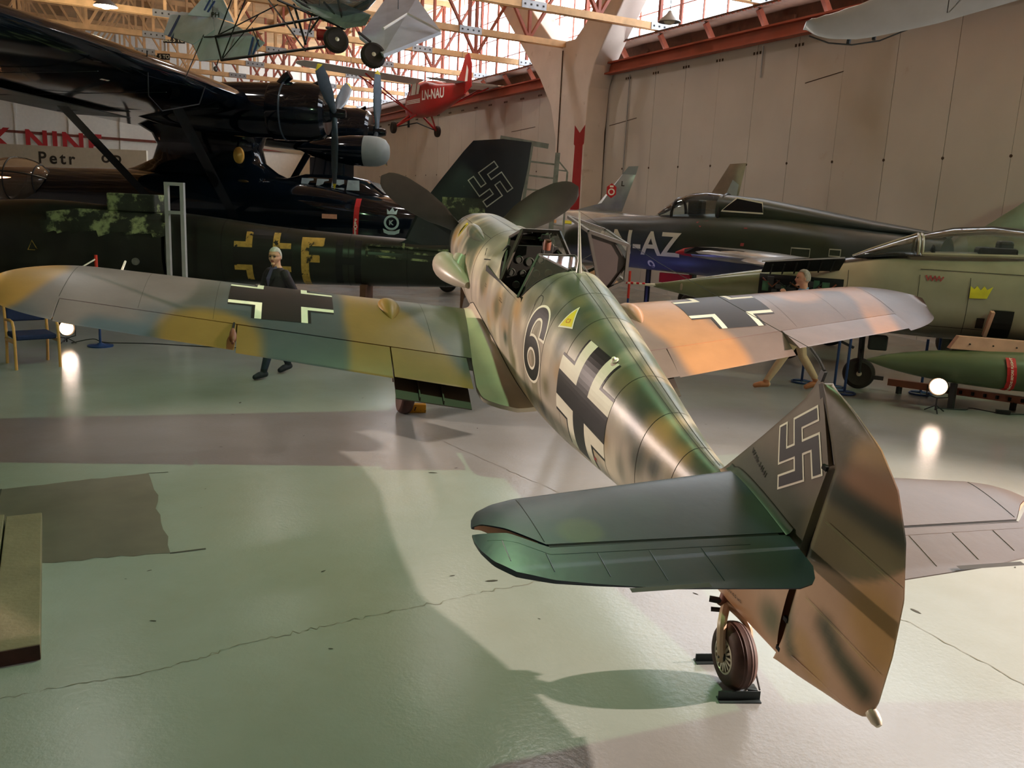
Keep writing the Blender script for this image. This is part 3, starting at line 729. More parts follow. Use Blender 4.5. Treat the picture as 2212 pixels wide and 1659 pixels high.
def wing_skin(name, y0, y1, u0f, u1f, sgn, ny=60, nu=26, parent=fighter, hinge=None, ang=0.0, col=col_wing):
    rings = []
    for i in range(ny+1):
        y = y0+(y1-y0)*i/ny; ua, ub = u0f(y), u1f(y); ring = []
        for k in range(nu+1):
            t = k/nu; t = t*t if ua < .01 else t; ring.append(wing_pt(y, ua+(ub-ua)*t, True, sgn))
        for k in range(nu, -1, -1):
            t = k/nu; t = t*t if ua < .01 else t; ring.append(wing_pt(y, ua+(ub-ua)*t, False, sgn))
        if ang:
            hx = hinge(y); hz = wing_pt(y, chord_u(y, hx), True, sgn).z-.02; ca, sa = cos(ang), sin(ang)
            ring = [Vector((hx+(p.x-hx)*ca+(p.z-hz)*sa, p.y, hz-(p.x-hx)*sa+(p.z-hz)*ca)) for p in ring]
        rings.append([bp(p) for p in ring])
    return MB().loft(rings).build(name, 'camo', parent, col=col, sharp=50)
for sgn, side in ((-1, 'port'), (1, 'stbd')):
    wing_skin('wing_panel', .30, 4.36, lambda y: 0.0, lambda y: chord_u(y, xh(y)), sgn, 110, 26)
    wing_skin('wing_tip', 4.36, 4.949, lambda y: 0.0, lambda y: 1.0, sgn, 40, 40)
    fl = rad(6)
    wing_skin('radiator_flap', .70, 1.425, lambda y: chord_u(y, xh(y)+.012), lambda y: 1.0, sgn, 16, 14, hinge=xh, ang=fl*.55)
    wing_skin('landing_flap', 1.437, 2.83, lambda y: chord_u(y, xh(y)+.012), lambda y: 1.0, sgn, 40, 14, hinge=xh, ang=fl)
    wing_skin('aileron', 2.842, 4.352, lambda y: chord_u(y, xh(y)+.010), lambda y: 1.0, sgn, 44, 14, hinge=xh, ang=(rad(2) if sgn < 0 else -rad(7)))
    # hanging lower half of the radiator flap with its ribs
    V = []; hz0 = -.66
    for y in (.72, 1.42):
        h = wing_pt(y, chord_u(y, xh(y)+.03), False, sgn); d = Vector((.50, 0, -.20)); n_ = Vector((.015, 0, .03))
        V += [bp(h), bp(h+d), bp(h+d+n_*.4), bp(h+n_)]
    mk('radiator_lower_flap', V, [(0, 1, 2, 3), (4, 7, 6, 5), (0, 4, 5, 1), (1, 5, 6, 2), (2, 6, 7, 3), (3, 7, 4, 0)], 'camo_dark', fighter, smooth=False)
    for k in (1, 2):
        y = .76+.66*k/3; h = wing_pt(y, chord_u(y, xh(y)+.06), False, sgn)
        MB().beam(bp(h+Vector((.22, 0, -.06))), bp(h+Vector((.46, 0, -.165))), .012, .035).build('flap_rib', 'camo_dark', fighter, smooth=False)
    # wheel bulge on the upper skin
    bx, by = 2.62, 1.36; rings = []
    for i in range(13):
        t = i/12; L = .36; x = bx-.30+t*.66; prof = (math.sin(pi*min(1, t*1.0)))**.75*(1-.35*t); wdt = .115*prof+.003; hgt = .085*prof+.002; ring = []
        for k in range(17):
            a = pi*k/16; yy = by+wdt*cos(a)*1.15; base = wing_pt(yy, chord_u(yy, x), True, sgn); ring.append(bp(base+Vector((0, 0, hgt*sin(a)-.004))))
        rings.append(ring)
    MB().loft(rings, closed=False).build('wheel_bulge', 'camo', fighter, col=col_wing)
    # skin joints
    def wline(name, P, w=.003):
        V = []; Fc = []
        Q = [wing_pt(y, chord_u(y, x), True, sgn)+Vector((0, 0, .0015)) for x, y in P]
        for i, p in enumerate(Q):
            t = (Q[min(i+1, len(Q)-1)]-Q[max(i-1, 0)]).normalized(); sd = t.cross(Vector((0, 0, 1))).normalized()*w; V += [bp(p+sd), bp(p-sd)]
            if i: Fc.append((2*i-2, 2*i-1, 2*i+1, 2*i))
        mk(name, V, Fc, 'seam', fighter)
    wline('tip_joint', [(x, 4.36+(.02*(x-2.9))) for x in np.linspace(2.32, 3.16, 16)], .002)
    wline('slat_joint', [(xle(y)+.16, y) for y in np.linspace(2.5, 4.3, 20)], .0016)
    for yy in (1.0, 3.05, 3.7): wline('rib_joint', [(x, yy) for x in np.linspace(2.25, xh(yy)-.02, 14)], .0012)
    # wing cross
    yc, xc = 2.44, 2.70
    def wfn(u, v, off=.0028):
        y = yc+u; y_ = y; x = xc-v; return bp(wing_pt(y_, chord_u(y_, x), True, sgn)+Vector((0, 0, off)))
    a_, w_, L_ = .185, .062, .50
    Vc, Fcx = cross_core(a_, L_); decal('cross_black', [(x, y*1.08) for x, y in Vc], Fcx, wfn, 'decal_black', fighter, .05)
    for Vc, Fcx in angle4(a_, w_, L_): decal('cross_white_angle', [(x, y*1.08) for x, y in Vc], Fcx, wfn, 'decal_white', fighter, .05)
    for Vc, Fcx in angle4(a_+w_, .03, L_): decal('cross_edge', [(x, y*1.08) for x, y in Vc], Fcx, wfn, 'decal_black', fighter, .05)
    # root fillet
    rings = []
    for i in range(49):
        t = i/48; x = 2.05+t*2.36; ring = []
        yo = float(np.interp(x, [2.05, 2.6, 3.2, 3.7, 4.05, 4.25, 4.34, 4.41], [.45, .53, .60, .655, .675, .66, .58, .36])); zi = float(np.interp(x, [2.05, 2.52, 3.1, 3.6, 3.9, 4.14, 4.41], [-.36, -.20, -.25, -.305, -.40, -.49, -.60]))
        xe = xte(yo)-.004; po = wing_pt(yo, chord_u(yo, min(x, xe)), True, sgn)+Vector((0, 0, .003))
        if x > xe: po.z -= .10*(x-xe)
        po.x = x; w_ = fus(x, th_of_z(x, zi)); pi_ = Vector((x, abs(w_.y)*sgn*1.002, zi)); po.z = min(po.z, zi-.02)
        mid = Vector((x, pi_.y*.92+po.y*.08, po.z*.85+pi_.z*.15))
        for k in range(11):
            s_ = k/10; p = pi_*(1-s_)**2+mid*2*s_*(1-s_)+po*s_**2; ring.append(bp(p))
        for k in range(10, -1, -1):
            s_ = k/10; p = pi_*(1-s_)**2+mid*2*s_*(1-s_)+po*s_**2; ring.append(bp(p+Vector((0, -.05*sgn*(1-s_), -.04))))
        rings.append(ring)
    MB().loft(rings).build('root_fillet', 'camo', fighter, col=col_fil, sharp=60)
    fl_pts = []
    for r in rings[1:-1]: fl_pts.append(Vector(r[0])+Vector((0, .004*sgn, .001)))
    MB().tube(fl_pts, .0035, 4).build('fillet_joint', 'seam', fighter)
# aileron mass balance hanging at the port aileron's inner end
h = wing_pt(2.86, chord_u(2.86, xh(2.86)+.03), True, -1)
bal = MB().beam(bp(h+Vector((-.02, 0, .012))), bp(h+Vector((.17, .0, .012))), .016, .02).build('balance_arm', 'gap', fighter, smooth=False)
MB().lathe([(0, 0), (.016, .004), (.022, .03), (.030, .07), (.033, .15), (.028, .19), (.012, .21), (.012, .24), (0, .245)], 12, frame_z(bp(h+Vector((.15, .0, .012))), (1, .05, -.22))).build('balance_weight', 'leather', fighter)
# pitot under the port tip
MB().tube([bp((2.55, -4.05, -.10)), bp((2.2, -4.05, -.16)), bp((1.98, -4.05, -.10)), bp((1.75, -4.05, -.06))], .012, 6).build('pitot_tube', 'alu', fighter)

# ---- fin, rudder, tailplane
def lens(name, outline_rows, thick, parent=fighter, col=col_tail, nu=20, rotz=0.0, pivot=8.29):
    """outline_rows: (z, x_front, x_rear); thick(x, z, t) half thickness"""
    rings = []
    for z, xa, xb in outline_rows:
        L_, R_ = [], []
        for k in range(nu+1):
            t = k/nu; x = xa+(xb-xa)*(1-cos(pi*t))/2; th = thick(x, z, (x-xa)/(xb-xa+1e-6)); L_.append((x, -th, z)); R_.append((x, th, z))
        ring = L_+R_[::-1]
        if rotz: ring = [(pivot+(x-pivot)*cos(rotz)-y*sin(rotz), (x-pivot)*sin(rotz)+y*cos(rotz), z) for x, y, z in ring]
        rings.append([bp(p) for p in ring])
    return MB().loft(rings).build(name, 'camo', parent, col=col, sharp=50)
def fin_le(z): return np.interp(z, [.30, .356, .713, 1.029, 1.10, 1.166], [7.33, 7.421, 7.734, 7.999, 8.04, 8.068])
def fin_te(z): return np.interp(z, [.1, .84, 1.03, 1.168], [8.275, 8.318, 8.185, 8.078])
zs = list(np.linspace(.28, 1.166, 40))
lens('fin', [(z, fin_le(z), fin_te(z)) for z in zs], lambda x, z, t: max(.004, min(.052, .052*((max(x-fin_le(z), 0))/.62)**.6)*(1-.45*max(0, z-.45)/.72)))
RO = [(-.223, 8.31), (-.195, 8.45), (-.16, 8.56), (-.126, 8.66), (-.072, 8.83), (-.045, 8.885), (.0, 8.91), (.065, 8.922), (.295, 8.918), (.544, 8.889), (.771, 8.811), (.937, 8.701), (1.047, 8.552), (1.117, 8.364), (1.150, 8.24), (1.166, 8.165)]
def rud_te(z): return np.interp(z, [r[0] for r in RO], [r[1] for r in RO])
def rud_le(z): return np.interp(z, [-.23, .1, .85, 1.03, 1.166], [8.292, 8.297, 8.345, 8.212, 8.135])
zs = sorted(set(list(np.linspace(-.221, 1.165, 80))))
def rth(x, z, t):
    full = .052 if z < .45 else .052*(1-.45*(z-.45)/.72)
    e = .5+.5*min(1, t/.06) if t < .06 else 1.0
    if z < .06: full *= 1+.1*(.06-z)
    pw = .22+.58*min(1, max(0, (z+.04)/.22)); return max(.0035, full*e*max(0, 1-t)**pw)
lens('rudder', [(z, rud_le(z), rud_te(z)) for z in zs], rth, rotz=rad(1.5))
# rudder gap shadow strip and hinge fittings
MB().tube([bp((8.29, 0, z)) for z in np.linspace(-.215, .86, 12)], .011, 6).build('rudder_gap_shade', 'gap', fighter)
for z in (.835, .02, -.15): MB().box(bp((8.312, -.045, z)), (.032, .014, .022)).build('hinge_fitting', 'gap', fighter, smooth=False)
MB().beam(bp((8.30, 0, .84)), bp((8.10, 0, 1.15)), .045, .02, (0, 1, 0)).build('fin_closing_rib', 'camo_dark', fighter, smooth=False)
MB().beam(bp((8.075, 0, 1.155)), bp((8.085, 0, 1.205)), .016, .03).build('aerial_bracket', 'steel_dark', fighter, smooth=False)
MB().tube([bp((8.085, 0, 1.205)), bp((8.03, .0, 1.235)), bp((7.95, .0, 1.262))], .008, 6).build('aerial_shackle', 'steel_dark', fighter)
MB().lathe([(0, 0), (.024, .004), (.027, .02), (.024, .05), (.013, .07), (0, .074)], 12, frame_z(bp((8.90, .01, .005)), (1, .02, -.35))).build('tail_light', 'alu', fighter)
MB().tube([bp((8.42+.5*t, -.046*(1-t)-.006, .30*0+(-.03+.32*0)*1-.075+.10*t*0+.06*t)) for t in np.linspace(0, .8, 10)], .004, 5).build('rudder_rib', 'camo', fighter, col=col_tail)
MB().tube([bp((8.40+.5*t, -.050*(1-t)**.8-.002, .62-.03*t)) for t in np.linspace(0.02, .9, 10)], .002, 5).build('rudder_rib', 'camo', fighter, col=col_tail)
MB().tube([bp((8.40+.5*t, -.050*(1-t)**.8-.002, .22-.03*t)) for t in np.linspace(0.02, .95, 10)], .002, 5).build('rudder_rib', 'camo', fighter, col=col_tail)
# tail marking on the fin, laid on the port skin
QC = [(7.861, .826), (8.118, 1.053), (8.301, .788), (8.004, .551)]   # image order: left-top, right-top, right-bottom, left-bottom
def finfn(off):
    def fn(u, v):
        s_ = u+.5; t_ = v+.5; x = (QC[3][0]*(1-s_)+QC[2][0]*s_)*(1-t_)+(QC[0][0]*(1-s_)+QC[1][0]*s_)*t_; z = (QC[3][1]*(1-s_)+QC[2][1]*s_)*(1-t_)+(QC[0][1]*(1-s_)+QC[1][1]*s_)*t_
        th = max(.004, min(.052, .052*((max(x-fin_le(z), 0))/.62)**.6)*(1-.45*max(0, z-.45)/.72)); return bp((x, -th-off, z))
    return fn
V2, F2 = hooked(.115, .5); decal('tail_marking_edge', V2, F2, finfn(.0022), 'decal_white', fighter, .06)
_b = .034; a2 = .115-_b; H = .5-_b
V2, F2 = rects2d([(-a2, -H, a2, H), (-H, -a2, -a2, a2), (a2, -a2, H, a2), (a2, .5-.23+_b, H, H), (-H, -H, -a2, -.5+.23-_b), (-H, a2, -.5+.23-_b, H), (.5-.23+_b, -H, H, -a2)])
decal('tail_marking', V2, F2, finfn(.0034), 'decal_black', fighter, .06)
V2, F2 = bold2d('W.Nr.14141', .040, .001)
def wnr(u, v):
    x, z = 7.775+u*.97+v*.24, .582-u*.24+v*.97
    return bp((x, -max(.004, min(.052, .052*((max(x-fin_le(z), 0))/.62)**.6)*(1-.45*max(0, z-.45)/.72))-.003, z))
decal('serial_text', V2, F2, wnr, 'seam', fighter)
# tailplane
SZ = .405
def st_le(y): return np.interp(y, [0, .02, .72, 1.295, 1.418, 1.50, 1.535, 1.545], [7.545, 7.545, 7.66, 7.755, 7.80, 7.86, 7.93, 7.985])
def st_te(y): return np.interp(y, [0, 1.25, 1.40, 1.50, 1.545], [8.197, 8.188, 8.05, 7.985, 7.99])
def el_le(y): return np.interp(y, [0, .1, 1.25, 1.40, 1.56], [8.225, 8.215, 8.205, 8.09, 8.055])
def el_te(y): return np.interp(y, [.06, .10, .14, .22, .80, 1.10, 1.274, 1.42, 1.50, 1.54, 1.555], [8.40, 8.50, 8.55, 8.575, 8.515, 8.46, 8.42, 8.355, 8.27, 8.18, 8.10])
def sth(y, x):
    u = (x-st_le(y))/(8.52-st_le(y)); u = min(max(u, 0), 1); return max(.003, .5*(airfoil(u, .085, 0)[0]-airfoil(u, .085, 0)[1])*(8.52-st_le(y))*(1 if y < 1.35 else max(.15, 1-((y-1.35)/.21)**2*.8)))
for sgn in (-1, 1):
    for nm, fa, fb, y0, y1, dz in (('stabilizer', st_le, st_te, .02, 1.543, 0), ('elevator', el_le, el_te, .075, 1.553, 1)):
        rings = []
        for i in range(61):
            y = y0+(y1-y0)*(1-(1-i/60)**1.5); xa, xb = fa(y), fb(y); ring = []
            tilt = rad(1.2) if dz else 0
            for k in range(25):
                x = xa+(xb-xa)*(1-cos(pi*k/24))/2; ring.append(bp((x, y*sgn, SZ+sth(y, x)-(x-8.2)*tilt)))
            for k in range(24, -1, -1):
                x = xa+(xb-xa)*(1-cos(pi*k/24))/2; ring.append(bp((x, y*sgn, SZ-sth(y, x)-(x-8.2)*tilt)))
            rings.append(ring)
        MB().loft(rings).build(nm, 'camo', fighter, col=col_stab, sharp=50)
    MB().beam(bp((8.205, .12*sgn, SZ)), bp((8.197, 1.24*sgn, SZ)), .05, .03, (1, 0, 0)).build('elevator_spar', 'gap', fighter, smooth=False)
    # end rib of the stabilizer; warm light from below painted in as pink
    V = [];
    for k in range(13):
        y = 1.28+.25*k/12; x = st_te(y)+.004; t = sth(y, x)*.8; V += [bp((x, y*sgn, SZ+t)), bp((x, y*sgn, SZ-t))]
    mk('stabilizer_end_rib', V, [(2*k, 2*k+1, 2*k+3, 2*k+2) for k in range(12)], 'warm_pink', fighter)
    for yy in (.55, .80, 1.04, 1.27, 1.44):
        P = [bp((x+(.05 if 0 else 0), (yy-.05*(x-el_le(yy)))*sgn, SZ+sth(yy, x)-(x-8.2)*rad(1.2)+.0005)) for x in np.linspace(el_le(yy)+.06, el_te(yy)-.05, 8)]
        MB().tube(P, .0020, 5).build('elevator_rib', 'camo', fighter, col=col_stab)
    P = [bp((el_le(y)+.055, y*sgn, SZ+sth(y, el_le(y)+.055)-(el_le(y)+.055-8.2)*rad(1.2))) for y in np.linspace(.3, 1.5, 20)]
    MB().tube(P, .0014, 5).build('elevator_tape', 'camo', fighter, col=col_stab)
    P = [bp((x, (1.30-.10*(x-7.7))*sgn, SZ+sth(1.28, x)+.0006)) for x in np.linspace(st_le(1.28)+.04, 8.17, 10)]
    MB().tube(P, .0016, 4).build('stabilizer_joint', 'seam', fighter)
    V2, F2 = rects2d([(8.50, .62, 8.53, .98)])
    decal('trim_tab', V2, F2, lambda u, v: bp((u+.012, v*sgn, SZ+.008)), 'camo_dark', fighter)
    # angled root fairing between fin and tailplane
    V = []; Fc = []
    for k in range(21):
        x = 7.52+.70*k/20; t = sth(.1, x)+SZ; f = max(.004, .052*((max(x-fin_le(t+.04), 0)+.02)/.62)**.6)+.003; V += [bp((x, (f+.03)*sgn, t+.002)), bp((x, (f+.012)*sgn, t+.012)), bp((x, f*sgn, t+.030))]
        if k: n0 = 3*k; Fc += [(n0-3, n0-2, n0+1, n0), (n0-2, n0-1, n0+2, n0+1)]
    mk('root_fairing', V, Fc, 'camo', fighter, col=lambda co: np.tile(s2l(58, 70, 60), (len(co), 1)))
    MB().tube([Vector(V[3*k+2]) for k in range(21)], .003, 4).build('fairing_joint', 'seam', fighter)
# ---- tail wheel
tw = bp((7.975, -.045, -.470)); yaw = rad(2)
axis = Vector((sin(yaw), cos(yaw), 0)); axb = Vector((-axis.x*0, 0, 0))
ax_b = Vector((sin(yaw), cos(yaw), 0))          # axle direction in body axes
Mw = frame_z(tw, -ax_b, (0, 0, 1)); hw = .062
MB().lathe([(.092, -.058), (.10, -.064), (.135, -.066), (.155, -.055), (.170, -.036), (.174, -.030), (.1725, -.026), (.177, -.014), (.1755, -.010), (.178, 0), (.1755, .010), (.177, .014), (.1725, .026), (.174, .030), (.170, .036), (.155, .055), (.135, .066), (.10, .064), (.092, .058)], 48, Mw).build('tail_tyre', 'tyre_brown', fighter)
hubo = MB().lathe([(.0, -.05), (.094, -.05), (.098, -.060), (.088, -.064), (.084, -.052), (.04, -.05), (.03, .052), (.084, .054), (.088, .066), (.098, .064), (.094, .05), (0, .05)], 32, Mw).build('tail_wheel_rim', 'alu', fighter)
for k in range(16):
    a = 2*pi*k/16; MB().beam(Mw @ Vector((.03*cos(a), .03*sin(a), .062)), Mw @ Vector((.084*cos(a), .084*sin(a), .062)), .006, .012).build('spoke', 'alu', hubo, smooth=False)
MB().lathe([(.0, .045), (.026, .045), (.028, .07), (.018, .078), (.012, .095), (0, .096)], 16, Mw).build('hub_cap', 'steel_dark', hubo)
top = Vector(bp((7.78, -.045, -.27)))
fk = [Mw @ Vector((0, 0, .075)), Mw @ Vector((-.02, .09, .085)), Mw @ Vector((-.06, .165, .075)), top+Vector((.02, 0, -.02))]
V = []; Fc = []; P = spl([tuple(p) for p in [fk[0]+Vector((.0, 0, -.03)), fk[0], fk[1], fk[2], fk[3]]], 5)
MB().tube(P, [.018, .020, .022, .024, .026]*0 or [.020+.008*i/len(P) for i in range(len(P))], 8).build('fork', 'camo', fighter, col=lambda co: np.tile(s2l(196, 170, 140), (len(co), 1)))
P2 = spl([tuple(p) for p in [Mw @ Vector((0, 0, -.075)), Mw @ Vector((-.02, .09, -.08)), Mw @ Vector((-.06, .165, -.06)), top]], 5)
MB().tube(P2, .02, 8).build('fork', 'camo', fighter, col=lambda co: np.tile(s2l(196, 170, 140), (len(co), 1)))
MB().tube([top+Vector((0, 0, -.03)), bp((7.74, 0, -.16))], .036, 12).build('oleo_leg', 'leather', fighter)
MB().tube([top+Vector((-.04, -.07, -.005)), top+Vector((0, 0, .0))], .018, 8).build('lock_pin', 'steel_dark', fighter)
MB().tube([top+Vector((-.02, -.06, -.06)), top+Vector((.01, 0, -.05))], .013, 8).build('lock_pin', 'steel_dark', fighter)
# ---- propeller, spinner, engine fairings
sp = [(0.0, 0.0)]+[(.385*math.sqrt(max(0, 1-((.62-x)/.62)**2))**1.0, x) for x in np.linspace(.02, .62, 20)]
MB().lathe([(r, x) for r, x in sp]+[(.36, .64)], 40, Matrix.Translation(bp((0, 0, 0))) @ Matrix.Rotation(pi/2, 4, 'Y')).build('spinner', 'camo', fighter, col=lambda co: np.tile(s2l(60, 66, 56), (len(co), 1)))
hub = Vector((.50, 0, 0))
for ang in (58.5, -58.5, 180):
    a = rad(ang); rd = Vector((0, -sin(a), cos(a))); tg = Vector((0, cos(a), sin(a))); ax = Vector((1, 0, 0)); rings = []
    for i in range(25):
        r = .30+1.20*i/24; t = i/24
        ch = np.interp(t, [0, .12, .3, .55, .78, .9, .97, 1], [.10, .145, .21, .235, .205, .155, .09, .012]); th = np.interp(t, [0, .2, 1], [.05, .028, .006]); be = rad(np.interp(t, [0, .3, 1], [58, 42, 24]))
        cd = tg*cos(be)+ax*sin(be)*1.0; nd = -tg*sin(be)+ax*cos(be); c0 = hub+rd*r; ring = []
        for k in range(20):
            q_ = 2*pi*k/20; ring.append(bp(c0+cd*(ch*cos(q_))+nd*(th*sin(q_)*(.55+.45*abs(sin(q_))))))
        rings.append(ring)
    MB().loft(rings).build('propeller_blade', 'prop_green', fighter)
# gun-breech fairings and supercharger intake on the port cowling
def teardrop(name, c, ra, L_, dirv, m='camo', col=col_fus, flat=1.0, n=18):
    prof = [(0, 0), (.55, .03), (.85, .10), (1.0, .25), (.97, .4), (.8, .6), (.5, .8), (.2, .95), (0, 1)]
    pr = spl(prof, 3); Mx = frame_z(bp(c), dirv)
    o = MB().lathe([(max(0, r)*ra, z*L_) for r, z in pr], n, Mx).build(name, m, fighter, col=col); return o
INT = lambda co: blobs(co+np.array(FO), np.tile(LG*.9, (len(co), 1)), BL_FUS)
P = spl([(1.52, -.60, .02, .085), (1.56, -.615, .0, .125), (1.66, -.62, -.01, .150), (1.80, -.61, -.02, .150), (1.98, -.575, -.035, .125), (2.15, -.525, -.05, .09), (2.32, -.47, -.065, .035)], 4)
MB().tube([bp(p[:3]) for p in P], [p[3] for p in P], 22).build('supercharger_intake', 'camo', fighter, col=INT)
P = spl([(1.95, -.46, .10, .10), (2.0, -.50, .05, .10), (2.05, -.52, .0, .10), (2.12, -.50, -.06, .08)], 3)
MB().tube([bp((p[0]-.15, p[1], p[2])) for p in P], [p[3] for p in P], 14).build('intake_neck', 'camo', fighter, col=INT)
for sgn in (-1, 1): teardrop('gun_fairing', (1.30, .27*sgn, .35), .085, 1.1, (1, .03*sgn, .06))
for k in range(6):
    MB().tube([bp((.95+.13*k, -.43, -.20)), bp((1.03+.13*k, -.485, -.215))], [.028, .024], 8).build('exhaust_stub', 'steel_dark', fighter)
decal('badge_shield', [(-.05, .10), (.05, .10), (.055, -.02), (0, -.12), (-.055, -.02)], [(0, 1, 2, 3, 4)], lambda u, v: bp(fus(1.18+u, arc_th(1.18+u, .32+v), .004)), 'decal_yellow', fighter, .03)
decal('badge_figure', [(-.03, .05), (.02, .09), (.03, .0), (0, -.09), (-.035, -.03)], [(0, 1, 2, 3, 4)], lambda u, v: bp(fus(1.18+u, arc_th(1.18+u, .32+v), .006)), 'decal_black', fighter, .03)
# oil-cooler beard and front frame under the nose
rings = []
for x in np.linspace(.95, 2.2, 16):
    t = (x-.95)/1.25; hh = .14*math.sin(pi*min(1, .15+t*.85))**.6; rings.append([bp(p) for p in sring(x, .24, -.40, -.53-hh*.9, 2.6, 20)])
MB().loft(rings).build('oil_cooler_fairing', 'camo', fighter, col=col_fus)
# ---- cockpit
XQ = np.linspace(2.95, 4.5, 20); rings = []
for x in XQ:
    w, zt, zb, zc = interp(FUS, x); rings.append([bp((x, yy, zz)) for yy, zz in ((-w*.93, .335), (-w*.95, .1), (-w*.8, -.35), (w*.8, -.35), (w*.95, .1), (w*.93, .335))])
MB().loft(rings, closed=False).build('cockpit_tub', 'cockpit_black', fighter, smooth=False)
mk('cockpit_bulkhead', [bp(v) for v in ((4.3, -.40, .40), (4.3, .40, .40), (4.42, .36, -.35), (4.42, -.36, -.35))], [(0, 1, 2, 3)], 'cockpit_grey', fighter, smooth=False)
pan = MB().prism([(-.36, -.25), (.36, -.25), (.38, .12), (.26, .30), (-.26, .30), (-.38, .12)], Matrix.Translation(bp((3.12, 0, .28))) @ Matrix(((0, 0, 1, 0), (1, 0, 0, 0), (0, 1, 0, 0), (0, 0, 0, 1))), -.03).build('instrument_panel', 'cockpit_black', fighter, smooth=False)
random.seed(3)
for yy, zz, r in ((-.25, .18, .045), (-.13, .16, .04), (-.02, .14, .045), (.10, .16, .04), (.22, .17, .045), (-.2, .03, .04), (-.08, .02, .035), (.06, .02, .04), (.19, .03, .04), (-.14, -.1, .04), (.14, -.1, .04)):
    d_ = MB().lathe([(0, .0), (r, 0), (r, .012), (r*.86, .016), (r*.84, .008), (0, .008)], 16, frame_z(bp((3.121, yy, .28+zz)), (1, 0, 0))).build('instrument_dial', 'cockpit_grey', pan)
gs = MB().box(bp((3.30, .10, .60)), (.12, .09, .12)).build('gun_sight', 'steel_dark', fighter, smooth=False, bevel=.01)
MB().lathe([(0, 0), (.038, 0), (.04, .06), (.034, .10), (0, .102)], 14, Matrix.Translation(bp((3.34, .08, .60)))).build('sight_pad', 'leather', gs)
mk('sight_glass', [bp(v) for v in ((3.22, .03, .66), (3.22, .13, .66), (3.28, .13, .74), (3.28, .03, .74))], [(0, 1, 2, 3)], 'plexi', gs, smooth=False)
MB().tube([bp((3.75, 0, -.3)), bp((3.68, 0, .0)), bp((3.66, 0, .14))], .016, 8).build('control_stick', 'steel_dark', fighter)
MB().box(bp((4.05, 0, -.12)), (.42, .42, .06)).box(bp((4.26, 0, .1)), (.05, .42, .42)).build('pilot_seat', 'cockpit_grey', fighter, smooth=False, bevel=.02)
# windscreen: flat armoured front, slanted quarter panes and hoop
def fr(name, a, b, w=.022, m='canopy_frame', parent=fighter): return MB().beam(bp(a), bp(b), w, w).build(name, m, parent, smooth=False)
WS = {s_: dict(top=(3.34, .185*s_, .785), base=(3.53, .40*s_, .335), fb=(2.93, .20*s_, .618), mid=(3.03, .30*s_, .585)) for s_ in (-1, 1)}
for s_ in (-1, 1):
    w_ = WS[s_]; fr('windscreen_frame', w_['top'], w_['base'], .03); fr('windscreen_frame', w_['fb'], w_['top'], .022); fr('windscreen_frame', w_['fb'], w_['base'], .018)
    mk('windscreen_pane', [bp(w_[k]) for k in ('fb', 'base', 'top')], [(0, 1, 2)], 'plexi', fighter, smooth=False)
    MB().beam(bp((3.31, .17*s_, .74)), bp((3.40, .10*s_, .775)), .012, .012).build('hoop_brace', 'steel_dark', fighter, smooth=False)
fr('windscreen_frame', WS[-1]['top'], WS[1]['top'], .03); fr('windscreen_frame', WS[-1]['fb'], WS[1]['fb'], .02)
mk('windscreen_pane', [bp(v) for v in (WS[-1]['fb'], WS[1]['fb'], WS[1]['top'], WS[-1]['top'])], [(0, 1, 2, 3)], 'plexi', fighter, smooth=False)
# fixed rear glazing
def dk(x, z): return abs(fus(x, th_of_z(x, z)).y)
for s_ in (-1, 1):
    a = (3.95, .175*s_, .695); b = (4.25, .415*s_, .38); cur = [(x, dk(x, z)*s_, z+.004) for x, z in ((4.26, .38), (4.33, .47), (4.40, .56), (4.48, .64), (4.56, .708))]
    fr('rear_glazing_frame', a, b, .018)
    mk('rear_pane', [bp(v) for v in [a]+cur], [tuple(range(len(cur)+1))], 'plexi', fighter, smooth=False)
    MB().tube([bp(c) for c in cur], .006, 5).build('rear_glazing_seal', 'seam', fighter)
    fr('rear_glazing_frame', a, (4.54, .07*s_, .715), .012)
fr('rear_glazing_frame', (3.95, -.175, .695), (3.95, .175, .695), .02)
mk('rear_pane', [bp(v) for v in ((3.95, -.175, .697), (3.95, .175, .697), (4.54, .07, .717), (4.54, -.07, .717))], [(0, 1, 2, 3)], 'plexi', fighter, smooth=False)
MB().tube([bp((4.60, 0, .70)), bp((4.585, 0, .80)), bp((4.42, 0, 1.19))], [.03, .017, .006], 10).build('aerial_mast', 'camo', fighter, col=lambda co: np.tile(s2l(120, 122, 108), (len(co), 1)))
# open hood lying over the starboard sill, with the armour plate in its rear end
R4 = [(.238, .946), (.636, .834), (.651, .495), (.425, .383), (.262, .693)]
def hp(x, k, dy=0, dz=0): return (x, R4[k][0]+dy, R4[k][1]+dz)
XR, XF = 4.05, 3.42
fshift = {0: (0, .02), 1: (0, .02), 2: (0, .0), 3: (0, .0)}
hood = MB();
for a, b in ((0, 1), (1, 2), (2, 3)):
    hood.beam(bp(hp(XR, a)), bp(hp(XR, b)), .03); hood.beam(bp(hp(XF, a)), bp(hp(XF, b)), .03)
for k in (0, 1, 2, 3): hood.beam(bp(hp(XR, k)), bp(hp(XF, k)), .026)
hood.beam(bp(hp(XR, 0)), bp(hp(XR, 3)), .026)
hd = hood.build('canopy_hood', 'canopy_frame', fighter, smooth=False)
for a, b in ((0, 1), (1, 2), (2, 3)): mk('hood_pane', [bp(hp(XR, a)), bp(hp(XR, b)), bp(hp(XF, b)), bp(hp(XF, a))], [(0, 1, 2, 3)], 'plexi', hd, smooth=False)
def lerp2(p, q, t): return (p[0]+(q[0]-p[0])*t, p[1]+(q[1]-p[1])*t)
K = R4; arm = [lerp2(K[0], K[1], .02), lerp2(K[0], K[1], .62), lerp2(K[1], K[2], .48), lerp2(K[1], K[2], .56), lerp2(K[2], K[3], .62), lerp2(K[2], K[3], .98)]
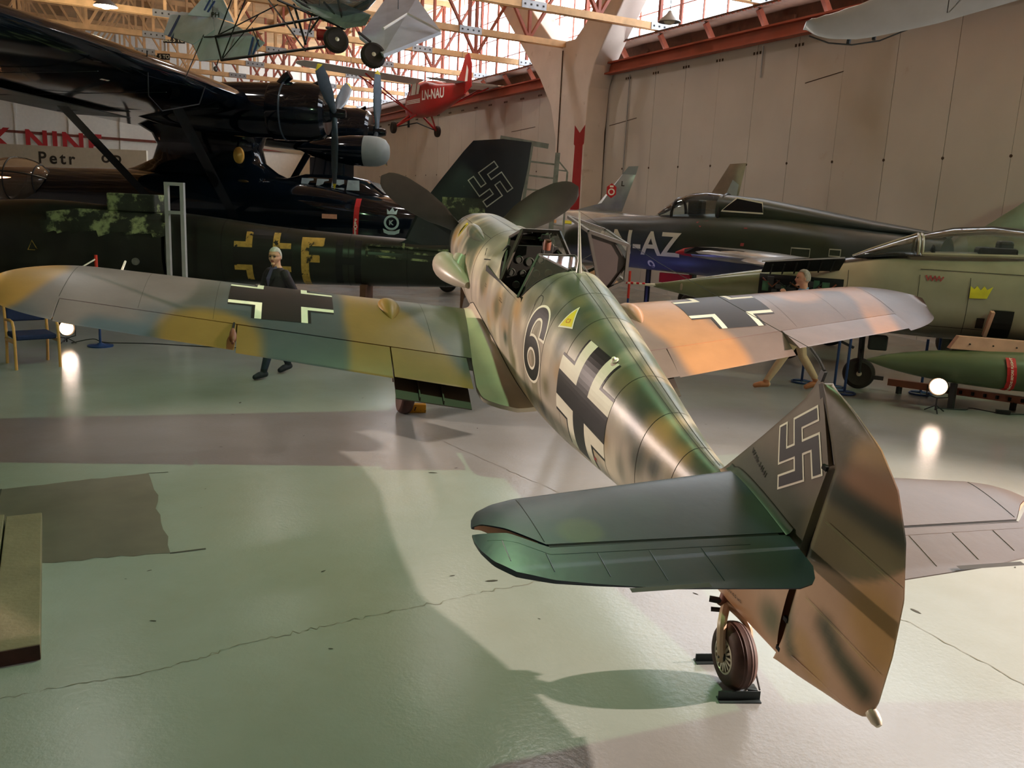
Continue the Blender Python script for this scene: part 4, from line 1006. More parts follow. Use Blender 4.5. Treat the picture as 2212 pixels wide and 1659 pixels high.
V = [bp((XR-.02, y, z)) for y, z in arm]+[bp((XR-.035, y, z)) for y, z in arm]; n = len(arm)
mk('armour_plate', V, [tuple(range(n)), tuple(range(2*n-1, n-1, -1))]+[(i, (i+1) % n, n+(i+1) % n, n+i) for i in range(n)], 'armour', hd, smooth=False)
MB().beam(bp((XR-.01, *lerp2(K[0], K[1], .62))), bp((XR-.01, *lerp2(K[1], K[2], .48))), .014).beam(bp((XR-.01, *lerp2(K[1], K[2], .56))), bp((XR-.01, *lerp2(K[2], K[3], .62))), .014).build('armour_strap', 'seam', hd, smooth=False)
MB().tube([bp((4.20, -.33, .40)), bp((4.1, .27, .75))], .002, 4).build('hood_cable', 'seam', hd)
# aerial wires
for tgt in ((7.95, 0, 1.262),): MB().tube([bp((4.42, 0, 1.19)), bp((6.2, 0, 1.20)), bp(tgt)], .0016, 4).build('aerial_wire', 'seam', fighter)
# ---- main gear
for sgn in (-1, 1):
    cw = Vector((1.86, 1.03*sgn, -1.46)); Mg = frame_z(bp(cw), (0, sgn, .12), (0, 0, 1))
    MB().lathe([(.19, -.07), (.25, -.085), (.30, -.075), (.325, -.045), (.33, 0), (.325, .045), (.30, .075), (.25, .085), (.19, .07)], 36, Mg).build('main_tyre', 'tyre_brown', fighter)
    MB().lathe([(0, -.06), (.19, -.065), (.195, -.05), (.195, .05), (.19, .065), (0, .03)], 28, Mg).build('wheel_hub', 'alu', fighter)
    MB().tube([bp((1.92, .93*sgn, -1.42)), bp((2.20, .48*sgn, -.55))], [.05, .065], 12).build('gear_leg', 'camo', fighter, col=lambda co: np.tile(LG, (len(co), 1)))
    mk('gear_door', [bp(v) for v in ((1.75, 1.13*sgn, -1.30), (2.12, 1.13*sgn, -1.28), (2.40, .72*sgn, -.55), (2.0, .72*sgn, -.55), (1.75, 1.15*sgn, -1.30), (2.12, 1.15*sgn, -1.28), (2.40, .74*sgn, -.55), (2.0, .74*sgn, -.55))], [(0, 1, 2, 3), (7, 6, 5, 4), (0, 4, 5, 1), (1, 5, 6, 2), (2, 6, 7, 3), (3, 7, 4, 0)], 'camo', fighter, smooth=False, col=lambda co: np.tile(GY, (len(co), 1)))
    V = []
    for y0 in (.75, 1.40):
        for x0, z0 in ((2.75, -.66), (3.5, -.62), (3.55, -.78), (3.2, -.82), (2.85, -.80)): V.append(bp((x0, y0*sgn, z0+.11*(y0-.75))))
    mk('radiator_housing', V, [(0, 1, 2, 3, 4), (9, 8, 7, 6, 5)]+[(i, (i+1) % 5, 5+(i+1) % 5, 5+i) for i in range(5)], 'camo', fighter, smooth=False, col=lambda co: np.tile(GY, (len(co), 1)))
# ------------------------------------------------------------------ placing helpers: a point seen at a pixel at a chosen distance along the view axis
_CR = Vector(_R[0]); _CU = Vector(_R[1]); _CB = Vector(_R[2]); CAMP = Vector((-2.304, -3.716, 2.456))
def at(px, py, dist): return CAMP+(_CR*((px-1106)/F_PX)-_CU*((py-829.5)/F_PX)-_CB)*dist
_fh = Vector((-_CB.x, -_CB.y, 0)).normalized(); _rh = Vector((_fh.y, -_fh.x, 0))
def hdir(deg): a = rad(deg); return _rh*cos(a)-_fh*sin(a)      # horizontal direction, deg turned from picture-right towards the camera
def mat_aft(origin, aft, pitch=0.0, roll=0.0):
    """local x = aft, y = starboard, z = up"""
    x = Vector((aft.x, aft.y, 0)).normalized(); z = ZV; y = z.cross(x)
    M = Matrix(((x.x, y.x, z.x, origin[0]), (x.y, y.y, z.y, origin[1]), (x.z, y.z, z.z, origin[2]), (0, 0, 0, 1)))
    return M @ Matrix.Rotation(pitch, 4, 'Y') @ Matrix.Rotation(roll, 4, 'X')
def body(tab, x0, x1, n, ns=40, e=2.3, caps=(True, True)):
    rings = []
    for x in np.linspace(x0, x1, n):
        r = interp(tab, x); rings.append(sring(x, r[0], r[1], r[2], r[4] if len(r) > 4 else e, ns, r[3] if len(r) > 3 else None))
    return MB().loft(rings, caps=caps)
def wing_loft(stations, nu=16, camber=.02):
    """stations: (y, x_le, x_te, z, thickness fraction)"""
    rings = []
    for y, a, b, z, t in stations:
        up = []; lo = []
        for k in range(nu+1):
            u = (1-cos(pi*k/nu))/2; zu, zl = airfoil(u, t, camber); up.append((a+(b-a)*u, y, z+zu*(b-a))); lo.append((a+(b-a)*u, y, z+zl*(b-a)))
        rings.append(up+lo[::-1][1:-1])
    return MB().loft(rings)
def fin_plate(poly, th, y=0.0, taper=.3):
    """vertical surface from an x-z outline with a lens section"""
    n = len(poly); cx = sum(p[0] for p in poly)/n; cz = sum(p[1] for p in poly)/n; V = []
    for s_ in (-1, 1):
        V += [(x, y+s_*th*taper, z) for x, z in poly]+[(cx+(x-cx)*.7, y+s_*th, cz+(z-cz)*.8) for x, z in poly]
    Fc = []
    for o in (0, 2*n):
        Fc += [(o+i, o+(i+1) % n, o+n+(i+1) % n, o+n+i) for i in range(n)]+[tuple(o+n+i for i in range(n))]
    Fc += [(i, (i+1) % n, 2*n+(i+1) % n, 2*n+i) for i in range(n)]
    return MB().add(V, Fc)
def wheel_part(c, axis, r, w, parent, tyre='tyre', hub_m='alu', nm='wheel'):
    Mx = frame_z(c, axis); k = w/2
    t = MB().lathe([(r*.56, -k*.85), (r*.75, -k), (r*.92, -k*.8), (r, -k*.3), (r, k*.3), (r*.92, k*.8), (r*.75, k), (r*.56, k*.85)], 32, Mx).build(nm+'_tyre', tyre, parent)
    MB().lathe([(0, -k*.6), (r*.3, -k*.7), (r*.56, -k*.85), (r*.57, 0), (r*.56, k*.85), (r*.3, k*.7), (r*.12, k*.9), (0, k*.95)], 24, Mx).build(nm+'_hub', hub_m, parent)
# ------------------------------------------------------------------ black flying boat on the left
mat('boat_black', (7, 16, 25), 0.08, var=0.3, scale=1.2, bump=.006, bscale=2.0, coat=.2); mat('boat_black2', (15, 16, 15), 0.5, var=0.3)
mat('boat_under', (13, 15, 16), .42, var=.35, scale=2); mat('prop_grey', (78, 92, 104), .35, .2); mat('amber_lens', (214, 160, 72), .25); mat('radome_grey', (130, 138, 138), .5, var=.06); mat('wing_grey_metal', (118, 124, 126), .4, .3, var=.2, scale=2)
glass('blister_plexi', (240, 214, 190), .35, .06)
boat = thing('flying_boat', 'huge black twin-engined flying boat with its wing reaching over the left corner', 'aircraft', matrix=mat_aft(at(718, 245, 21.0)+Vector((0, 0, 0)), -hdir(2)))
# recentre: local y = starboard points to the camera; the near hub sits at y = 2.6
boat.matrix_world = boat.matrix_world @ Matrix.Translation((0, -2.6, 0))
HUL = [(-3.1, .10, -2.35, -2.75, -2.6), (-2.8, .5, -2.2, -3.0, -2.6), (-2.2, .95, -2.1, -3.45, -2.6), (-1.4, 1.25, -1.98, -3.8, -2.6), (-.4, 1.42, -1.80, -3.98, -2.5), (.8, 1.5, -1.62, -4.05, -2.5), (3, 1.55, -1.52, -4.1, -2.5), (6, 1.5, -1.50, -4.0, -2.4), (8.5, 1.35, -1.55, -3.7, -2.4), (11, 1.05, -1.62, -3.2, -2.3), (14, .55, -1.6, -2.6, -2.1)]
body(HUL, -3.1, 14, 50, 40, 2.5).build('hull', 'boat_black', boat)
# cockpit roof with framed panes
rings = [sring(x, w, zt, -2.2, 3.2, 24, -2.0) for x, w, zt in ((-.95, .7, -1.92), (-.45, .86, -1.52), (.3, .92, -1.40), (1.3, .92, -1.42), (2.0, .8, -1.6))]
cab = MB().loft(rings).build('cockpit_roof', 'boat_black', boat)
for k in range(4):
    x = -.32+.42*k; mk('cockpit_pane', [(x, .905, -1.82), (x+.36, .925, -1.82), (x+.34, .84, -1.55), (x+.03, .80, -1.55)], [(0, 1, 2, 3)], mat('pane_sky', (150, 165, 170), .08, var=.2), cab, smooth=False)
for k in range(3): mk('cockpit_pane', [(-.93+.0*k, .55-.42*k, -1.86), (-.93, .20-.42*k, -1.86), (-.52, .22-.42*k, -1.56), (-.52, .52-.42*k, -1.56)], [(0, 1, 2, 3)], 'pane_sky', cab, smooth=False)
# pylon with flared ends
rings = []
for z, x0, x1, w in ((-1.7, 1.6, 7.2, .75), (-1.45, 2.2, 6.3, .62), (-1.2, 2.55, 5.75, .55), (-.8, 2.65, 5.6, .55), (-.5, 2.55, 5.75, .58), (-.25, 2.2, 6.2, .7), (0, 1.9, 6.4, .8)):
    rings.append([((x0+x1)/2+(x1-x0)/2*math.copysign(abs(cos(a))**.8, cos(a)), w*math.copysign(abs(sin(a))**.8, sin(a)), z) for a in np.linspace(0, 2*pi, 32, endpoint=False)])
MB().loft(rings).build('wing_pylon', 'boat_black', boat)
W = []
for y, a, b, z, t in ((-15.8, 2.6, 5.4, .1, .07), (-15, 2.2, 5.8, .1, .12), (-7, 1.9, 6.4, .08, .16), (0, 1.9, 6.4, .05, .165), (7, 1.9, 6.4, .08, .16), (10, 1.98, 6.25, .1, .15), (13, 2.15, 6.0, .1, .14), (15, 2.35, 5.8, .1, .12), (15.6, 2.65, 5.5, .1, .09), (15.85, 3.2, 5.0, .1, .05)): W.append((y, a, b, z, t))
wl_ = wing_loft(W, 20); wl_.v = [(x, y, z+.12-(x-1.9)*.10) for x, y, z in wl_.v]; wl_.build('wing', 'boat_black', boat)
for y in (4.3, 7.0, 9.6, 12.2): MB().beam((2.2, y, -.16), (6.0, y, -.37), .02, .01).build('wing_joint', 'boat_black2', boat, smooth=False)
mk('trailing_panel', [(4.9, 3.0, -.36), (6.45, 3.0, -.33), (6.45, 12.2, -.30), (4.9, 12.2, -.33), (4.9, 3.0, -.34), (6.45, 3.0, -.31), (6.45, 12.2, -.28), (4.9, 12.2, -.31)], [(0, 1, 2, 3), (7, 6, 5, 4), (0, 4, 5, 1), (1, 5, 6, 2), (2, 6, 7, 3), (3, 7, 4, 0)], 'wing_grey_metal', boat, smooth=False)
for sy in (1, -1):
    for a, b in (((2.7, 5.4*sy, -.28), (2.9, 1.45*sy, -2.75)), ((5.4, 5.4*sy, -.2), (4.9, 1.45*sy, -2.65))):
        d = Vector(b)-Vector(a); rings = []
        for q_ in (Vector(a), Vector(b)): rings.append([q_+Vector((.13*cos(t), 0, 0))+Vector((0, .035*sin(t), .02*sin(t))) for t in np.linspace(0, 2*pi, 14, endpoint=False)])
        MB().loft(rings).build('wing_strut', 'boat_black', boat)
    MB().box((5.4, 5.4*sy, -.22), (.5, .25, .16)).build('strut_socket', 'boat_black', boat, smooth=False, bevel=.03)
    # engine: cowling, nacelle, gills, propeller
    c = 2.6*sy; Me = Matrix.Translation((0, c, 0)) @ Matrix.Rotation(pi/2, 4, 'Y')
    cw = MB().lathe([(.30, .16), (.52, .12), (.62, .2), (.685, .45), (.70, .9), (.695, 1.45), (.66, 1.5)], 40, Me).build('engine_cowling', 'boat_black', boat)
    MB().lathe([(.703, 1.12), (.708, 1.14), (.703, 1.16)], 40, Me).build('cowling_band', 'prop_grey', cw)
    MB().lathe([(.66, 1.5), (.66, 2.2), (.60, 3.2), (.45, 4.3), (.2, 5.2), (.02, 5.6)], 32, Me @ Matrix.Translation((0, 0, 0))).build('nacelle', 'boat_black', boat)
    MB().tube([(1.25, c+.12, .60), (1.10, c+.15, .78), (1.0, c+.16, .84)], [.13, .12, .11], 12).build('air_scoop', 'boat_black', boat); MB().tube([(.55, c-.1, .62), (.30, c-.1, .74)], [.07, .06], 10).build('exhaust_pipe', 'boat_black', boat)
    MB().lathe([(0, -.36), (.09, -.34), (.12, -.22), (.12, 0), (.20, .02), (.24, .2), (.26, .3)], 20, Me).build('propeller_hub', 'boat_black', boat)
    for ang in ((180, 60, -60) if sy > 0 else (0, 120, 240)):
        a = rad(ang); rd = Vector((0, sin(a), cos(a))); tg = Vector((0, cos(a), -sin(a))); rings = []
        for i in range(15):
            t = i/14; r = .1+1.72*t; ch = np.interp(t, [0, .12, .35, .7, .93, 1], [.07, .08, .14, .155, .12, .02]); th = np.interp(t, [0, .2, 1], [.07, .035, .008]); be = rad(np.interp(t, [0, 1], [62, 35]))
            cd = tg*cos(be)+Vector((1, 0, 0))*sin(be); nd = -tg*sin(be)+Vector((1, 0, 0))*cos(be); p0 = Vector((-.06, c, 0))+rd*r
            rings.append([p0+cd*(ch*cos(q_))+nd*(th*sin(q_)) for q_ in np.linspace(0, 2*pi, 12, endpoint=False)])
        bl = MB().loft(rings[:14]).build('propeller_blade', 'prop_grey', boat); MB().loft(rings[13:]).build('blade_tip', 'decal_yellow', bl)
# radar pod above the cockpit
MB().lathe([(0, 0), (.20, .02), (.33, .12), (.40, .30), (.42, .55), (.415, .72)], 32, Matrix.Translation((-.95, 0, -.72)) @ Matrix.Rotation(pi/2, 4, 'Y')).build('radome', 'radome_grey', boat)
MB().lathe([(.418, .70), (.41, 1.1), (.34, 1.7), (.2, 2.2), (.03, 2.6)], 32, Matrix.Translation((-.95, 0, -.72)) @ Matrix.Rotation(pi/2, 4, 'Y')).build('radar_pod', 'boat_black', boat)
MB().loft([[(x, y_, z) for x, y_ in ((.05, 0), (.4, .12), (1.0, .1), (1.3, 0), (1.0, -.1), (.4, -.12))] for z in (-1.5, -.95)]).build('radar_pylon', 'boat_black', boat)
# gun blister, lenses, crest, warning stripe on the starboard side
rings = []
bx, bz = 9.15, -1.98
fr_m = 'boat_black2'
V = []
for i in range(13):
    a = pi*i/12-pi/2
    rings.append([(bx+1.0*sin(a), 1.0+.62*cos(a)*cos(b_)+.02, bz+.62*cos(a)*sin(b_)) for b_ in np.linspace(-1.2, 1.75, 16)])
bl = MB().loft(rings, closed=False).build('blister', 'blister_plexi', boat)
for i in (0, 3, 6, 9, 12): MB().tube(rings[i] if 0 < i < 12 else [rings[i][0], rings[i][1]], .022, 6).build('blister_frame', fr_m, bl)
for j in (0, 8, 15): MB().tube([r[j] for r in rings], .022, 6).build('blister_frame', fr_m, bl)
mat('tube_lamp', (255, 190, 150), .3, emit=14)
MB().tube([(bx-.75, 1.1, bz+.05), (bx+.9, 1.1, bz+.05)], .035, 8).build('strip_lamp', 'tube_lamp', bl)
MB().box((bx, .75, bz-.2), (1.7, .3, .5)).build('blister_lining', mat('lining_warm', (190, 130, 100), .6), bl, smooth=False)
def hull_side(x, z):
    r = interp(HUL, x); w, zt, zb, zc = r[:4]; q_ = min(1, abs((z-zc)/((zt-zc) if z > zc else (zc-zb)))); return w*(max(0, 1-q_**2.5))**(1/2.5)
def hs(x, z, off=.012): return (x, hull_side(x, z)+off, z)
MB().lathe([(0, 0), (.17, .0), (.16, .03), (0, .05)], 20, frame_z((3.1, .56, -1.02), (0, 1, 0)) @ Matrix.Diagonal((.85, 1.35, 3.0, 1))).build('amber_lamp', 'amber_lens', boat)
decal('hull_lens', *rects2d([(-.2, -.06, .2, .06)]), lambda u, v: hs(.35+u, -2.53+v, .02), 'warm_pink', boat)
decal('warning_stripe', *rects2d([(-.07, -.72, .07, .62)]), lambda u, v: hs(-.35+u-.05*v, -2.65+v, .02), 'decal_red', boat, .2)
for i, ch in enumerate('PROPELLER'):
    V2, F2 = bold2d(ch, .12, .004); decal('stripe_letter', V2, F2, lambda u, v, i=i: hs(-.35-u+.004*i, -2.60-.085*i+v, .035), 'decal_white', boat)
mat('crest_grey', (150, 176, 170), .5)
V2, F2 = ribbon2d(circle(0, 0, .17, .17, 28), .028, True); decal('crest_ring', V2, F2, lambda u, v: hs(-1.28-u, -2.62+v, .02), 'crest_grey', boat)
decal('crest_crown', [(-.12, .22), (.12, .22), (.14, .36), (.07, .29), (0, .40), (-.07, .29), (-.14, .36)], [(0, 1, 2, 3, 4, 5, 6)], lambda u, v: hs(-1.28-u, -2.62+v, .02), 'crest_grey', boat)
decal('crest_ribbon', [(-.22, -.16), (-.1, -.22), (.1, -.22), (.22, -.16), (.2, -.27), (.08, -.32), (-.08, -.32), (-.2, -.27)], [(0, 1, 2, 3, 4, 5, 6, 7)], lambda u, v: hs(-1.28-u, -2.62+v, .02), 'crest_grey', boat)
V2, F2 = bold2d('K', .17, .006); decal('crest_bird', V2, F2, lambda u, v: hs(-1.28-u, -2.62+v, .022), 'crest_grey', boat)
decal('wing_placard', *rects2d([(-.11, -.07, .11, .07)]), lambda u, v: (2.35+.3*v-u*.2, 9.1-u*.9, -.235-.1*v), 'decal_white', boat); V2, F2 = bold2d('4', .12, .005); decal('placard_mark', V2, F2, lambda u, v: (2.35+.3*v-u*.2, 9.1-u*.9, -.24-.1*v), 'decal_red', boat)
MB().tube([(2.0, 8.2, .42), (2.1, 8.0, -.35), (2.3, 7.0, -.52), (2.0, 5.9, -.25), (1.92, 5.7, .2)], .012, 6).build('loose_cable', 'boat_black2', boat)
MB().tube([(3.2, 0, -4.5), (3.2, 0, -4.1)], .3, 12).build('keel_stand', 'steel_dark', boat)
for sy in (1, -1):
    MB().tube([(4.2, 1.4*sy, -3.2), (4.2, 1.75*sy, -4.0)], .09, 8).build('gear_leg', 'steel_dark', boat); wheel_part((4.2, 1.85*sy, -4.08), (0, 1, 0), .45, .3, boat)
# ------------------------------------------------------------------ dark fuselage wreck with a bare rudder frame (x along picture-right)
mat('wreck_dark', (38, 40, 32), 0.34, var=.35, scale=1.4, spots=((70, 74, 58), 2.2, .62, .85), bump=.05, bscale=6)
mat('wreck_corroded', (46, 50, 38), .7, var=.35, scale=3, spots=((150, 164, 110), 2.6, .50, .60), bump=.3, bscale=16)
mat('wreck_side', (34, 31, 27), .45, var=.3, scale=2.0)
mat('wreck_tail', (26, 29, 34), .42, var=.35, scale=1.6, spots=((92, 96, 84), 5, .68, .82)); mat('wreck_yellow', (198, 160, 74), .55, var=.2, scale=9, spots=((40, 36, 28), 7, .56, .62)); mat('bare_metal', (140, 142, 132), .45, .5, var=.25, scale=8); mat('wreck_line', (176, 176, 160), .6, var=.2)
wk = thing('aircraft_wreck', 'battered dark fuselage wreck with yellow cross outline and bare rudder frame', 'aircraft wreck', matrix=mat_aft(at(640, 560, 18.0), hdir(0)))
wk.location.z = 0; wk.matrix_world = mat_aft(Vector((at(640, 560, 18.0).x, at(640, 560, 18.0).y, 0)), hdir(0))
WT = [(-6.6, .55, 2.10, .55, 1.35), (-5.2, .62, 2.18, .52, 1.4), (-3.6, .62, 2.10, .52, 1.35), (-2.2, .60, 2.02, .55, 1.3), (0, .54, 1.82, .66, 1.25), (2.0, .42, 1.73, .70, 1.22), (3.1, .28, 1.70, .74, 1.2), (4.1, .12, 1.66, .82, 1.2), (4.5, .05, 1.6, .9, 1.2)]
def wside(x, z, off=.015):
    w, zt, zb, zc = interp(WT, x)[:4]; q_ = min(.999, abs((z-zc)/((zt-zc) if z > zc else (zc-zb)))); return (x, -(w*(1-q_**2.4)**(1/2.4)+off), z)
body(WT, -2.55, 4.5, 40, 36, 2.4).build('rear_fuselage', 'wreck_dark', wk)
body(WT, -6.6, -2.62, 24, 36, 2.4).build('front_fuselage', 'wreck_dark', wk)
rq = random.Random(21); P_ = [(-5.0, .78), (-4.4, .88), (-2.7, .86)]+[(-2.65-.16*k, .47+.07*rq.random()-.008*k) for k in range(15)]
decal('corroded_skin', P_, [tuple(range(len(P_)))], lambda u, v: wside(u, 1.2+v*.95, .012), 'wreck_corroded', wk, .12)
for x in (-1.4, -.1, 1.2, 2.4, 3.2): rings = [[sring(x+d, *(np.array(interp(WT, x)[:3])+np.array((.004, .004, -.004))), 2.4, 36, interp(WT, x)[3]) for d in (-.012, .012)]]; MB().loft(rings[0], caps=(False, False)).build('skin_lap', 'wreck_side', wk)
# cross outline, F and faint H on the side facing the camera (local -y)
xc, zc_ = -.55, 1.24
def wf(u, v): return wside(xc+u, zc_+v, .016)
V2, F2 = cross_core(.34, .60); decal('cross_black', V2, F2, lambda u, v: wside(xc+u, zc_+v*.9, .010), 'wreck_side', wk, .08)
for A4 in angle4(.21, .135, .58): decal('cross_outline', *A4, lambda u, v: wside(xc+u, zc_+v*.85, .016), 'wreck_yellow', wk, .06)
V2, F2 = rects2d([(-.22, -.55, -.06, .45), (-.06, .28, .24, .45), (-.06, -.05, .16, .10)]); decal('letter_f', V2, F2, lambda u, v: wside(.46+u, 1.22+v, .016), 'wreck_yellow', wk, .06)
V2, F2 = rects2d([(-.26, -.5, -.12, .4), (.12, -.5, .26, .4), (-.12, -.1, .12, .05)]); decal('letter_h', V2, F2, lambda u, v: wside(1.2+u, 1.25+v, .014), 'cockpit_black', wk, .06)
V2, F2 = ribbon2d([(-.1, -.09), (.1, -.09), (0, .1)], .012, True); decal('hazard_triangle', V2, F2, lambda u, v: wside(-5.25+u, 1.25+v, .02), 'wreck_yellow', wk)
# turret hole rim, hatch box and skin remains on the front part
MB().box((-3.3, -.1, 2.2), (1.0, .6, .36)).build('hatch_box', 'wreck_corroded', wk, smooth=False, bevel=.03)
for k in range(9):
    rr_ = random.Random(k); x = -4.9+.28*k; P = [(x+rr_.uniform(-.2, .2), z) for z in (1.95, 1.75, 1.6, 1.45)]
    V2 = [(x-.22, .9-rr_.random()*.2), (x+.25, .95-rr_.random()*.2), (x+.3, .62), (x-.1, .55-rr_.random()*.15)]; decal('peeled_skin', [(a_, b_) for a_, b_ in V2], [(0, 1, 2, 3)], lambda u, v: wside(u, 1.2+v*.7, .02+.01*sin(u*9)), 'wreck_corroded', wk, .12)
MB().lathe([(.05, 0), (.075, 0), (.075, .05), (.05, .05)], 14, frame_z(wside(-3.15, 1.02, 0), (0, -1, 0))).build('pipe_stub', 'bare_metal', wk)
# open frame on the rear deck
op = MB(); 
for a, b in (((2.35, -.42, 1.58), (4.0, -.24, 1.52)), ((2.35, -.44, 1.36), (4.0, -.28, 1.28)), ((2.35, -.43, 1.58), (2.35, -.44, 1.36)), ((4.0, -.24, 1.55), (4.0, -.28, 1.24)), ((3.1, -.35, 1.64), (3.1, -.38, 1.34)), ((2.35, -.43, 1.47), (4.0, -.26, 1.42))): MB().beam(a, b, .045).build('tail_slot_rail', 'wreck_corroded', wk, smooth=False)
# fin and bare rudder
fn_ = fin_plate([(3.05, 1.65), (3.35, 2.35), (3.75, 2.9), (4.25, 3.55), (4.45, 3.78), (5.05, 3.84), (5.65, 3.80), (5.60, 3.3), (5.45, 2.4), (5.38, 1.75), (4.6, 1.55)], .10).build('tail_fin', 'wreck_tail', wk, sharp=60)
mk('fin_root', [(2.2, -.36, 1.2), (3.15, -.25, 1.72), (3.4, -.08, 2.3), (5.4, -.05, 1.8), (5.3, -.1, 1.1), (2.2, .36, 1.2), (3.15, .25, 1.72), (3.4, .08, 2.3), (5.4, .05, 1.8), (5.3, .1, 1.1)], [(0, 1, 2, 3, 4), (9, 8, 7, 6, 5), (0, 5, 6, 1), (1, 6, 7, 2), (2, 7, 8, 3)], 'wreck_tail', wk, smooth=False)
decal('fin_panel', *rects2d([(3.85, 2.02, 4.75, 2.62)]), lambda u, v: (u, -.108, v), 'wreck_corroded', wk)
V2, F2 = hooked(.115, .5); rot_ = rad(-52)
def hk(k, off): return lambda u, v: (4.84+(u*cos(rot_)-v*sin(rot_))*k, -off, 2.92+(u*sin(rot_)+v*cos(rot_))*k)
decal('fin_marking_edge', V2, F2, hk(.68, .112), 'wreck_line', wk)
_b = .032; a2 = .115-_b; H = .5-_b
V2, F2 = rects2d([(-a2, -H, a2, H), (-H, -a2, -a2, a2), (a2, -a2, H, a2), (a2, .27+_b, H, H), (-H, -H, -a2, -.27-_b), (-H, a2, -.27-_b, H), (.27+_b, -H, H, -a2)])
decal('fin_marking', V2, F2, hk(.68, .118), 'wreck_tail', wk)
MB().beam((5.66, 0, 3.82), (5.45, 0, 1.7), .05, .07).build('fin_post', 'bare_metal', wk, smooth=False)
MB().beam((5.0, 0, 3.86), (6.0, 0, 3.74), .06, .10).build('fin_cap', 'bare_metal', wk, smooth=False)
MB().beam((6.20, 0, 3.62), (6.12, 0, 1.3), .07, .10).build('rudder_spar', 'bare_metal', wk, smooth=False); MB().beam((6.42, 0, 3.25), (6.40, 0, 1.7), .03, .04).build('rudder_tail_bar', 'bare_metal', wk, smooth=False)
MB().beam((6.18, 0, 3.5), (6.42, 0, 3.25), .03).build('rudder_rib', 'bare_metal', wk, smooth=False)
for k in range(7):
    z = 3.42-.28*k; MB().beam((5.62-.02*k, 0, z), (6.18, 0, z-.04), .025, .035).build('rudder_rib', 'bare_metal', wk, smooth=False); MB().beam((6.18, 0, z-.04-.1), (6.41, 0, z-.16), .02, .025).build('rudder_rib', 'bare_metal', wk, smooth=False)
for o_ in wk.children:
    if o_.name.split('.')[0] in ('tail_fin', 'fin_root', 'fin_panel', 'fin_marking_edge', 'fin_marking', 'fin_post', 'fin_cap', 'rudder_spar', 'rudder_tail_bar', 'rudder_rib', 'tail_slot_rail') and o_.data.users == 1:
        o_.data.transform(Matrix.Translation((-.78, 0, 0)))
# cradles under the fuselage
for x in (-5.5, -2.0, 1.5, 3.6):
    w, zt, zb, zc2 = interp(WT, x)[:4]; MB().box((x, 0, zb*.5), (.12, .9, zb+.1)).build('cradle', 'timber_dark', wk, smooth=False)
# upright open metal frame in front of the wreck
mf = thing('metal_frame', 'tall narrow grey metal frame standing before the corroded fuselage', 'frame', matrix=mat_aft(Vector((at(382, 560, 16.0).x, at(382, 560, 16.0).y, 0)), hdir(0)))
mat('frame_grey', (158, 160, 156), .5, var=.08)
for x in (-.145, .145): MB().box((x, 0, 1.31), (.07, .09, 2.62)).build('upright', 'frame_grey', mf, smooth=False)
for z in (2.60, 2.08, .7, .06): MB().box((0, 0, z), (.36 if z > .1 else .6, .10, .06)).build('cross_bar', 'frame_grey', mf, smooth=False)
MB().box((0, 0, .02), (.6, .5, .04)).build('foot_plate', 'frame_grey', mf, smooth=False)
# ------------------------------------------------------------------ jets on the right (x aft, y starboard, z up, from the ground under the nose)
mat('jet_green', attr=True, rough=.26, var=.10, scale=3); mat('jet_blue', (70, 84, 108), .4, var=.15); mat('jet_green2', attr=True, rough=.38, var=.15, scale=2)
mat('jet_silver', (168, 170, 170), .32, .75, var=.18, scale=3); mat('bay_black', (12, 13, 12), .7, var=.3); mat('bay_green', (50, 92, 62), .5, var=.3, scale=9); mat('glare_black', (16, 16, 18), .35); mat('label_yellow', (206, 196, 40), .5); mat('intake_pink', (206, 160, 138), .5); mat('faded_red', (150, 58, 56), .6, var=.3)
glass('canopy_glass', (226, 236, 236), .10, .03); mat('seat_dark', (40, 42, 40), .6)
SG1, SG2, SG3 = np.array(s2l(148, 144, 122)), np.array(s2l(118, 124, 92)), np.array(s2l(176, 160, 134))
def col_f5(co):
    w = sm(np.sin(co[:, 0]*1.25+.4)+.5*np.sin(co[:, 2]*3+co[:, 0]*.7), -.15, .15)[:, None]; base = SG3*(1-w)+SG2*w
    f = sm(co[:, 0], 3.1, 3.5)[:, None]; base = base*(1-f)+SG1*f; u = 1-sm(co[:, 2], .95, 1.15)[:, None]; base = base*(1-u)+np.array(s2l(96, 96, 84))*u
    g = ((co[:, 0] > 2.5) & (co[:, 0] < 3.9) & (co[:, 2] > 1.83+.16*(co[:, 0]-2.5)))[:, None]; return np.where(g, np.array(s2l(18, 18, 20)), base)
jet = thing('nose_bay_jet', 'grey-green jet fighter with its nose bay open and a long striped probe', 'aircraft', matrix=mat_aft(Vector((3.25, 9.09, 0)), Vector((.85, -.53, 0))))
J = [(0, .015, 1.36, 1.33, 1.345), (.5, .10, 1.46, 1.24, 1.34), (1.2, .21, 1.61, 1.12, 1.36), (2.0, .32, 1.77, 1.02, 1.39), (2.8, .39, 1.94, .94, 1.44), (3.6, .44, 2.09, .89, 1.48), (4.6, .48, 2.15, .87, 1.5), (6.0, .56, 2.18, .86, 1.5), (7.5, .60, 2.12, .86, 1.42), (8.6, .60, 2.08, .88, 1.42)]
def jside(x, z, off=.01, T=J):
    w, zt, zb, zc = interp(T, x)[:4]; q_ = min(.999, abs((z-zc)/((zt-zc) if z > zc else (zc-zb)))); return (x, -(w*(1-q_**2.3)**(1/2.3)+off), z)
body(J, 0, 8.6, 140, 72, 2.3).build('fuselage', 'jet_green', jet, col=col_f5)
pr = MB().tube([(-.62, 0, 1.36), (-.05, 0, 1.345), (.3, 0, 1.35)], [.012, .02, .05], 10).build('nose_probe', 'decal_white', jet)
for k in range(5): MB().tube([(-.5+.095*k, 0, 1.357), (-.455+.095*k, 0, 1.355)], .0215, 10).build('probe_stripe', 'decal_red', pr)
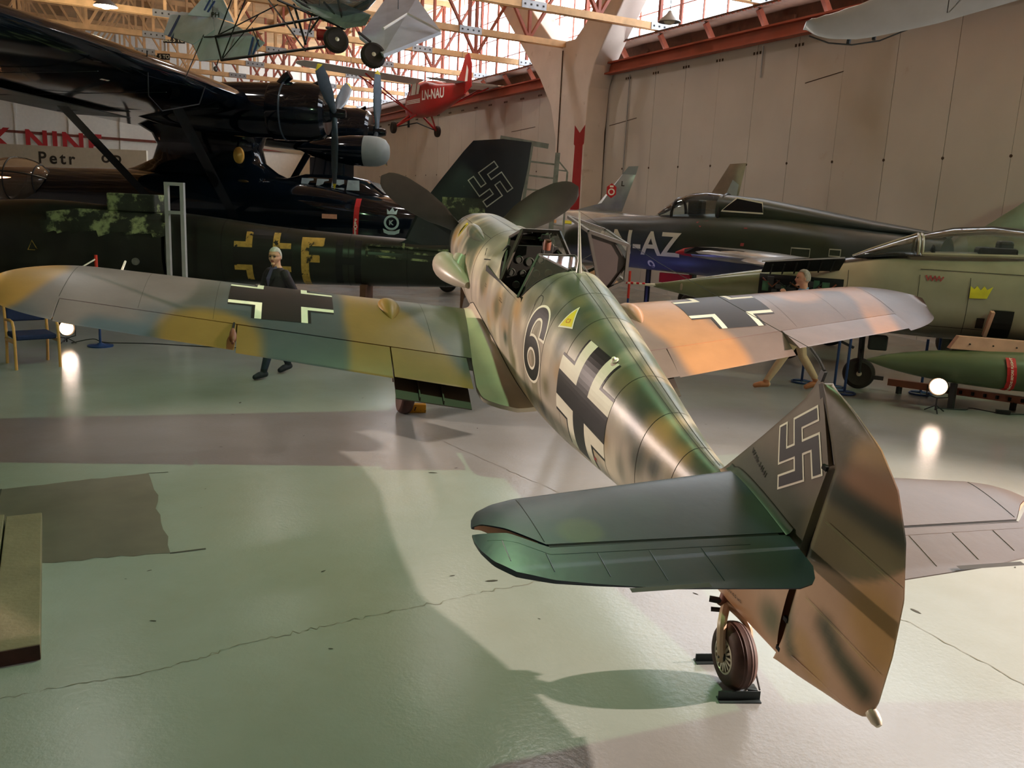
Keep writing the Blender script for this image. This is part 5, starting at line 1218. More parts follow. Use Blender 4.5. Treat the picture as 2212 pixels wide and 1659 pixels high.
MB().lathe([(.104, .50), (.108, .51), (.112, .53), (.108, .54)], 24, Matrix.Translation((0, 0, 1.35)) @ Matrix.Rotation(pi/2, 4, 'Y')).build('nose_ring', 'jet_green', jet, col=lambda co: np.tile(SG3*.8, (len(co), 1)))
# open electronics bay
V2, F2 = rects2d([(1.70, 1.28, 2.90, 1.66)])
bay = decal('nose_bay', V2, F2, lambda u, v: jside(u, v, .012), 'bay_black', jet, .1)
rb = random.Random(5)
for k in range(16):
    x = 1.80+.066*k; z = 1.36+rb.random()*.2; p = jside(x, z, .02); MB().box(p, (.05+.06*rb.random(), .05, .05+.12*rb.random())).build('equipment_box', ('bay_green' if k > 10 or k % 4 == 0 else 'steel_dark'), bay, smooth=False)
for k in range(5): MB().tube([jside(1.75+.2*k, 1.60-.02*k, .04), jside(1.9+.2*k, 1.48, .06), jside(2.0+.2*k, 1.58, .04)], .012, 6).build('cable', ('steel_dark' if k % 2 else 'leather'), bay)
V = []
for i in range(9):
    x = 1.72+1.1*i/8; h = .03*math.sin(pi*i/8)
    V += [(x, -.30-.02*i*.1, 1.70+.012*i), (x+.05, -.62, 1.86+.014*i+h), (x, -.30, 1.68+.012*i), (x+.05, -.62, 1.84+.014*i+h)]
Fc = []
for i in range(8): a = 4*i; Fc += [(a, a+1, a+5, a+4), (a+2, a+6, a+7, a+3), (a+1, a+3, a+7, a+5), (a, a+4, a+6, a+2)]
dr = mk('bay_door', V, Fc+[(0, 2, 3, 1), (32, 33, 35, 34)], 'bay_black', jet, smooth=False)
for i in range(6): MB().beam((1.85+.17*i, -.33, 1.665+.02*i), (1.88+.17*i, -.60, 1.82+.025*i), .02, .03).build('door_rib', 'steel_dark', dr, smooth=False)
MB().beam((1.72, -.62, 1.86), (2.86, -.64, 1.985), .012, .02).build('door_edge', 'jet_silver', dr, smooth=False)
# windscreen and canopy
def hoop(x, w, z0, z1, n=17): return [(x, -w*cos(pi*k/(n-1)), z0+(z1-z0)*math.sin(pi*k/(n-1))**.8) for k in range(n)]
ws = [hoop(3.0, .10, 1.97, 2.00), hoop(3.25, .22, 2.0, 2.12), hoop(3.6, .30, 2.05, 2.27), hoop(3.85, .33, 2.08, 2.37)]
MB().loft(ws, closed=False).build('windscreen', 'canopy_glass', jet)
cn = [hoop(x, w, 2.09+.03*(x-3.9), z) for x, w, z in ((3.9, .335, 2.37), (4.3, .35, 2.48), (4.8, .35, 2.53), (5.3, .33, 2.50), (5.65, .30, 2.43))]
cnp = MB().loft(cn, closed=False).build('canopy', 'canopy_glass', jet)
for h in (ws[-1], cn[0], cn[-1]): MB().tube(h, .022, 6).build('canopy_frame', 'jet_green', cnp, col=lambda co: np.tile(SG1, (len(co), 1)))
for s_ in (0, -1): MB().tube([h[s_] for h in cn], .028, 6).build('canopy_rail', 'jet_green', cnp, col=lambda co: np.tile(SG1, (len(co), 1)))
MB().tube([h[8] for h in ws], .016, 6).build('windscreen_bow', 'alu', jet)
rings = [sring(x, w, zt, 1.9, 2.2, 24) for x, w, zt in ((5.62, .30, 2.43), (6.4, .34, 2.40), (7.6, .30, 2.32), (8.6, .2, 2.24))]
MB().loft(rings).build('dorsal_fairing', 'jet_green', jet, col=lambda co: np.tile(SG1, (len(co), 1)))
MB().box((4.9, 0, 1.98), (.5, .4, .5)).build('ejection_seat', 'seat_dark', jet, smooth=False, bevel=.04); MB().box((5.0, 0, 2.24), (.2, .24, .18)).build('head_rest', 'seat_dark', jet, smooth=False, bevel=.04)
MB().lathe([(.10, 0), (.15, .02), (.13, .04)], 18, frame_z((4.05, -.05, 2.08), (1, 0, 0))).build('instrument_hood', 'seat_dark', jet)
# markings
decal('grille', *rects2d([(2.92, 1.46, 3.42, 1.56)]), lambda u, v: jside(u, v, .012), 'bay_black', jet, .1)
decal('yellow_label', *rects2d([(2.95, 1.36, 3.2, 1.41)]), lambda u, v: jside(u, v, .012), 'label_yellow', jet, .1)
decal('crown_emblem', [(4.56, 1.52), (4.78, 1.53), (4.84, 1.70), (4.77, 1.65), (4.73, 1.70), (4.69, 1.64), (4.64, 1.70), (4.61, 1.65), (4.56, 1.69)], [(0, 1, 2, 3, 4, 5, 6, 7, 8)], lambda u, v: jside(u, v, .012), 'label_yellow', jet, .1)
for k in range(4): decal('worn_mark', *ribbon2d([(3.98+.055*k, 1.80), (4.01+.055*k, 1.73), (4.04+.055*k, 1.79)], .012), lambda u, v: jside(u, v, .012), 'faded_red', jet)
decal('intake_mouth', *rects2d([(4.86, .99, 5.14, 1.38)]), lambda u, v: jside(u, v, .03), 'bay_black', jet, .08)
MB().beam(jside(4.84, 1.00, .05), jside(4.87, 1.36, .06), .05, .06).build('intake_lip', 'intake_pink', jet, smooth=False)
decal('access_patch', *rects2d([(4.70, 1.10, 4.80, 1.25)]), lambda u, v: jside(u, v, .013), 'seam', jet)
MB().lathe([(0, 0), (.05, 0), (.05, .006), (0, .006)], 14, frame_z(jside(5.55, 1.45), (0, -1, .1))).build('port_hole', 'bay_black', jet)
for z, a, b in ((1.88, 3.9, 5.8), (1.08, 3.0, 4.8)): decal('panel_joint', *rects2d([(a, z-.004, b, z+.004)]), lambda u, v: jside(u, v, .011), 'seam', jet, .2)
for x in (2.95, 3.9, 4.55): decal('panel_joint', *rects2d([(x-.004, 1.0, x+.004, 1.8)]), lambda u, v: jside(u, v, .011), 'seam', jet, .1)
# nose gear at ground (6.05, 7.34): 3.3 aft, centre line
MB().tube([(3.30, 0, .34), (3.28, 0, .95)], .045, 10).build('nose_leg', 'steel_dark', jet); MB().tube([(3.30, -.08, .25), (3.29, -.09, .55), (3.28, 0, .62)], .022, 8).build('nose_fork', 'steel_dark', jet)
wheel_part((3.30, 0, .235), (0, -1, 0), .235, .16, jet, nm='nose_wheel')
MB().box((3.50, -.10, .74), (.26, .16, .22)).build('landing_lamp_box', 'seat_dark', jet, smooth=False, bevel=.02); MB().beam((3.18, -.02, .62), (2.95, -.04, .72), .05, .04).build('steering_link', 'steel_dark', jet, smooth=False)
# wing stub, pylon and drop tank
wing_loft([(-.45, 5.9, 8.4, 1.02, .05), (-1.9, 6.6, 8.35, 1.0, .05), (-3.2, 7.2, 8.3, .98, .045)], 12).build('wing', 'jet_green', jet, col=col_f5)
jet_tank = thing('drop_tank', 'olive green torpedo-shaped drop tank hanging low behind the right floodlight', 'drop tank', matrix=mat_aft(Vector((at(1872, 776, 11.9).x, at(1872, 776, 11.9).y, 0)), hdir(8)))
TK = [(0, .005, .62, .60), (.25, .09, .70, .52), (.7, .18, .78, .43), (1.3, .25, .84, .36), (2.0, .285, .87, .32), (3.0, .295, .88, .31), (3.6, .28, .87, .33)]
body(TK, 0, 3.6, 40, 30, 2.0).build('tank_body', mat('tank_green', (82, 96, 66), .32, var=.10, scale=2), jet_tank)
decal('tank_ribbon', *rects2d([(-.06, -.25, .06, .22)]), lambda u, v: jside(1.80+u-.12*v, .58+v, .02, [r+(0,) if len(r) > 4 else (r[0], r[1], r[2], r[3], .6) for r in TK]), 'decal_red', jet_tank, .1)
V2, F2 = bold2d('REMOVE BEFORE FLIGHT', .042, .001); decal('ribbon_text', V2, F2, lambda u, v: jside(1.80-v-.12*u, .57+u, .03, [(r[0], r[1], r[2], r[3], .6) for r in TK]), 'decal_white', jet_tank)
MB().prism([(1.05, .85), (3.6, .83), (3.6, .98), (1.15, 1.03)], Matrix(((1, 0, 0, 0), (0, 0, 1, -.06), (0, 1, 0, 0), (0, 0, 0, 1))), .12).build('pylon', 'intake_pink', jet_tank, smooth=False)
for k in range(7): MB().lathe([(0, 0), (.012, 0), (.010, .01), (0, .01)], 8, frame_z((1.3+.3*k, -.061, .93-.005*k), (0, -1, 0))).build('pylon_screw', 'seam', jet_tank)
MB().tube([(2.6, 0, .31), (2.6, 0, 0)], .05, 8).build('tank_stand', 'steel_dark', jet_tank); MB().tube([(1.2, 0, .36), (1.2, 0, 0)], .05, 8).build('tank_stand', 'steel_dark', jet_tank)
# ---- recon jet with letters on the nose
def col_rf(co):
    w = sm(np.sin(co[:, 0]*1.1-.4)+.6*np.sin(co[:, 2]*2.4+1), -.1, .2)[:, None]; b = np.array(s2l(48, 56, 42))*(1-w)+np.array(s2l(62, 68, 70))*w
    u = 1-sm(co[:, 2], 1.62, 1.72)[:, None]; return b*(1-u)+np.array(s2l(78, 84, 104))*u
rf = thing('recon_jet', 'dark green jet with white code letters and a raised teardrop cockpit', 'aircraft', matrix=mat_aft(Vector((at(1222, 540, 19.6).x, at(1222, 540, 19.6).y, 0)), Vector((.61, -.78, 0))))
RF = [(0, .10, 1.95, 1.70, 1.82), (.15, .28, 2.12, 1.52, 1.82), (.5, .42, 2.27, 1.40, 1.84), (1.2, .54, 2.38, 1.33, 1.86), (2.2, .60, 2.44, 1.30, 1.88), (3.2, .63, 2.52, 1.28, 1.9), (4.6, .66, 2.56, 1.25, 1.9), (6.5, .66, 2.42, 1.22, 1.88), (8, .62, 2.30, 1.22, 1.85)]
body(RF, 0, 8, 60, 40, 2.4).build('fuselage', 'jet_green2', rf, col=col_rf)
rh = [hoop(x, w, 2.42, z) for x, w, z in ((2.3, .1, 2.47), (2.55, .26, 2.66), (2.8, .33, 2.82), (3.1, .37, 2.93), (3.45, .38, 2.96), (3.85, .37, 2.93))]
MB().loft(rh[:3], closed=False).build('windscreen', 'canopy_glass', rf); cnr = MB().loft(rh[2:], closed=False).build('canopy', 'canopy_glass', rf)
for h in (rh[2], rh[-1]): MB().tube(h, .03, 6).build('canopy_frame', 'glare_black', cnr)
for s_ in (0, -1): MB().tube([h[s_] for h in rh], .03, 6).build('canopy_rail', 'glare_black', cnr)
rings = [sring(x, w, zt, 2.3, 2.2, 24) for x, w, zt in ((3.78, .37, 2.93), (4.6, .37, 2.87), (5.6, .35, 2.72), (6.8, .33, 2.53), (8.0, .3, 2.36))]
MB().loft(rings).build('spine', 'jet_green2', rf, col=col_rf)
decal('rear_window', [(3.92, 2.60), (4.78, 2.58), (4.74, 2.78), (4.22, 2.86)], [(0, 1, 2, 3)], lambda u, v: (u, -.385+.25*(v-2.58)**2, v), 'glare_black', rf); V2, F2 = ribbon2d([(3.92, 2.60), (4.78, 2.58), (4.74, 2.78), (4.22, 2.86)], .015, True); decal('rear_window_frame', V2, F2, lambda u, v: (u, -.392+.25*(v-2.58)**2, v), 'decal_white', rf)
MB().box((3.2, 0, 2.6), (.3, .3, .4)).build('pilot_seat', 'seat_dark', rf, smooth=False, bevel=.05)
V2, F2 = bold2d('AN-AZ', .68, .012, space=1.0); decal('code_letters', V2, F2, lambda u, v: jside(2.15+u, 1.88+v, .012, RF), 'decal_white', rf, .08)
decal('red_mark', [(3.45, 2.36), (3.7, 2.40), (3.58, 2.26)], [(0, 1, 2)], lambda u, v: jside(u, v, .012, RF), 'faded_red', rf); decal('red_mark', *rects2d([(4.5, 1.95, 4.57, 2.30)]), lambda u, v: jside(u, v, .012, RF), 'faded_red', rf)
for a, b, c_, d_ in ((5.5, 1.82, 5.85, 1.98), (6.2, 1.88, 6.4, 2.0)): V2, F2 = ribbon2d([(a, b), (c_, b), (c_, d_), (a, d_)], .012, True); decal('hatch_outline', V2, F2, lambda u, v: jside(u, v, .012, RF), 'wreck_line', rf)
decal('round_port', *ribbon2d(circle(2.5, 1.45, .06, .06, 16), .02, True), lambda u, v: jside(u, v, .012, RF), 'decal_white', rf)
# wing-root air intake with red lip, then the swept wing
def quadloft(name, A, B, m): n = len(A); return MB().loft([A, B]).build(name, m, rf, smooth=False)
DT = [(3.22, -.80, 1.74, .02, .03), (3.42, -.84, 1.76, .08, .13), (3.70, -.90, 1.77, .11, .22), (4.15, -.98, 1.77, .14, .30), (4.7, -1.05, 1.76, .15, .40), (5.4, -1.1, 1.75, .13, .46), (6.4, -1.1, 1.72, .08, .46)]
def dring(x, y, z, h, w, up=0): return [(x+.10*cos(a)*0, y-w*cos(a), z+h*sin(a)*(1 if sin(a) > 0 else .8)) for a in np.linspace(0, 2*pi, 20, endpoint=False)]
MB().loft([dring(*d) for d in DT[:3]]).build('intake_lip', 'decal_red', rf); MB().loft([dring(*d) for d in DT[2:]]).build('intake_duct', 'jet_silver', rf)
mk('intake_mouth', [(3.50, -1.0, 1.83), (3.80, -1.14, 1.89), (4.3, -1.24, 1.90), (4.9, -1.32, 1.88), (4.5, -1.36, 1.78), (3.9, -1.26, 1.75), (3.55, -1.10, 1.75)], [(0, 1, 2, 3, 4, 5, 6)], 'bay_black', rf, smooth=False)
wing_loft([(-1.2, 4.6, 7.0, 1.72, .07), (-1.9, 5.3, 7.2, 1.70, .07), (-2.1, 5.6, 7.1, 1.70, .05)], 12).build('wing', 'jet_silver', rf)
for y in (1.2, -1.2): MB().tube([(5.8, y*.8, 1.4), (5.8, y, .3)], .08, 8).build('main_leg', 'steel_dark', rf); wheel_part((5.8, y*1.05, .35), (0, 1, 0), .35, .2, rf)
MB().tube([(2.2, 0, 1.4), (2.2, 0, .3)], .06, 8).build('nose_leg', 'steel_dark', rf); wheel_part((2.2, 0, .26), (0, 1, 0), .26, .18, rf, nm='nose_wheel')
MB().box((3.0, -.3, 1.18), (.7, .1, .2)).build('gear_door', 'decal_red', rf, smooth=False)
# ---- silver swept-fin jet behind
sj = thing('silver_jet', 'bare silver jet with a red and white crest on its swept tail fin', 'aircraft', matrix=mat_aft(Vector((at(1290, 520, 23.5).x, at(1290, 520, 23.5).y, 0)), hdir(8)))
ST = [(-5.2, .35, 2.0, 1.2, 1.6), (-4, .58, 2.3, .95, 1.6), (-2, .66, 2.45, .9, 1.65), (0, .62, 2.5, 1.0, 1.75), (1.2, .48, 2.45, 1.3, 1.85), (1.5, .42, 2.4, 1.4, 1.9)]
body(ST, -5.2, 1.5, 30, 30, 2.2).build('fuselage', 'jet_silver', sj)
fs = fin_plate([(-.75, 2.45), (-.1, 2.62), (.72, 3.70), (.98, 3.72), (.86, 3.3), (.62, 2.5)], .06).build('tail_fin', 'jet_silver', sj)
decal('fin_tip', [(.56, 3.50), (.72, 3.71), (.98, 3.73), (.93, 3.50)], [(0, 1, 2, 3)], lambda u, v: (u, -.064, v), 'radome_grey', sj)
V2, F2 = circle(.30, 3.05, .15, .20, 6, pi/2, 2.5*pi), [tuple(range(6))]; decal('crest_shield', V2, F2, lambda u, v: (u, -.064, v), 'decal_red', sj); decal('crest_ring', *ribbon2d(circle(.30, 3.02, .075, .075, 18), .018, True), lambda u, v: (u, -.067, v), 'decal_white', sj); decal('crest_crown', *rects2d([(.25, 3.14, .35, 3.19)]), lambda u, v: (u, -.067, v), 'decal_white', sj)
V2, F2 = bold2d('L', .19, .004); decal('fin_letter', V2, F2, lambda u, v: (.60+u, -.066, 3.25+v), 'seam', sj)
for k in range(5): decal('orange_mark', *rects2d([(-2.2+.42*k, 2.12, -1.95+.42*k, 2.2)]), lambda u, v: jside(u, v, .012, ST), 'label_yellow' if k % 2 else mat('orange_mark', (206, 150, 90), .5), sj)
wing_loft([(-.5, -3.2, .0, 1.35, .07), (-3.5, -.8, 1.4, 1.3, .06)], 10).build('wing', 'jet_silver', sj)
for y in (.8, -.8): MB().tube([(-1.5, y, 1.1), (-1.5, y*1.3, .3)], .07, 8).build('main_leg', 'steel_dark', sj); wheel_part((-1.5, y*1.35, .32), (0, 1, 0), .32, .2, sj)
MB().tube([(-4.2, 0, 1.1), (-4.2, 0, .3)], .06, 8).build('nose_leg', 'steel_dark', sj); wheel_part((-4.2, 0, .26), (0, 1, 0), .26, .18, sj, nm='nose_wheel')
def tail_stub(name, label, loc, aft, poly, th, m, nose):
    t_ = thing(name, label, 'aircraft', matrix=mat_aft(loc, aft)); fin_plate(poly, th).build('tail_fin', m, t_); x0 = min(p[0] for p in poly); z0 = min(p[1] for p in poly)
    body([(x0-nose, .3, z0-.25, z0-1.1, z0-.7), (x0, .55, z0+.06, z0-1.2, z0-.6), (x0+1.6, .42, z0+.02, z0-.9, z0-.45)], x0-nose, x0+1.6, 16, 26, 2.2).build('fuselage', m, t_)
    for s_ in (-1, 1): MB().tube([(x0+.2, .4*s_, z0-1.0), (x0+.2, .6*s_, .28)], .07, 8).build('main_leg', 'steel_dark', t_); wheel_part((x0+.2, .66*s_, .3), (0, 1, 0), .3, .18, t_)
    return t_
p_ = at(1560, 420, 21.5); q_ = tail_stub('silver_tail_jet', 'silver and brown jet tail fin rising behind the dark recon jet cockpit', Vector((p_.x, p_.y, 0)), hdir(8), [(-.75, 2.2), (-.55, 2.55), (.12, 3.80), (.52, 3.84), (.30, 2.3)], .06, mat('fin_brown', (126, 112, 98), .4, .35, var=.2, scale=3), .6)
decal('bare_panel', [(.08, 2.3), (.28, 2.3), (.38, 3.3), (.22, 3.42), (.10, 3.1)], [(0, 1, 2, 3, 4)], lambda u, v: (u, -.064, v), 'jet_silver', q_)
p_ = at(2225, 470, 15.3); q2 = tail_stub('grey_tail_jet', 'grey swept tail fin with a green-lit edge at the right frame edge', Vector((p_.x, p_.y, 0)), hdir(14), [(-1.0, 2.35), (-.7, 2.55), (.55, 3.55), (1.2, 3.6), (.9, 2.4)], .06, mat('tail_grey', (120, 126, 112), .35, .4, var=.2, scale=3), .3)
V2, F2 = bold2d('Y', .4, .01); decal('fin_letter', V2, F2, lambda u, v: (.38+u, -.066, 2.85+v), 'seam', q2)
# towing bar on the floor in front of the tank
tb = thing('tow_bar', 'long perforated steel tow bar lying on low feet by the right floodlight', 'tow bar', loc=(0, 0, 0))
a, b = Vector((6.36, 7.05, .16)), Vector((8.6, 4.6, .16))
MB().beam(a, b, .07, .10).build('bar', 'leather', tb, smooth=False); MB().beam(a+Vector((-.05, .05, .04)), a+Vector((-.22, .2, .04)), .06, .06).build('coupling', 'steel_dark', tb, smooth=False)
for t_ in (0.05, .5, .95): p = a.lerp(b, t_); MB().box((p.x, p.y, .06), (.06, .06, .12)).build('foot', 'steel_dark', tb, smooth=False)
for t_ in np.linspace(.25, .95, 16): p = a.lerp(b, t_); MB().box((p.x-.03, p.y-.03, p.z), (.03, .03, .05)).build('perforation', 'bay_black', tb, smooth=False)
# ------------------------------------------------------------------ aircraft hanging from the roof
mat('cub_red', (178, 36, 34), .38, var=.06); mat('cub_white', (250, 248, 244), .5, var=.04); mat('fabric_grey', (206, 212, 226), .6, var=.10, scale=4); mat('stripe_blue', (44, 66, 120), .55); mat('tube_black', (26, 28, 28), .45); mat('glider_grey', (172, 184, 188), .3, var=.05); mat('pod_grey', (140, 152, 152), .35, var=.25, scale=5); mat('red_plastic', (168, 22, 26), .4)
glass('pod_glass', (206, 214, 216), .25)
# red high-wing light aircraft, nose to the left and low
Mc = mat_aft(at(900, 226, 36), hdir(62), rad(1), rad(0))
cub = thing('light_aircraft', 'small red high-wing light aircraft with white wings hanging under the windows', 'aircraft', matrix=Mc)
CU = [(-.75, .20, .25, -.30), (-.4, .36, .42, -.48), (.3, .40, .80, -.55), (1.6, .38, .82, -.55), (3.0, .27, .62, -.35), (4.6, .10, .50, -.05), (5.0, .05, .48, .05)]
body(CU, -.75, 5.0, 34, 24, 3.5).build('fuselage', 'cub_red', cub)
mk('cabin_window', [(.15, -.41, .30), (1.25, -.41, .30), (1.35, -.40, .62), (1.0, -.395, .78), (.55, -.395, .78)], [(0, 1, 2, 3, 4)], 'cub_white', cub, smooth=False); mk('windscreen', [(-.1, -.38, .42), (-.1, .38, .42), (.42, .36, .84), (.42, -.36, .84)], [(0, 1, 2, 3)], 'pane_sky', cub, smooth=False)
for x in (.35, .95): MB().beam((x, -.415, .3), (x+.08, -.40, .78), .03).build('window_post', 'cub_red', cub, smooth=False)
V2, F2 = bold2d('LN-NAU', .52, .012); decal('registration', V2, F2, lambda u, v: (2.55+u, -(interp(CU, 2.55+u)[0]+.012), .22+v), 'cub_white', cub)
for z in (.10, .16, .22): decal('side_stripe', *rects2d([(-.2, z-.018, 1.4, z+.018)]), lambda u, v: (u, -(interp(CU, u)[0]+.012), v-.12), 'cub_white', cub, .2)
for s_ in (-1, 1):
    wing_loft([(.36*s_, .25, 1.85, .80, .11), (4.8*s_, .25, 1.85, .98, .11), (5.2*s_, .5, 1.7, 1.0, .07), (5.35*s_, .9, 1.4, 1.0, .04)], 12).build('wing', 'cub_white', cub)
    for x in (.5, 1.35): MB().tube([(x, 2.7*s_, .84), (.55, .42*s_, -.42)], .03, 6).build('wing_strut', 'cub_red', cub)
    MB().tube([(.0, .32*s_, -.48), (-.02, .92*s_, -.98)], .05, 6).build('gear_leg', 'cub_red', cub); MB().tube([(.9, .34*s_, -.5), (.0, .92*s_, -.98)], .04, 6).build('gear_leg', 'cub_red', cub); MB().tube([(.1, 0, -.75), (0, .88*s_, -.98)], .025, 6).build('bungee_strut', 'tube_black', cub)
    wheel_part((-.02, 1.0*s_, -1.02), (0, 1, 0), .24, .18, cub)
    wing_loft([(.05*s_, 4.2, 5.1, .50, .06), (1.1*s_, 4.35, 5.05, .52, .06), (1.45*s_, 4.6, 4.9, .52, .04)], 8).build('tailplane', 'cub_white', cub)
fin_plate([(4.1, .48), (4.6, .95), (4.9, 1.45), (5.2, 1.5), (5.5, 1.1), (5.55, .3), (5.05, .1)], .04).build('fin_and_rudder', 'cub_red', cub)
decal('rudder_panel', [(5.02, .5), (5.15, 1.1), (5.3, .9), (5.25, .5)], [(0, 1, 2, 3)], lambda u, v: (u, -.045, v), 'cub_white', cub)
MB().lathe([(0, -.3), (.08, -.28), (.1, -.1), (.1, 0)], 12, Matrix.Translation((-.75, 0, 0)) @ Matrix.Rotation(pi/2, 4, 'Y')).build('spinner', 'tube_black', cub); MB().box((-.9, 0, 0), (.05, .10, 1.8)).build('propeller', 'tube_black', cub, smooth=False, bevel=.02)
for a, b in (((.4, -3, .95), (.4, -3, 4.6)), ((.4, 3, .95), (.4, 3, 4.6)), ((4.6, 0, .6), (4.6, 0, 4.6))): MB().tube([a, b], .008, 4).build('hanging_wire', 'steel_dark', cub)
# microlight with open tube frame, seen from below
ml = thing('microlight', 'grey fabric microlight with open black tube frame hanging above the flying boat', 'aircraft', loc=at(700, 60, 13))
_o = Vector(ml.location)
def A(px, py, d): return at(px, py, d)-_o
def sheet(name, P, m='fabric_grey', th=.02):
    P = [Vector(p) for p in P]; nrm = (P[1]-P[0]).cross(P[2]-P[0]).normalized()*th; n = len(P)
    return mk(name, [p for p in P]+[p+nrm for p in P], [tuple(range(n)), tuple(range(2*n-1, n-1, -1))]+[(i, (i+1) % n, n+(i+1) % n, n+i) for i in range(n)], m, ml, smooth=False)
vf = sheet('fin', [A(405, 32, 15), A(438, -5, 15), A(480, -5, 14.9), A(505, 48, 14.8), A(470, 38, 15)])
t1 = sheet('tailplane', [A(369, 34, 15.6), A(355, 75, 15.4), A(418, 97, 14.9), A(465, 66, 14.7), A(459, 36, 15.0), A(395, 27, 15.6)])
t2 = sheet('tailplane', [A(459, 36, 15.0), A(465, 66, 14.7), A(418, 97, 14.9), A(430, 131, 14.8), A(536, 123, 14.0), A(571, 91, 13.8), A(505, 52, 14.4)])
def stripe(P, d=.03):
    return sheet('fabric_stripe', P, 'stripe_blue', .01)
for a, b in (((386, 32), (362, 78)), ((394, 33), (371, 81))): stripe([A(a[0], a[1], 15.45), A(a[0]+4, a[1]+1, 15.42), A(b[0]+4, b[1]+1, 15.2), A(b[0], b[1], 15.22)])
for a, b in (((440, 22), (452, 0)), ((447, 26), (462, 2)), ((535, 122), (545, 80)), ((545, 118), (556, 86))): stripe([A(a[0], a[1], 14.55 if a[0] < 500 else 13.85), A(a[0]+4, a[1]+1, 14.55 if a[0] < 500 else 13.85), A(b[0]+4, b[1]+1, 14.6 if a[0] < 500 else 13.9), A(b[0], b[1], 14.6 if a[0] < 500 else 13.9)])
ex, ey = _CR, _CU
V2, F2 = bold2d('PH', .12, .003); decal('registration', V2, F2, lambda u, v: A(465, 32, 14.7)+_CR*u+_CU*v, 'seam', ml)
T_ = [((465, 79, 14.6), (690, 38, 12.6), .022), ((478, 130, 14.3), (706, 100, 12.4), .022), ((465, 79, 14.6), (478, 130, 14.3), .016), ((470, 80, 14.6), (500, 0, 13.9), .012), ((440, 80, 14.8), (465, 79, 14.6), .012), ((580, 0, 13.5), (660, 110, 12.6), .012), ((530, 0, 14), (480, 125, 14.2), .012), ((620, 10, 13.2), (640, 60, 12.8), .016), ((635, 10, 13.2), (660, 95, 12.7), .02), ((400, 170, 14.8), (440, 75, 14.8), .008), ((560, 100, 13.7), (545, 60, 14), .010), ((600, 0, 13.3), (730, 55, 12.4), .02), ((660, 95, 12.7), (678, 15, 12.9), .012), ((690, 38, 12.6), (668, 70, 12.7), .014), ((465, 79, 14.6), (600, 10, 13.4), .01), ((478, 130, 14.3), (560, 30, 13.8), .008), ((730, 0, 12.4), (745, 62, 12.3), .02), ((775, 70, 12.0), (800, 90, 11.8), .018), ((640, 0, 13), (735, 60, 12.4), .016), ((705, 60, 12.5), (745, 62, 12.3), .02), ((700, 5, 12.6), (748, 58, 12.3), .018)]
for a, b, r in T_: MB().tube([A(*a), A(*b)], r, 6).build('frame_tube', 'tube_black', ml)
ax_ = (_CR*.75-_CB*-.2+_CU*-.1)
wheel_part(A(726, 87, 12.3), (_CR*.5+_CB*.86), .185, .12, ml, nm='main_wheel'); wheel_part(A(806, 120, 11.7), (_CR*.35+_CB*.93), .175, .13, ml, nm='main_wheel'); wheel_part(A(466, 149, 14.4), (_CR*.9+_CB*.3), .045, .03, ml, nm='tail_wheel')
MB().tube([A(466, 149, 14.4), A(472, 128, 14.4)], .010, 6).build('tail_wheel_leg', 'tube_black', ml)
pod = []
for px, py, d, r in ((640, 5, 13.2, .25), (690, 15, 12.8, .38), (740, 25, 12.4, .40), (790, 20, 12.0, .30), (820, 0, 11.8, .22)):
    c_ = A(px, py, d)+Vector((0, 0, .30)); pod.append([c_+(_CU*cos(a)-_CB*sin(a))*r for a in np.linspace(0, 2*pi, 20, endpoint=False)])
MB().loft(pod).build('cabin_pod', 'pod_glass', ml)
sheet('cabin_floor', [A(640, 12, 13.0), A(700, 40, 12.5), A(745, 62, 12.2), A(790, 55, 11.9), A(800, 35, 12.0), A(740, 10, 12.8)], 'pod_grey')
MB().box(A(700, 76, 12.5), (.22, .30, .12)).build('red_fairing', 'red_plastic', ml, smooth=False, bevel=.03)
sheet('wing', [A(775, 78, 12.3), A(838, -10, 13.6), A(900, -5, 13.2), A(952, 67, 12.2), A(828, 117, 11.6)], 'fabric_grey', .05); sheet('wing', [A(610, -20, 14), A(720, -20, 13.5), A(700, 14, 13.2), A(655, 18, 13.5)], 'fabric_grey', .05)
MB().tube([A(828, 62, 12.0), A(880, 30, 12.4), A(952, 67, 12.1)], .02, 6).build('aileron_edge', 'cub_white', ml)
for px, py, d in ((460, 40, 14.9), (690, 20, 12.8), (860, 20, 12.8)): MB().tube([A(px, py, d), A(px, py, d)+Vector((0, 0, 11.8-at(px, py, d).z))], .006, 4).build('hanging_wire', 'steel_dark', ml)
# white glider wing tip entering at top right
gl = thing('glider', 'pale grey glider wing tip entering at the top right corner', 'aircraft', loc=at(1900, 30, 8.5))
go = Vector(gl.location); rings = []
for t in [0, .01, .02, .035, .05, .07, .09, .12, .15, .2, .26, .33, .42, .52, .64, .8, 1]:
    c0 = at(1738+560*t, float(np.interp(t, [0, .04, .1, .22, .5, 1], [58, 74, 82, 82, 48, -35])), 8.5-1.6*t)-go; ch = float(np.interp(t, [0, .02, .06, .15, .4, 1], [.03, .15, .28, .42, .68, 1.0])); chd = (_CR*.22+_CU*.88-_CB*.42).normalized(); nd = (_CU*-.42+_CB*-.9).normalized(); ring = []
    for k in range(20):
        a = 2*pi*k/20; ring.append(c0+chd*(ch*.5*cos(a)+ch*.46)+nd*(.05*sin(a)*(1+.4*cos(a))))
    rings.append(ring)
MB().loft(rings).build('wing', 'glider_grey', gl)
MB().tube([at(1748, 78, 8.45)-go, at(1790, 93, 8.4)-go, at(1840, 97, 8.35)-go, at(1900, 88, 8.3)-go, at(1982, 55, 8.2)-go], .008, 6).build('tip_skid', 'tube_black', gl)
for px, py in ((1832, 86), (1887, 76)): MB().beam(at(px, py+10, 8.36)-go, at(px+3, py-4, 8.36)-go, .03).build('skid_post', 'tube_black', gl, smooth=False)
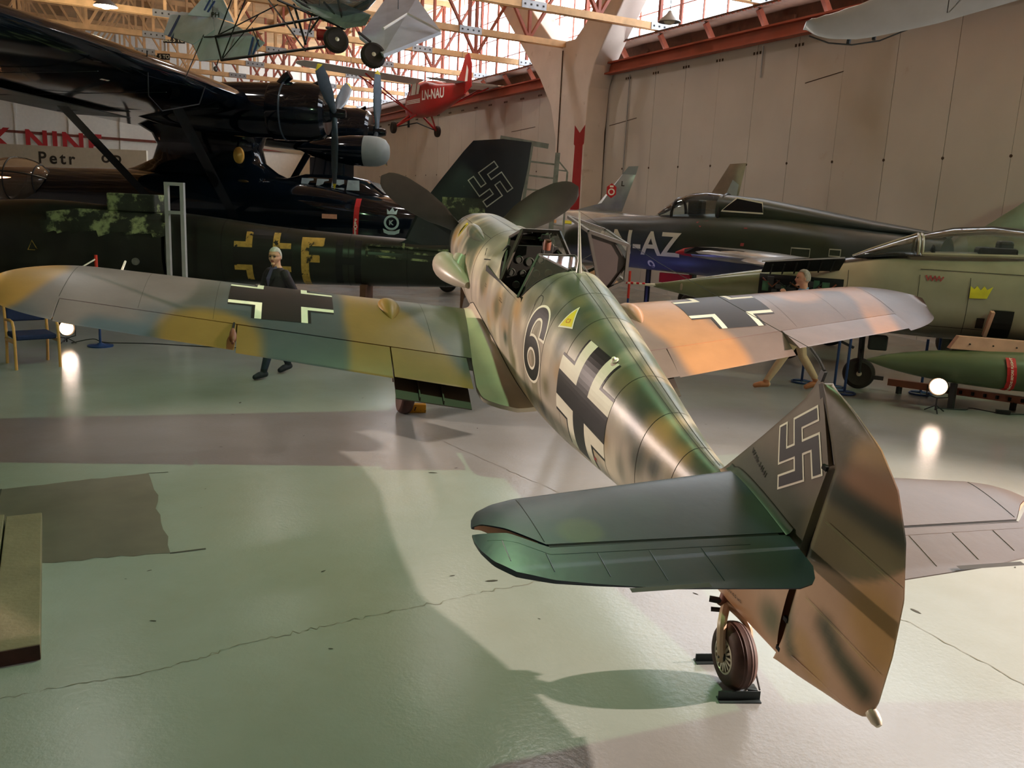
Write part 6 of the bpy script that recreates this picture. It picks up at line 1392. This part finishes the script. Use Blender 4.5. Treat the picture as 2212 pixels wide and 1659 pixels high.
for t in (.55, .95): c0 = at(1738+560*t, 62-62*t, 8.5-1.6*t)-go; MB().tube([c0, c0+Vector((0, 0, 12.3-at(1738+560*t, 62-62*t, 8.5-1.6*t).z))], .005, 4).build('hanging_wire', 'steel_dark', gl)
# ------------------------------------------------------------------ two visitors (local x = walking direction, z up)
mat('person_skin_cloth', attr=True, rough=.7, var=.06, scale=14); mat('hair_grey', (196, 192, 184), .7, var=.2, scale=40); mat('hair_dark_grey', (150, 142, 130), .7, var=.25, scale=40); mat('lens_dark', (40, 40, 44), .2); mat('shirt_violet', (92, 82, 120), .8); mat('sole_white', (200, 196, 188), .7); mat('phone_black', (18, 18, 20), .3)
def capsule(mb, pts, rs, n=12):
    P = [Vector(p) for p in pts]; d0 = (P[1]-P[0]).normalized(); d1 = (P[-1]-P[-2]).normalized()
    P = [P[0]-d0*rs[0]*.85, P[0]-d0*rs[0]*.45]+P+[P[-1]+d1*rs[-1]*.45, P[-1]+d1*rs[-1]*.85]; r = [rs[0]*.35, rs[0]*.86]+list(rs)+[rs[-1]*.86, rs[-1]*.35]
    mb.tube(P, r, n)
def egg(mb, c, r, n=20, rot=None, shape=None):
    rings = []
    for i in range(1, n):
        a = pi*i/n; ring = []
        for k in range(24):
            b = 2*pi*k/24; p = Vector((r[0]*sin(a)*cos(b), r[1]*sin(a)*sin(b), r[2]*cos(a)))
            if shape: p = shape(p)
            if rot is not None: p = rot @ p
            ring.append(p+Vector(c))
        rings.append(ring)
    mb.loft(rings)
def hand(mb, wrist, d, palm_n, curl=.5):
    """palm with four fingers of unequal length and a thumb leaving its side"""
    d = Vector(d).normalized(); nrm = Vector(palm_n); nrm = (nrm-d*nrm.dot(d)).normalized(); sd = d.cross(nrm); w = Vector(wrist)
    capsule(mb, [w, w+d*.05, w+d*.085], [.026, .030, .028], 10)
    for k, (o, L_) in enumerate(((-.030, .070), (-.010, .080), (.010, .075), (.028, .058))):
        b = w+d*.085+sd*o; p = [b]; dirn = d.copy()
        for j in range(3): dirn = (dirn+nrm*curl*.55).normalized(); p.append(p[-1]+dirn*L_*(.45, .32, .23)[j])
        capsule(mb, p, [.0095, .009, .008, .0065], 8)
    b = w+d*.03-sd*.03; t = (d*.6-sd*.8+nrm*.3).normalized(); capsule(mb, [b, b+t*.035, b+t*.035+(d*.9-sd*.2+nrm*.3).normalized()*.032], [.012, .0105, .008], 8)
def person(name, label, loc, yaw, head_yaw, cols, arms, hair_m, legs, bald=False):
    t = thing(name, label, 'person', loc=loc, rot=(0, 0, yaw)); mb = MB()
    HR = Matrix.Rotation(head_yaw, 3, 'Z'); hc = Vector((.035, 0, 1.62))
    rings = []
    for z, rx, ry, x in ((.84, .105, .155, 0), (.92, .125, .175, 0), (1.02, .125, .165, .0), (1.14, .13, .165, .005), (1.27, .135, .185, .01), (1.37, .12, .195, .01), (1.43, .09, .165, .005), (1.47, .065, .085, .005), (1.50, .055, .06, .01)):
        rings.append([(x+rx*cos(a), ry*sin(a), z) for a in np.linspace(0, 2*pi, 24, endpoint=False)])
    mb.loft(rings); capsule(mb, [(0.005, 0, 1.44), (.02, 0, 1.56)], [.058, .056])
    def face(p):
        x, y, z = p; f = max(0, x/.1)
        if z < -.03: p = Vector((x*(1-.12*(-z-.03)/.08)+(.008 if x > 0 else 0), y*(1-.28*(-z-.03)/.08), z))
        if x > .05 and -.005 < z < .02: p.x -= .010*f
        if x > .04 and .02 < z < .04: p.x += .004*f
        return p
    egg(mb, hc, (.098, .078, .118), 24, HR, face)
    def hp_(v): return hc+HR @ Vector(v)
    capsule(mb, [hp_((.088, 0, .012)), hp_((.104, 0, -.018)), hp_((.106, 0, -.028))], [.008, .012, .013], 8)          # nose
    capsule(mb, [hp_((.086, -.022, -.060)), hp_((.092, 0, -.058)), hp_((.086, .022, -.060))], [.006, .008, .006], 8)    # lips
    egg(mb, hp_((.075, 0, -.098)), (.022, .026, .018), 8, HR)                                                         # chin
    for s_ in (-1, 1): egg(mb, hp_((-.005, .079*s_, -.008)), (.018, .009, .030), 8, HR)                               # ears
    hands = []
    for s_, (sh, el, wr) in zip((1, -1), arms):
        capsule(mb, [(0, .165*s_, 1.40), sh, el], [.068, .060, .047]); capsule(mb, [el, (Vector(el)+Vector(wr))/2, wr], [.046, .042, .029])
        d = Vector(wr)-Vector(el); hand(mb, Vector(wr)+d.normalized()*.015, d, (.3, -s_, 0), .55); hands.append(Vector(wr)+d.normalized()*.08)
    for s_, (hip, kn, an, toe) in zip((1, -1), legs):
        capsule(mb, [hip, (Vector(hip)+Vector(kn))/2, kn], [.098, .085, .062]); capsule(mb, [kn, (Vector(kn)*.6+Vector(an)*.4), an], [.060, .060, .045])
        capsule(mb, [Vector(an)+Vector((-.03, 0, -.04)), (Vector(an)+Vector(toe))/2+Vector((0, 0, -.015)), toe], [.042, .046, .036])
    raw = mk('body', mb.v, mb.f, 'person_skin_cloth'); md = raw.modifiers.new('fuse', 'REMESH'); md.mode = 'VOXEL'; md.voxel_size = .0075; ms = raw.modifiers.new('soft', 'SMOOTH'); ms.iterations = 3; ms.factor = .5
    dg = bpy.context.evaluated_depsgraph_get(); me = bpy.data.meshes.new_from_object(raw.evaluated_get(dg)); bpy.data.objects.remove(raw)
    co = np.array([v.co[:] for v in me.vertices]); col = np.tile(s2l(cols['top']), (len(co), 1))
    hnd = np.min([np.linalg.norm(co-np.array(h), axis=1) for h in hands], axis=0)
    col[(co[:, 2] > 1.475)] = s2l(cols['skin'])
    arm = np.abs(co[:, 1]) > .30 if False else np.zeros(len(co), bool)
    low = (co[:, 2] < .93); col[low] = s2l(cols['legs'])
    for (hip, kn, an, toe) in legs:
        dd = np.minimum(np.linalg.norm(co-np.array((Vector(an)+Vector(toe))/2), axis=1), np.linalg.norm(co-np.array(toe), axis=1)); col[(dd < .125) & (co[:, 2] < an[2]+.03)] = s2l(cols['shoe'])
    for s_, (sh, el, wr) in zip((1, -1), arms):
        A_, B_ = np.array(el, float), np.array(wr, float); tt = np.clip(((co-A_) @ (B_-A_))/((B_-A_) @ (B_-A_)), 0, 1); dl = np.linalg.norm(co-(A_+tt[:, None]*(B_-A_)), axis=1); col[(dl < .07) & (np.abs(co[:, 1]) > .12)] = s2l(cols.get('sleeve', cols['top']))
    col[hnd < .085] = s2l(cols['skin'])
    mo = np.linalg.norm(co-np.array(hp_((.092, 0, -.058))), axis=1) < .022; col[mo] = s2l(160, 90, 84)
    a = me.color_attributes.new('Col', 'FLOAT_COLOR', 'POINT'); arr = np.ones((len(co), 4)); arr[:, :3] = col; a.data.foreach_set('color', arr.ravel())
    for p in me.polygons: p.use_smooth = True
    me.materials.clear(); me.materials.append(MATS['person_skin_cloth']); me.name = 'body'; o = link(bpy.data.objects.new('body', me), t)
    # hair cap
    hb = MB(); rings = []
    for i in range(1, 9):
        a = (pi*.60)*i/8; ring = []
        for k in range(28):
            b = 2*pi*k/28; lim = 1.0 if cos(b) < .1 else ((.55 if not bald else .42) + max(0, .45*(.45-cos(b)))*1.2 if cos(b) < .45 else (.55 if not bald else .42)); aa = a*lim; ring.append(hp_((.104*sin(aa)*cos(b)-.006, .086*sin(aa)*sin(b), .126*cos(aa)+.004)))
        rings.append(ring)
    hb.loft(rings, caps=(True, False)); hb.build('hair', hair_m, o)
    for s_ in (-1, 1): egg(e_ := MB(), hp_((.088, .031*s_, .006)), (.010, .014, .008), 8, HR); e_.build('eye', 'lens_dark', o)
    t.scale = (1.02, 1.02, 1.025); return t, o, hp_
# dark-jacketed man behind the port wing, striding to the left of the picture
legsA = [((0, .09, .90), (.17, .09, .50), (.30, .09, .11), (.44, .09, .045)), ((0, -.09, .90), (-.06, -.09, .49), (-.24, -.10, .13), (-.10, -.10, .045))]
armsA = [((.0, .20, 1.36), (-.14, .25, 1.10), (-.08, .24, .86)), ((.02, -.20, 1.36), (.08, -.25, 1.09), (.26, -.22, .92))]
d_ = hdir(128); yw = math.atan2(d_.y, d_.x)
mA, bA, hA = person('person', 'grey-haired man with glasses in a dark jacket walking behind the left wing', (-2.55, 8.40, 0), yw, rad(30), dict(top=(46, 36, 44), skin=(214, 160, 132), legs=(40, 48, 66), shoe=(34, 36, 46)), armsA, 'hair_grey', legsA)
for s_ in (-1, 1): MB().tube([hA((.096, .032*s_+.02*cos(a), .008+.016*sin(a))) for a in np.linspace(0, 2*pi, 14)], .002, 5).build('spectacles', 'lens_dark', bA)
MB().tube([hA((.097, -.012, .010)), hA((.100, 0, .014)), hA((.097, .012, .010))], .002, 5).build('spectacles', 'lens_dark', bA)
for s_ in (-1, 1): MB().tube([hA((.094, .052*s_, .010)), hA((.0, .082*s_, .012))], .002, 5).build('spectacles', 'lens_dark', bA)
mk('shirt_front', [(.082, -.035, 1.475), (.082, .035, 1.475), (.147, .045, 1.33), (.150, .0, 1.20), (.147, -.045, 1.33)], [(0, 1, 4), (1, 2, 4), (4, 2, 3)], 'shirt_violet', bA, smooth=False)
for s_ in (-1, 1): mk('lapel', [(.085, .035*s_, 1.475), (.06, .085*s_, 1.455), (.142, .105*s_, 1.33), (.155, .012*s_, 1.19), (.152, .045*s_, 1.33)], [(0, 1, 2, 4), (4, 2, 3)], mat('lapel_dark', (38, 30, 38), .8), bA, smooth=False); mk('shirt_collar', [(.055, .055*s_, 1.50), (.085, .03*s_, 1.475), (.10, .045*s_, 1.455), (.06, .085*s_, 1.47)], [(0, 1, 2, 3)], 'shirt_violet', bA, smooth=False)
# man in a blue shirt beyond the starboard wing
legsB = [((0, .09, .90), (.19, .09, .50), (.40, .09, .12), (.55, .09, .05)), ((0, -.09, .90), (-.10, -.09, .50), (-.34, -.10, .15), (-.20, -.10, .045))]
armsB = [((.02, .20, 1.36), (.10, .24, 1.10), (.24, .10, 1.34)), ((.0, -.20, 1.36), (-.10, -.25, 1.10), (.08, -.24, .90))]
d_ = hdir(180+8); yw = math.atan2(d_.y, d_.x)
mB, bB, hB = person('person', 'grey-haired man in a blue shirt and beige trousers beyond the right wing', (4.86, 7.22, 0), yw, rad(10), dict(top=(112, 160, 200), skin=(206, 152, 126), legs=(206, 180, 146), shoe=(190, 128, 90), sleeve=(206, 152, 126)), armsB, 'hair_dark_grey', legsB, True)
MB().tube([(.05*cos(a)-.0, .062*sin(a), 1.475-.012*cos(a)) for a in np.linspace(0, 2*pi, 20)], .012, 6).build('shirt_collar', mat('shirt_blue', (112, 160, 200), .8), bB)
# ------------------------------------------------------------------ small things on the floor
mat('plank_wood', (124, 112, 90), .75, var=.18, scale=2.5, bump=.2, bscale=30); mat('plank_end', (60, 36, 28), .8, var=.3, scale=14); mat('chair_wood', (206, 152, 84), .45, var=.12, scale=8); mat('chair_blue', (22, 34, 70), .85, var=.15, scale=30); mat('stand_blue', (34, 62, 112), .45, var=.1); mat('lamp_black', (22, 20, 20), .45); mat('chock_yellow', (222, 160, 34), .6, var=.12, scale=8, spots=((70, 50, 30), 9, .62, .7)); mat('chock_steel', (56, 66, 66), .5, .4, var=.15); mat('cable_black', (16, 16, 17), .6); mat('barrier_red', (206, 52, 34), .5)
mat('lamp_glow', (255, 206, 160), .4, emit=6); mat('led_blue', (60, 70, 255), .4, emit=14)
# two boards in the left foreground
pd = Vector((-.245, .97, 0)).normalized(); ps = Vector((pd.y, -pd.x, 0)); p0 = Vector((-3.62, .84, 0))
for k, (lab, off, st, L_) in enumerate((('weathered wooden board at the left frame edge, right one of two', -.115, 0, 2.1), ('weathered wooden board at the left frame edge, left one of two', -.355, -.1, 2.25))):
    c = p0+ps*off+pd*(st+L_/2)+ZV*.045; Rm = Matrix((ps, pd, ZV)).transposed()
    o = MB().box(c, (.228, L_, .09), Rm).build('wooden_board', 'plank_wood', None, smooth=False, bevel=.006); tag(o, lab, 'board', 'boards at the left edge')
    MB().box(p0+ps*off+pd*(st-.002)+ZV*.044, (.222, .006, .082), Rm).build('end_grain', 'plank_end', o, smooth=False)
# chocks
ck = thing('wheel_chock', 'dark steel channel chock wedged at the tail wheel', 'chock', loc=(0, 0, 0))
def chan(a, b, h, w, nm):
    a = Vector(a); b = Vector(b); MB().beam(a+ZV*h/2, b+ZV*h/2, .006, h).beam(a+ZV*.003, b+ZV*.003, w, .006).build(nm, 'chock_steel', ck, smooth=False)
chan((-.185, -.135, 0), (.035, -.175, 0), .052, .06, 'front_channel'); chan((-.13, .24, 0), (.07, .21, 0), .05, .06, 'rear_channel')
MB().beam((.0, -.16, .05), (.05, -.04, .012), .05, .008).build('ramp_plate', 'chock_steel', ck, smooth=False)
MB().tube([(.045, -.15, .045), (.075, -.06, .07), (.085, -.02, .12), (.072, .02, .16)], .005, 6).build('spring_wire', 'steel_dark', ck)
yc_ = thing('wheel_chock', 'yellow wooden chock behind the left main wheel', 'chock', loc=(-.93, 6.18, 0), rot=(0, 0, rad(-6)))
MB().prism([(-.14, 0), (.14, 0), (.14, .10), (-.14, .10)], Matrix(((1, 0, 0, 0), (0, 0, 1, -.05), (0, 1, 0, 0), (0, 0, 0, 1))), .10).build('block', 'chock_yellow', yc_, smooth=False, bevel=.008)
for k in range(3): MB().box((-.09+.05*k, -.052, .05), (.012, .004, .05), Matrix.Rotation(.3, 3, 'Y')).build('stripe', 'plank_end', yc_, smooth=False)
# armchair
ch = thing('armchair', 'wooden armchair with dark blue cushions beside the left floodlight', 'chair', loc=(-5.85, 9.15, 0), rot=(0, 0, rad(-62)))
# local: x forward, y left
for s_ in (-1, 1):
    y = .27*s_
    MB().tube([(.26, y, 0), (.27, y, .40), (.25, y, .58), (.19, y, .645), (.05, y, .655), (-.20, y, .63)], .019, 10).build('arm_and_leg', 'chair_wood', ch)
    MB().tube([(-.32, y*.95, 0), (-.25, y*.95, .42), (-.28, y*.95, .70), (-.34, y*.95, .98)], .019, 10).build('rear_leg', 'chair_wood', ch); MB().beam((.26, y, .38), (-.25, y, .36), .022, .05).build('side_rail', 'chair_wood', ch, smooth=False)
MB().box((0, 0, .43), (.50, .50, .07)).build('seat', 'chair_blue', ch, smooth=False, bevel=.02); MB().box((-.295, 0, .76), (.05, .48, .34), Matrix.Rotation(-.16, 3, 'Y')).build('backrest', 'chair_blue', ch, smooth=False, bevel=.02)
# barrier stands
def stand(label, loc, h=1.0, pole='stand_blue', ring=True, group=None, top=None):
    t = thing('barrier_stand', label, 'barrier', loc=loc, group=group)
    if ring:
        MB().tube([(.15*cos(a), .15*sin(a), .018) for a in np.linspace(0, 2*pi, 28, endpoint=False)], .016, 8, closed=True).build('base_ring', 'stand_blue', t)
        for a in (0, 2.09, 4.19): MB().tube([(0, 0, .03), (.15*cos(a), .15*sin(a), .02)], .011, 6).build('base_spoke', 'stand_blue', t)
    else: MB().lathe([(0, .0), (.19, 0), (.19, .022), (.06, .035), (.03, .06), (0, .06)], 28).build('base_disc', 'stand_blue', t)
    MB().tube([(0, 0, .02), (0, 0, h)], .02, 10).build('pole', pole, t)
    if top: MB().tube([(0, 0, h*.62), (0, 0, h+.02)], .024, 10).build('pole_top', top, t)
    return t
sL = stand('blue barrier stand with a red top behind the left wing tip', (-5.32, 10.76, 0), 1.42, ring=False, top='barrier_red')
MB().tube([(0, 0, 1.38), (-.22, -.3, 1.22)], .012, 6).build('strap', 'decal_white', sL)
stand('blue barrier stand beside the walking man in beige trousers', (5.35, 7.75, 0), .86, group='blue barrier stands by the jets'); stand('blue barrier stand beside the jet nose wheel, nearest the rudder', (5.55, 6.95, 0), 1.0, group='blue barrier stands by the jets'); stand('blue barrier stand just left of the jet nose wheel', (5.62, 7.30, 0), .88, group='blue barrier stands by the jets')
p_ = at(1357, 640, 16.6); stand('orange-topped barrier stand seen over the right wing root', (p_.x, p_.y, 0), 1.35, top='barrier_red')
for px, d in ((2005, 12.6), (2032, 13.2)):
    p_ = at(px, 735, d); stand('blue barrier stand in front of the jet, %s' % ('left of the pair above the drop tank' if px < 2010 else 'right of the pair above the drop tank'), (p_.x, p_.y, 0), .84, group='blue barrier stands by the jets')
# floodlights standing on the floor
def flood(label, loc, aim, h, power, spread):
    t = thing('floodlight', label, 'lamp', loc=loc); d = (Vector(aim)-Vector((loc[0], loc[1], h))).normalized(); c = Vector((0, 0, h)); Ml = frame_z(c, d)
    MB().lathe([(.03, -.20), (.08, -.19), (.105, -.12), (.125, .0), (.125, .05), (.118, .05), (.114, .0), (.0, -.02)], 24, Ml).build('lamp_can', 'lamp_black', t)
    MB().lathe([(0, .030), (.06, .026), (.110, .012), (.110, -.004), (0, -.004)], 24, Ml).build('lens', 'lamp_glow', t)
    sd = d.cross(ZV).normalized(); MB().tube([c+sd*.135, c+sd*.135-ZV*.13, c-ZV*.16, c-sd*.135-ZV*.13, c-sd*.135], .009, 6).build('yoke', 'lamp_black', t)
    MB().tube([c-ZV*.16, Vector((0, 0, .03))], .012, 8).build('post', 'lamp_black', t)
    for a in (0, 2.1, 4.2): MB().tube([(0, 0, .10), (.14*cos(a), .14*sin(a), .012)], .009, 6).build('foot', 'lamp_black', t)
    q = Vector(loc)+c+d*.09; l_ = lamp('floodlight_beam', 'SPOT', q, power, WARM, q+d, .12, spread, .6); return t
flood('lit black floodlight on the floor beside the armchair', (-5.86, 11.0, 0), (-.6, 2.6, 1.5), .25, FL_L, 62)
flood('lit black floodlight on the floor before the drop tank', (6.15, 5.78, 0), (-1.0, -.6, 1.3), .36, FL_R, 70)
def cord(label, P, name='power_cord'):
    o = MB().tube([tuple(p) for p in spl(P, 6)], .008, 6).build(name, 'cable_black', None); return tag(o, label, 'cord')
cord('black power cord running from the left floodlight along the floor', [(-5.8, 11.02, .01), (-5.5, 11.12, .06), (-5.3, 11.08, .01), (-4.6, 11.0, .01), (-3.6, 10.7, .01), (-2.6, 10.6, .01)])
cx_ = cord('black power cord with a socket box by the right floodlight', [(6.35, 5.98, .01), (6.7, 5.85, .01), (6.85, 5.9, .02), (7.1, 5.62, .01), (7.5, 5.5, .01), (8.2, 4.9, .01)]); MB().box((7.12, 5.62, .03), (.18, .08, .05), Matrix.Rotation(-.6, 3, 'Z')).build('socket_box', 'lamp_black', cx_, smooth=False, bevel=.008)
# blue led strip on the floor under the recon jet
a = at(1297, 628, 17.2); b = at(1348, 641, 16.2); ld = MB().beam((a.x, a.y, .25), (b.x, b.y, .25), .03).build('led_strip', 'led_blue', None, smooth=False); tag(ld, 'glowing blue light strip seen over the right wing root', 'light strip')
MB().box((a.x, a.y, .12), (.03, .03, .24)).build('strip_foot', 'lamp_black', ld, smooth=False); MB().box((b.x, b.y, .12), (.03, .03, .24)).build('strip_foot', 'lamp_black', ld, smooth=False)
lamp('blue_led_wash', 'AREA', ((a.x+b.x)/2+.8, (a.y+b.y)/2+.5, .3), 4, (.25, .28, 1.0), ((a.x+b.x)/2+1.5, (a.y+b.y)/2+2, 2), .5)
# pendant lamps under the roof
def pendant(label, px, py, d, glow=True):
    p = at(px, py, d); t = thing('pendant_lamp', label, 'lamp', loc=p)
    MB().lathe([(.05, .30), (.07, .26), (.12, .20), (.30, .04), (.32, 0), (.30, .01), (.10, .17), (0, .18)], 24).build('shade', 'plate_metal', t); egg(e_ := MB(), (0, 0, .03), (.16, .16, .10), 12); e_.build('bulb', 'lamp_white' if glow else 'decal_white', t); MB().tube([(0, 0, .28), (0, 0, 12.3-p.z)], .012, 6).build('rod', 'steel_dark', t)
    if glow: lamp('pendant_light', 'POINT', p-ZV*.25, 700, (1, .82, .56), None, .15)
mat('lamp_white', (255, 238, 200), .4, emit=22)
pendant('lit pendant lamp under the roof at top left', 228, 14, 24); pendant('unlit pendant lamp shade near the pillar and windows', 1446, 48, 24, False)
# roof signs and lettering at the far end
def endwall(px, py):
    d = at(px, py, 1)-CAMP; k = ((W0+WU*T_END-CAMP).dot(WU))/d.dot(WU); return CAMP+d*k
V2, F2 = bold2d('OK NINE', 1.75, .05, space=1.15); o_ = endwall(72, 303)
decal('wall_lettering', V2, F2, lambda u, v: o_+WU*.14-WN*u*1.0+ZV*v, 'sign_red', we)
a_ = at(-60, 331, 46); b_ = at(318, 338, 46); sb = thing('sign_board', 'long beige board with dark lettering below the red wall letters', 'sign', loc=(a_.x, a_.y, 0)); 
dv = (b_-a_); dv.z = 0; L_ = dv.length; dv.normalize(); nv = Vector((dv.y, -dv.x, 0)); Rm = Matrix((dv, -nv, ZV)).transposed()
MB().box(dv*(L_/2)+ZV*(a_.z), (L_, .2, 1.15), Rm).build('board', 'sign_beige', sb, smooth=False)
for wd, fx in (('Petr', .49), ('op', .80)):
    V2, F2 = bold2d(wd, .85, .02, space=1.35); decal('board_lettering', V2, F2, lambda u, v: dv*(L_*fx+u*1.05)+nv*.12+ZV*(a_.z-.05+v), 'sign_dark', sb)
for k in (.1, .9): MB().box(dv*(L_*k)+ZV*(a_.z-.5)/2, (.15, .1, a_.z-.5), Rm).build('post', 'steel_dark', sb, smooth=False)
for k, (px, py) in enumerate(((376, 86), (346, 122))):
    dr_ = at(px, py, 1)-CAMP; best_ = min(((abs((CAMP+dr_*((t_-(CAMP-W0).dot(WU)+.16)/dr_.dot(WU))).z-7.95), t_) for t_ in TR_T)); p = CAMP+dr_*((best_[1]-(CAMP-W0).dot(WU)+.16)/dr_.dot(WU))
    sg = thing('load_sign', 'small black load sign under the roof, %s' % ('upper of two' if k == 0 else 'lower of two'), 'sign', loc=p); MB().box((0, 0, 0), (.82, .03, .24), Matrix((_rh, _fh, ZV)).transposed()).build('plate', 'bolt', sg, smooth=False)
    V2, F2 = bold2d('BEL 5 TO', .20, .004); decal('sign_text', V2, F2, lambda u, v: _rh*u-_fh*.02+ZV*v, 'decal_white', sg); MB().beam((0, 0, .1 if p.z < 8.2 else -.1), WU*-.10+ZV*(8.2-p.z), .02).build('hanger', 'steel_dark', sg, smooth=False)
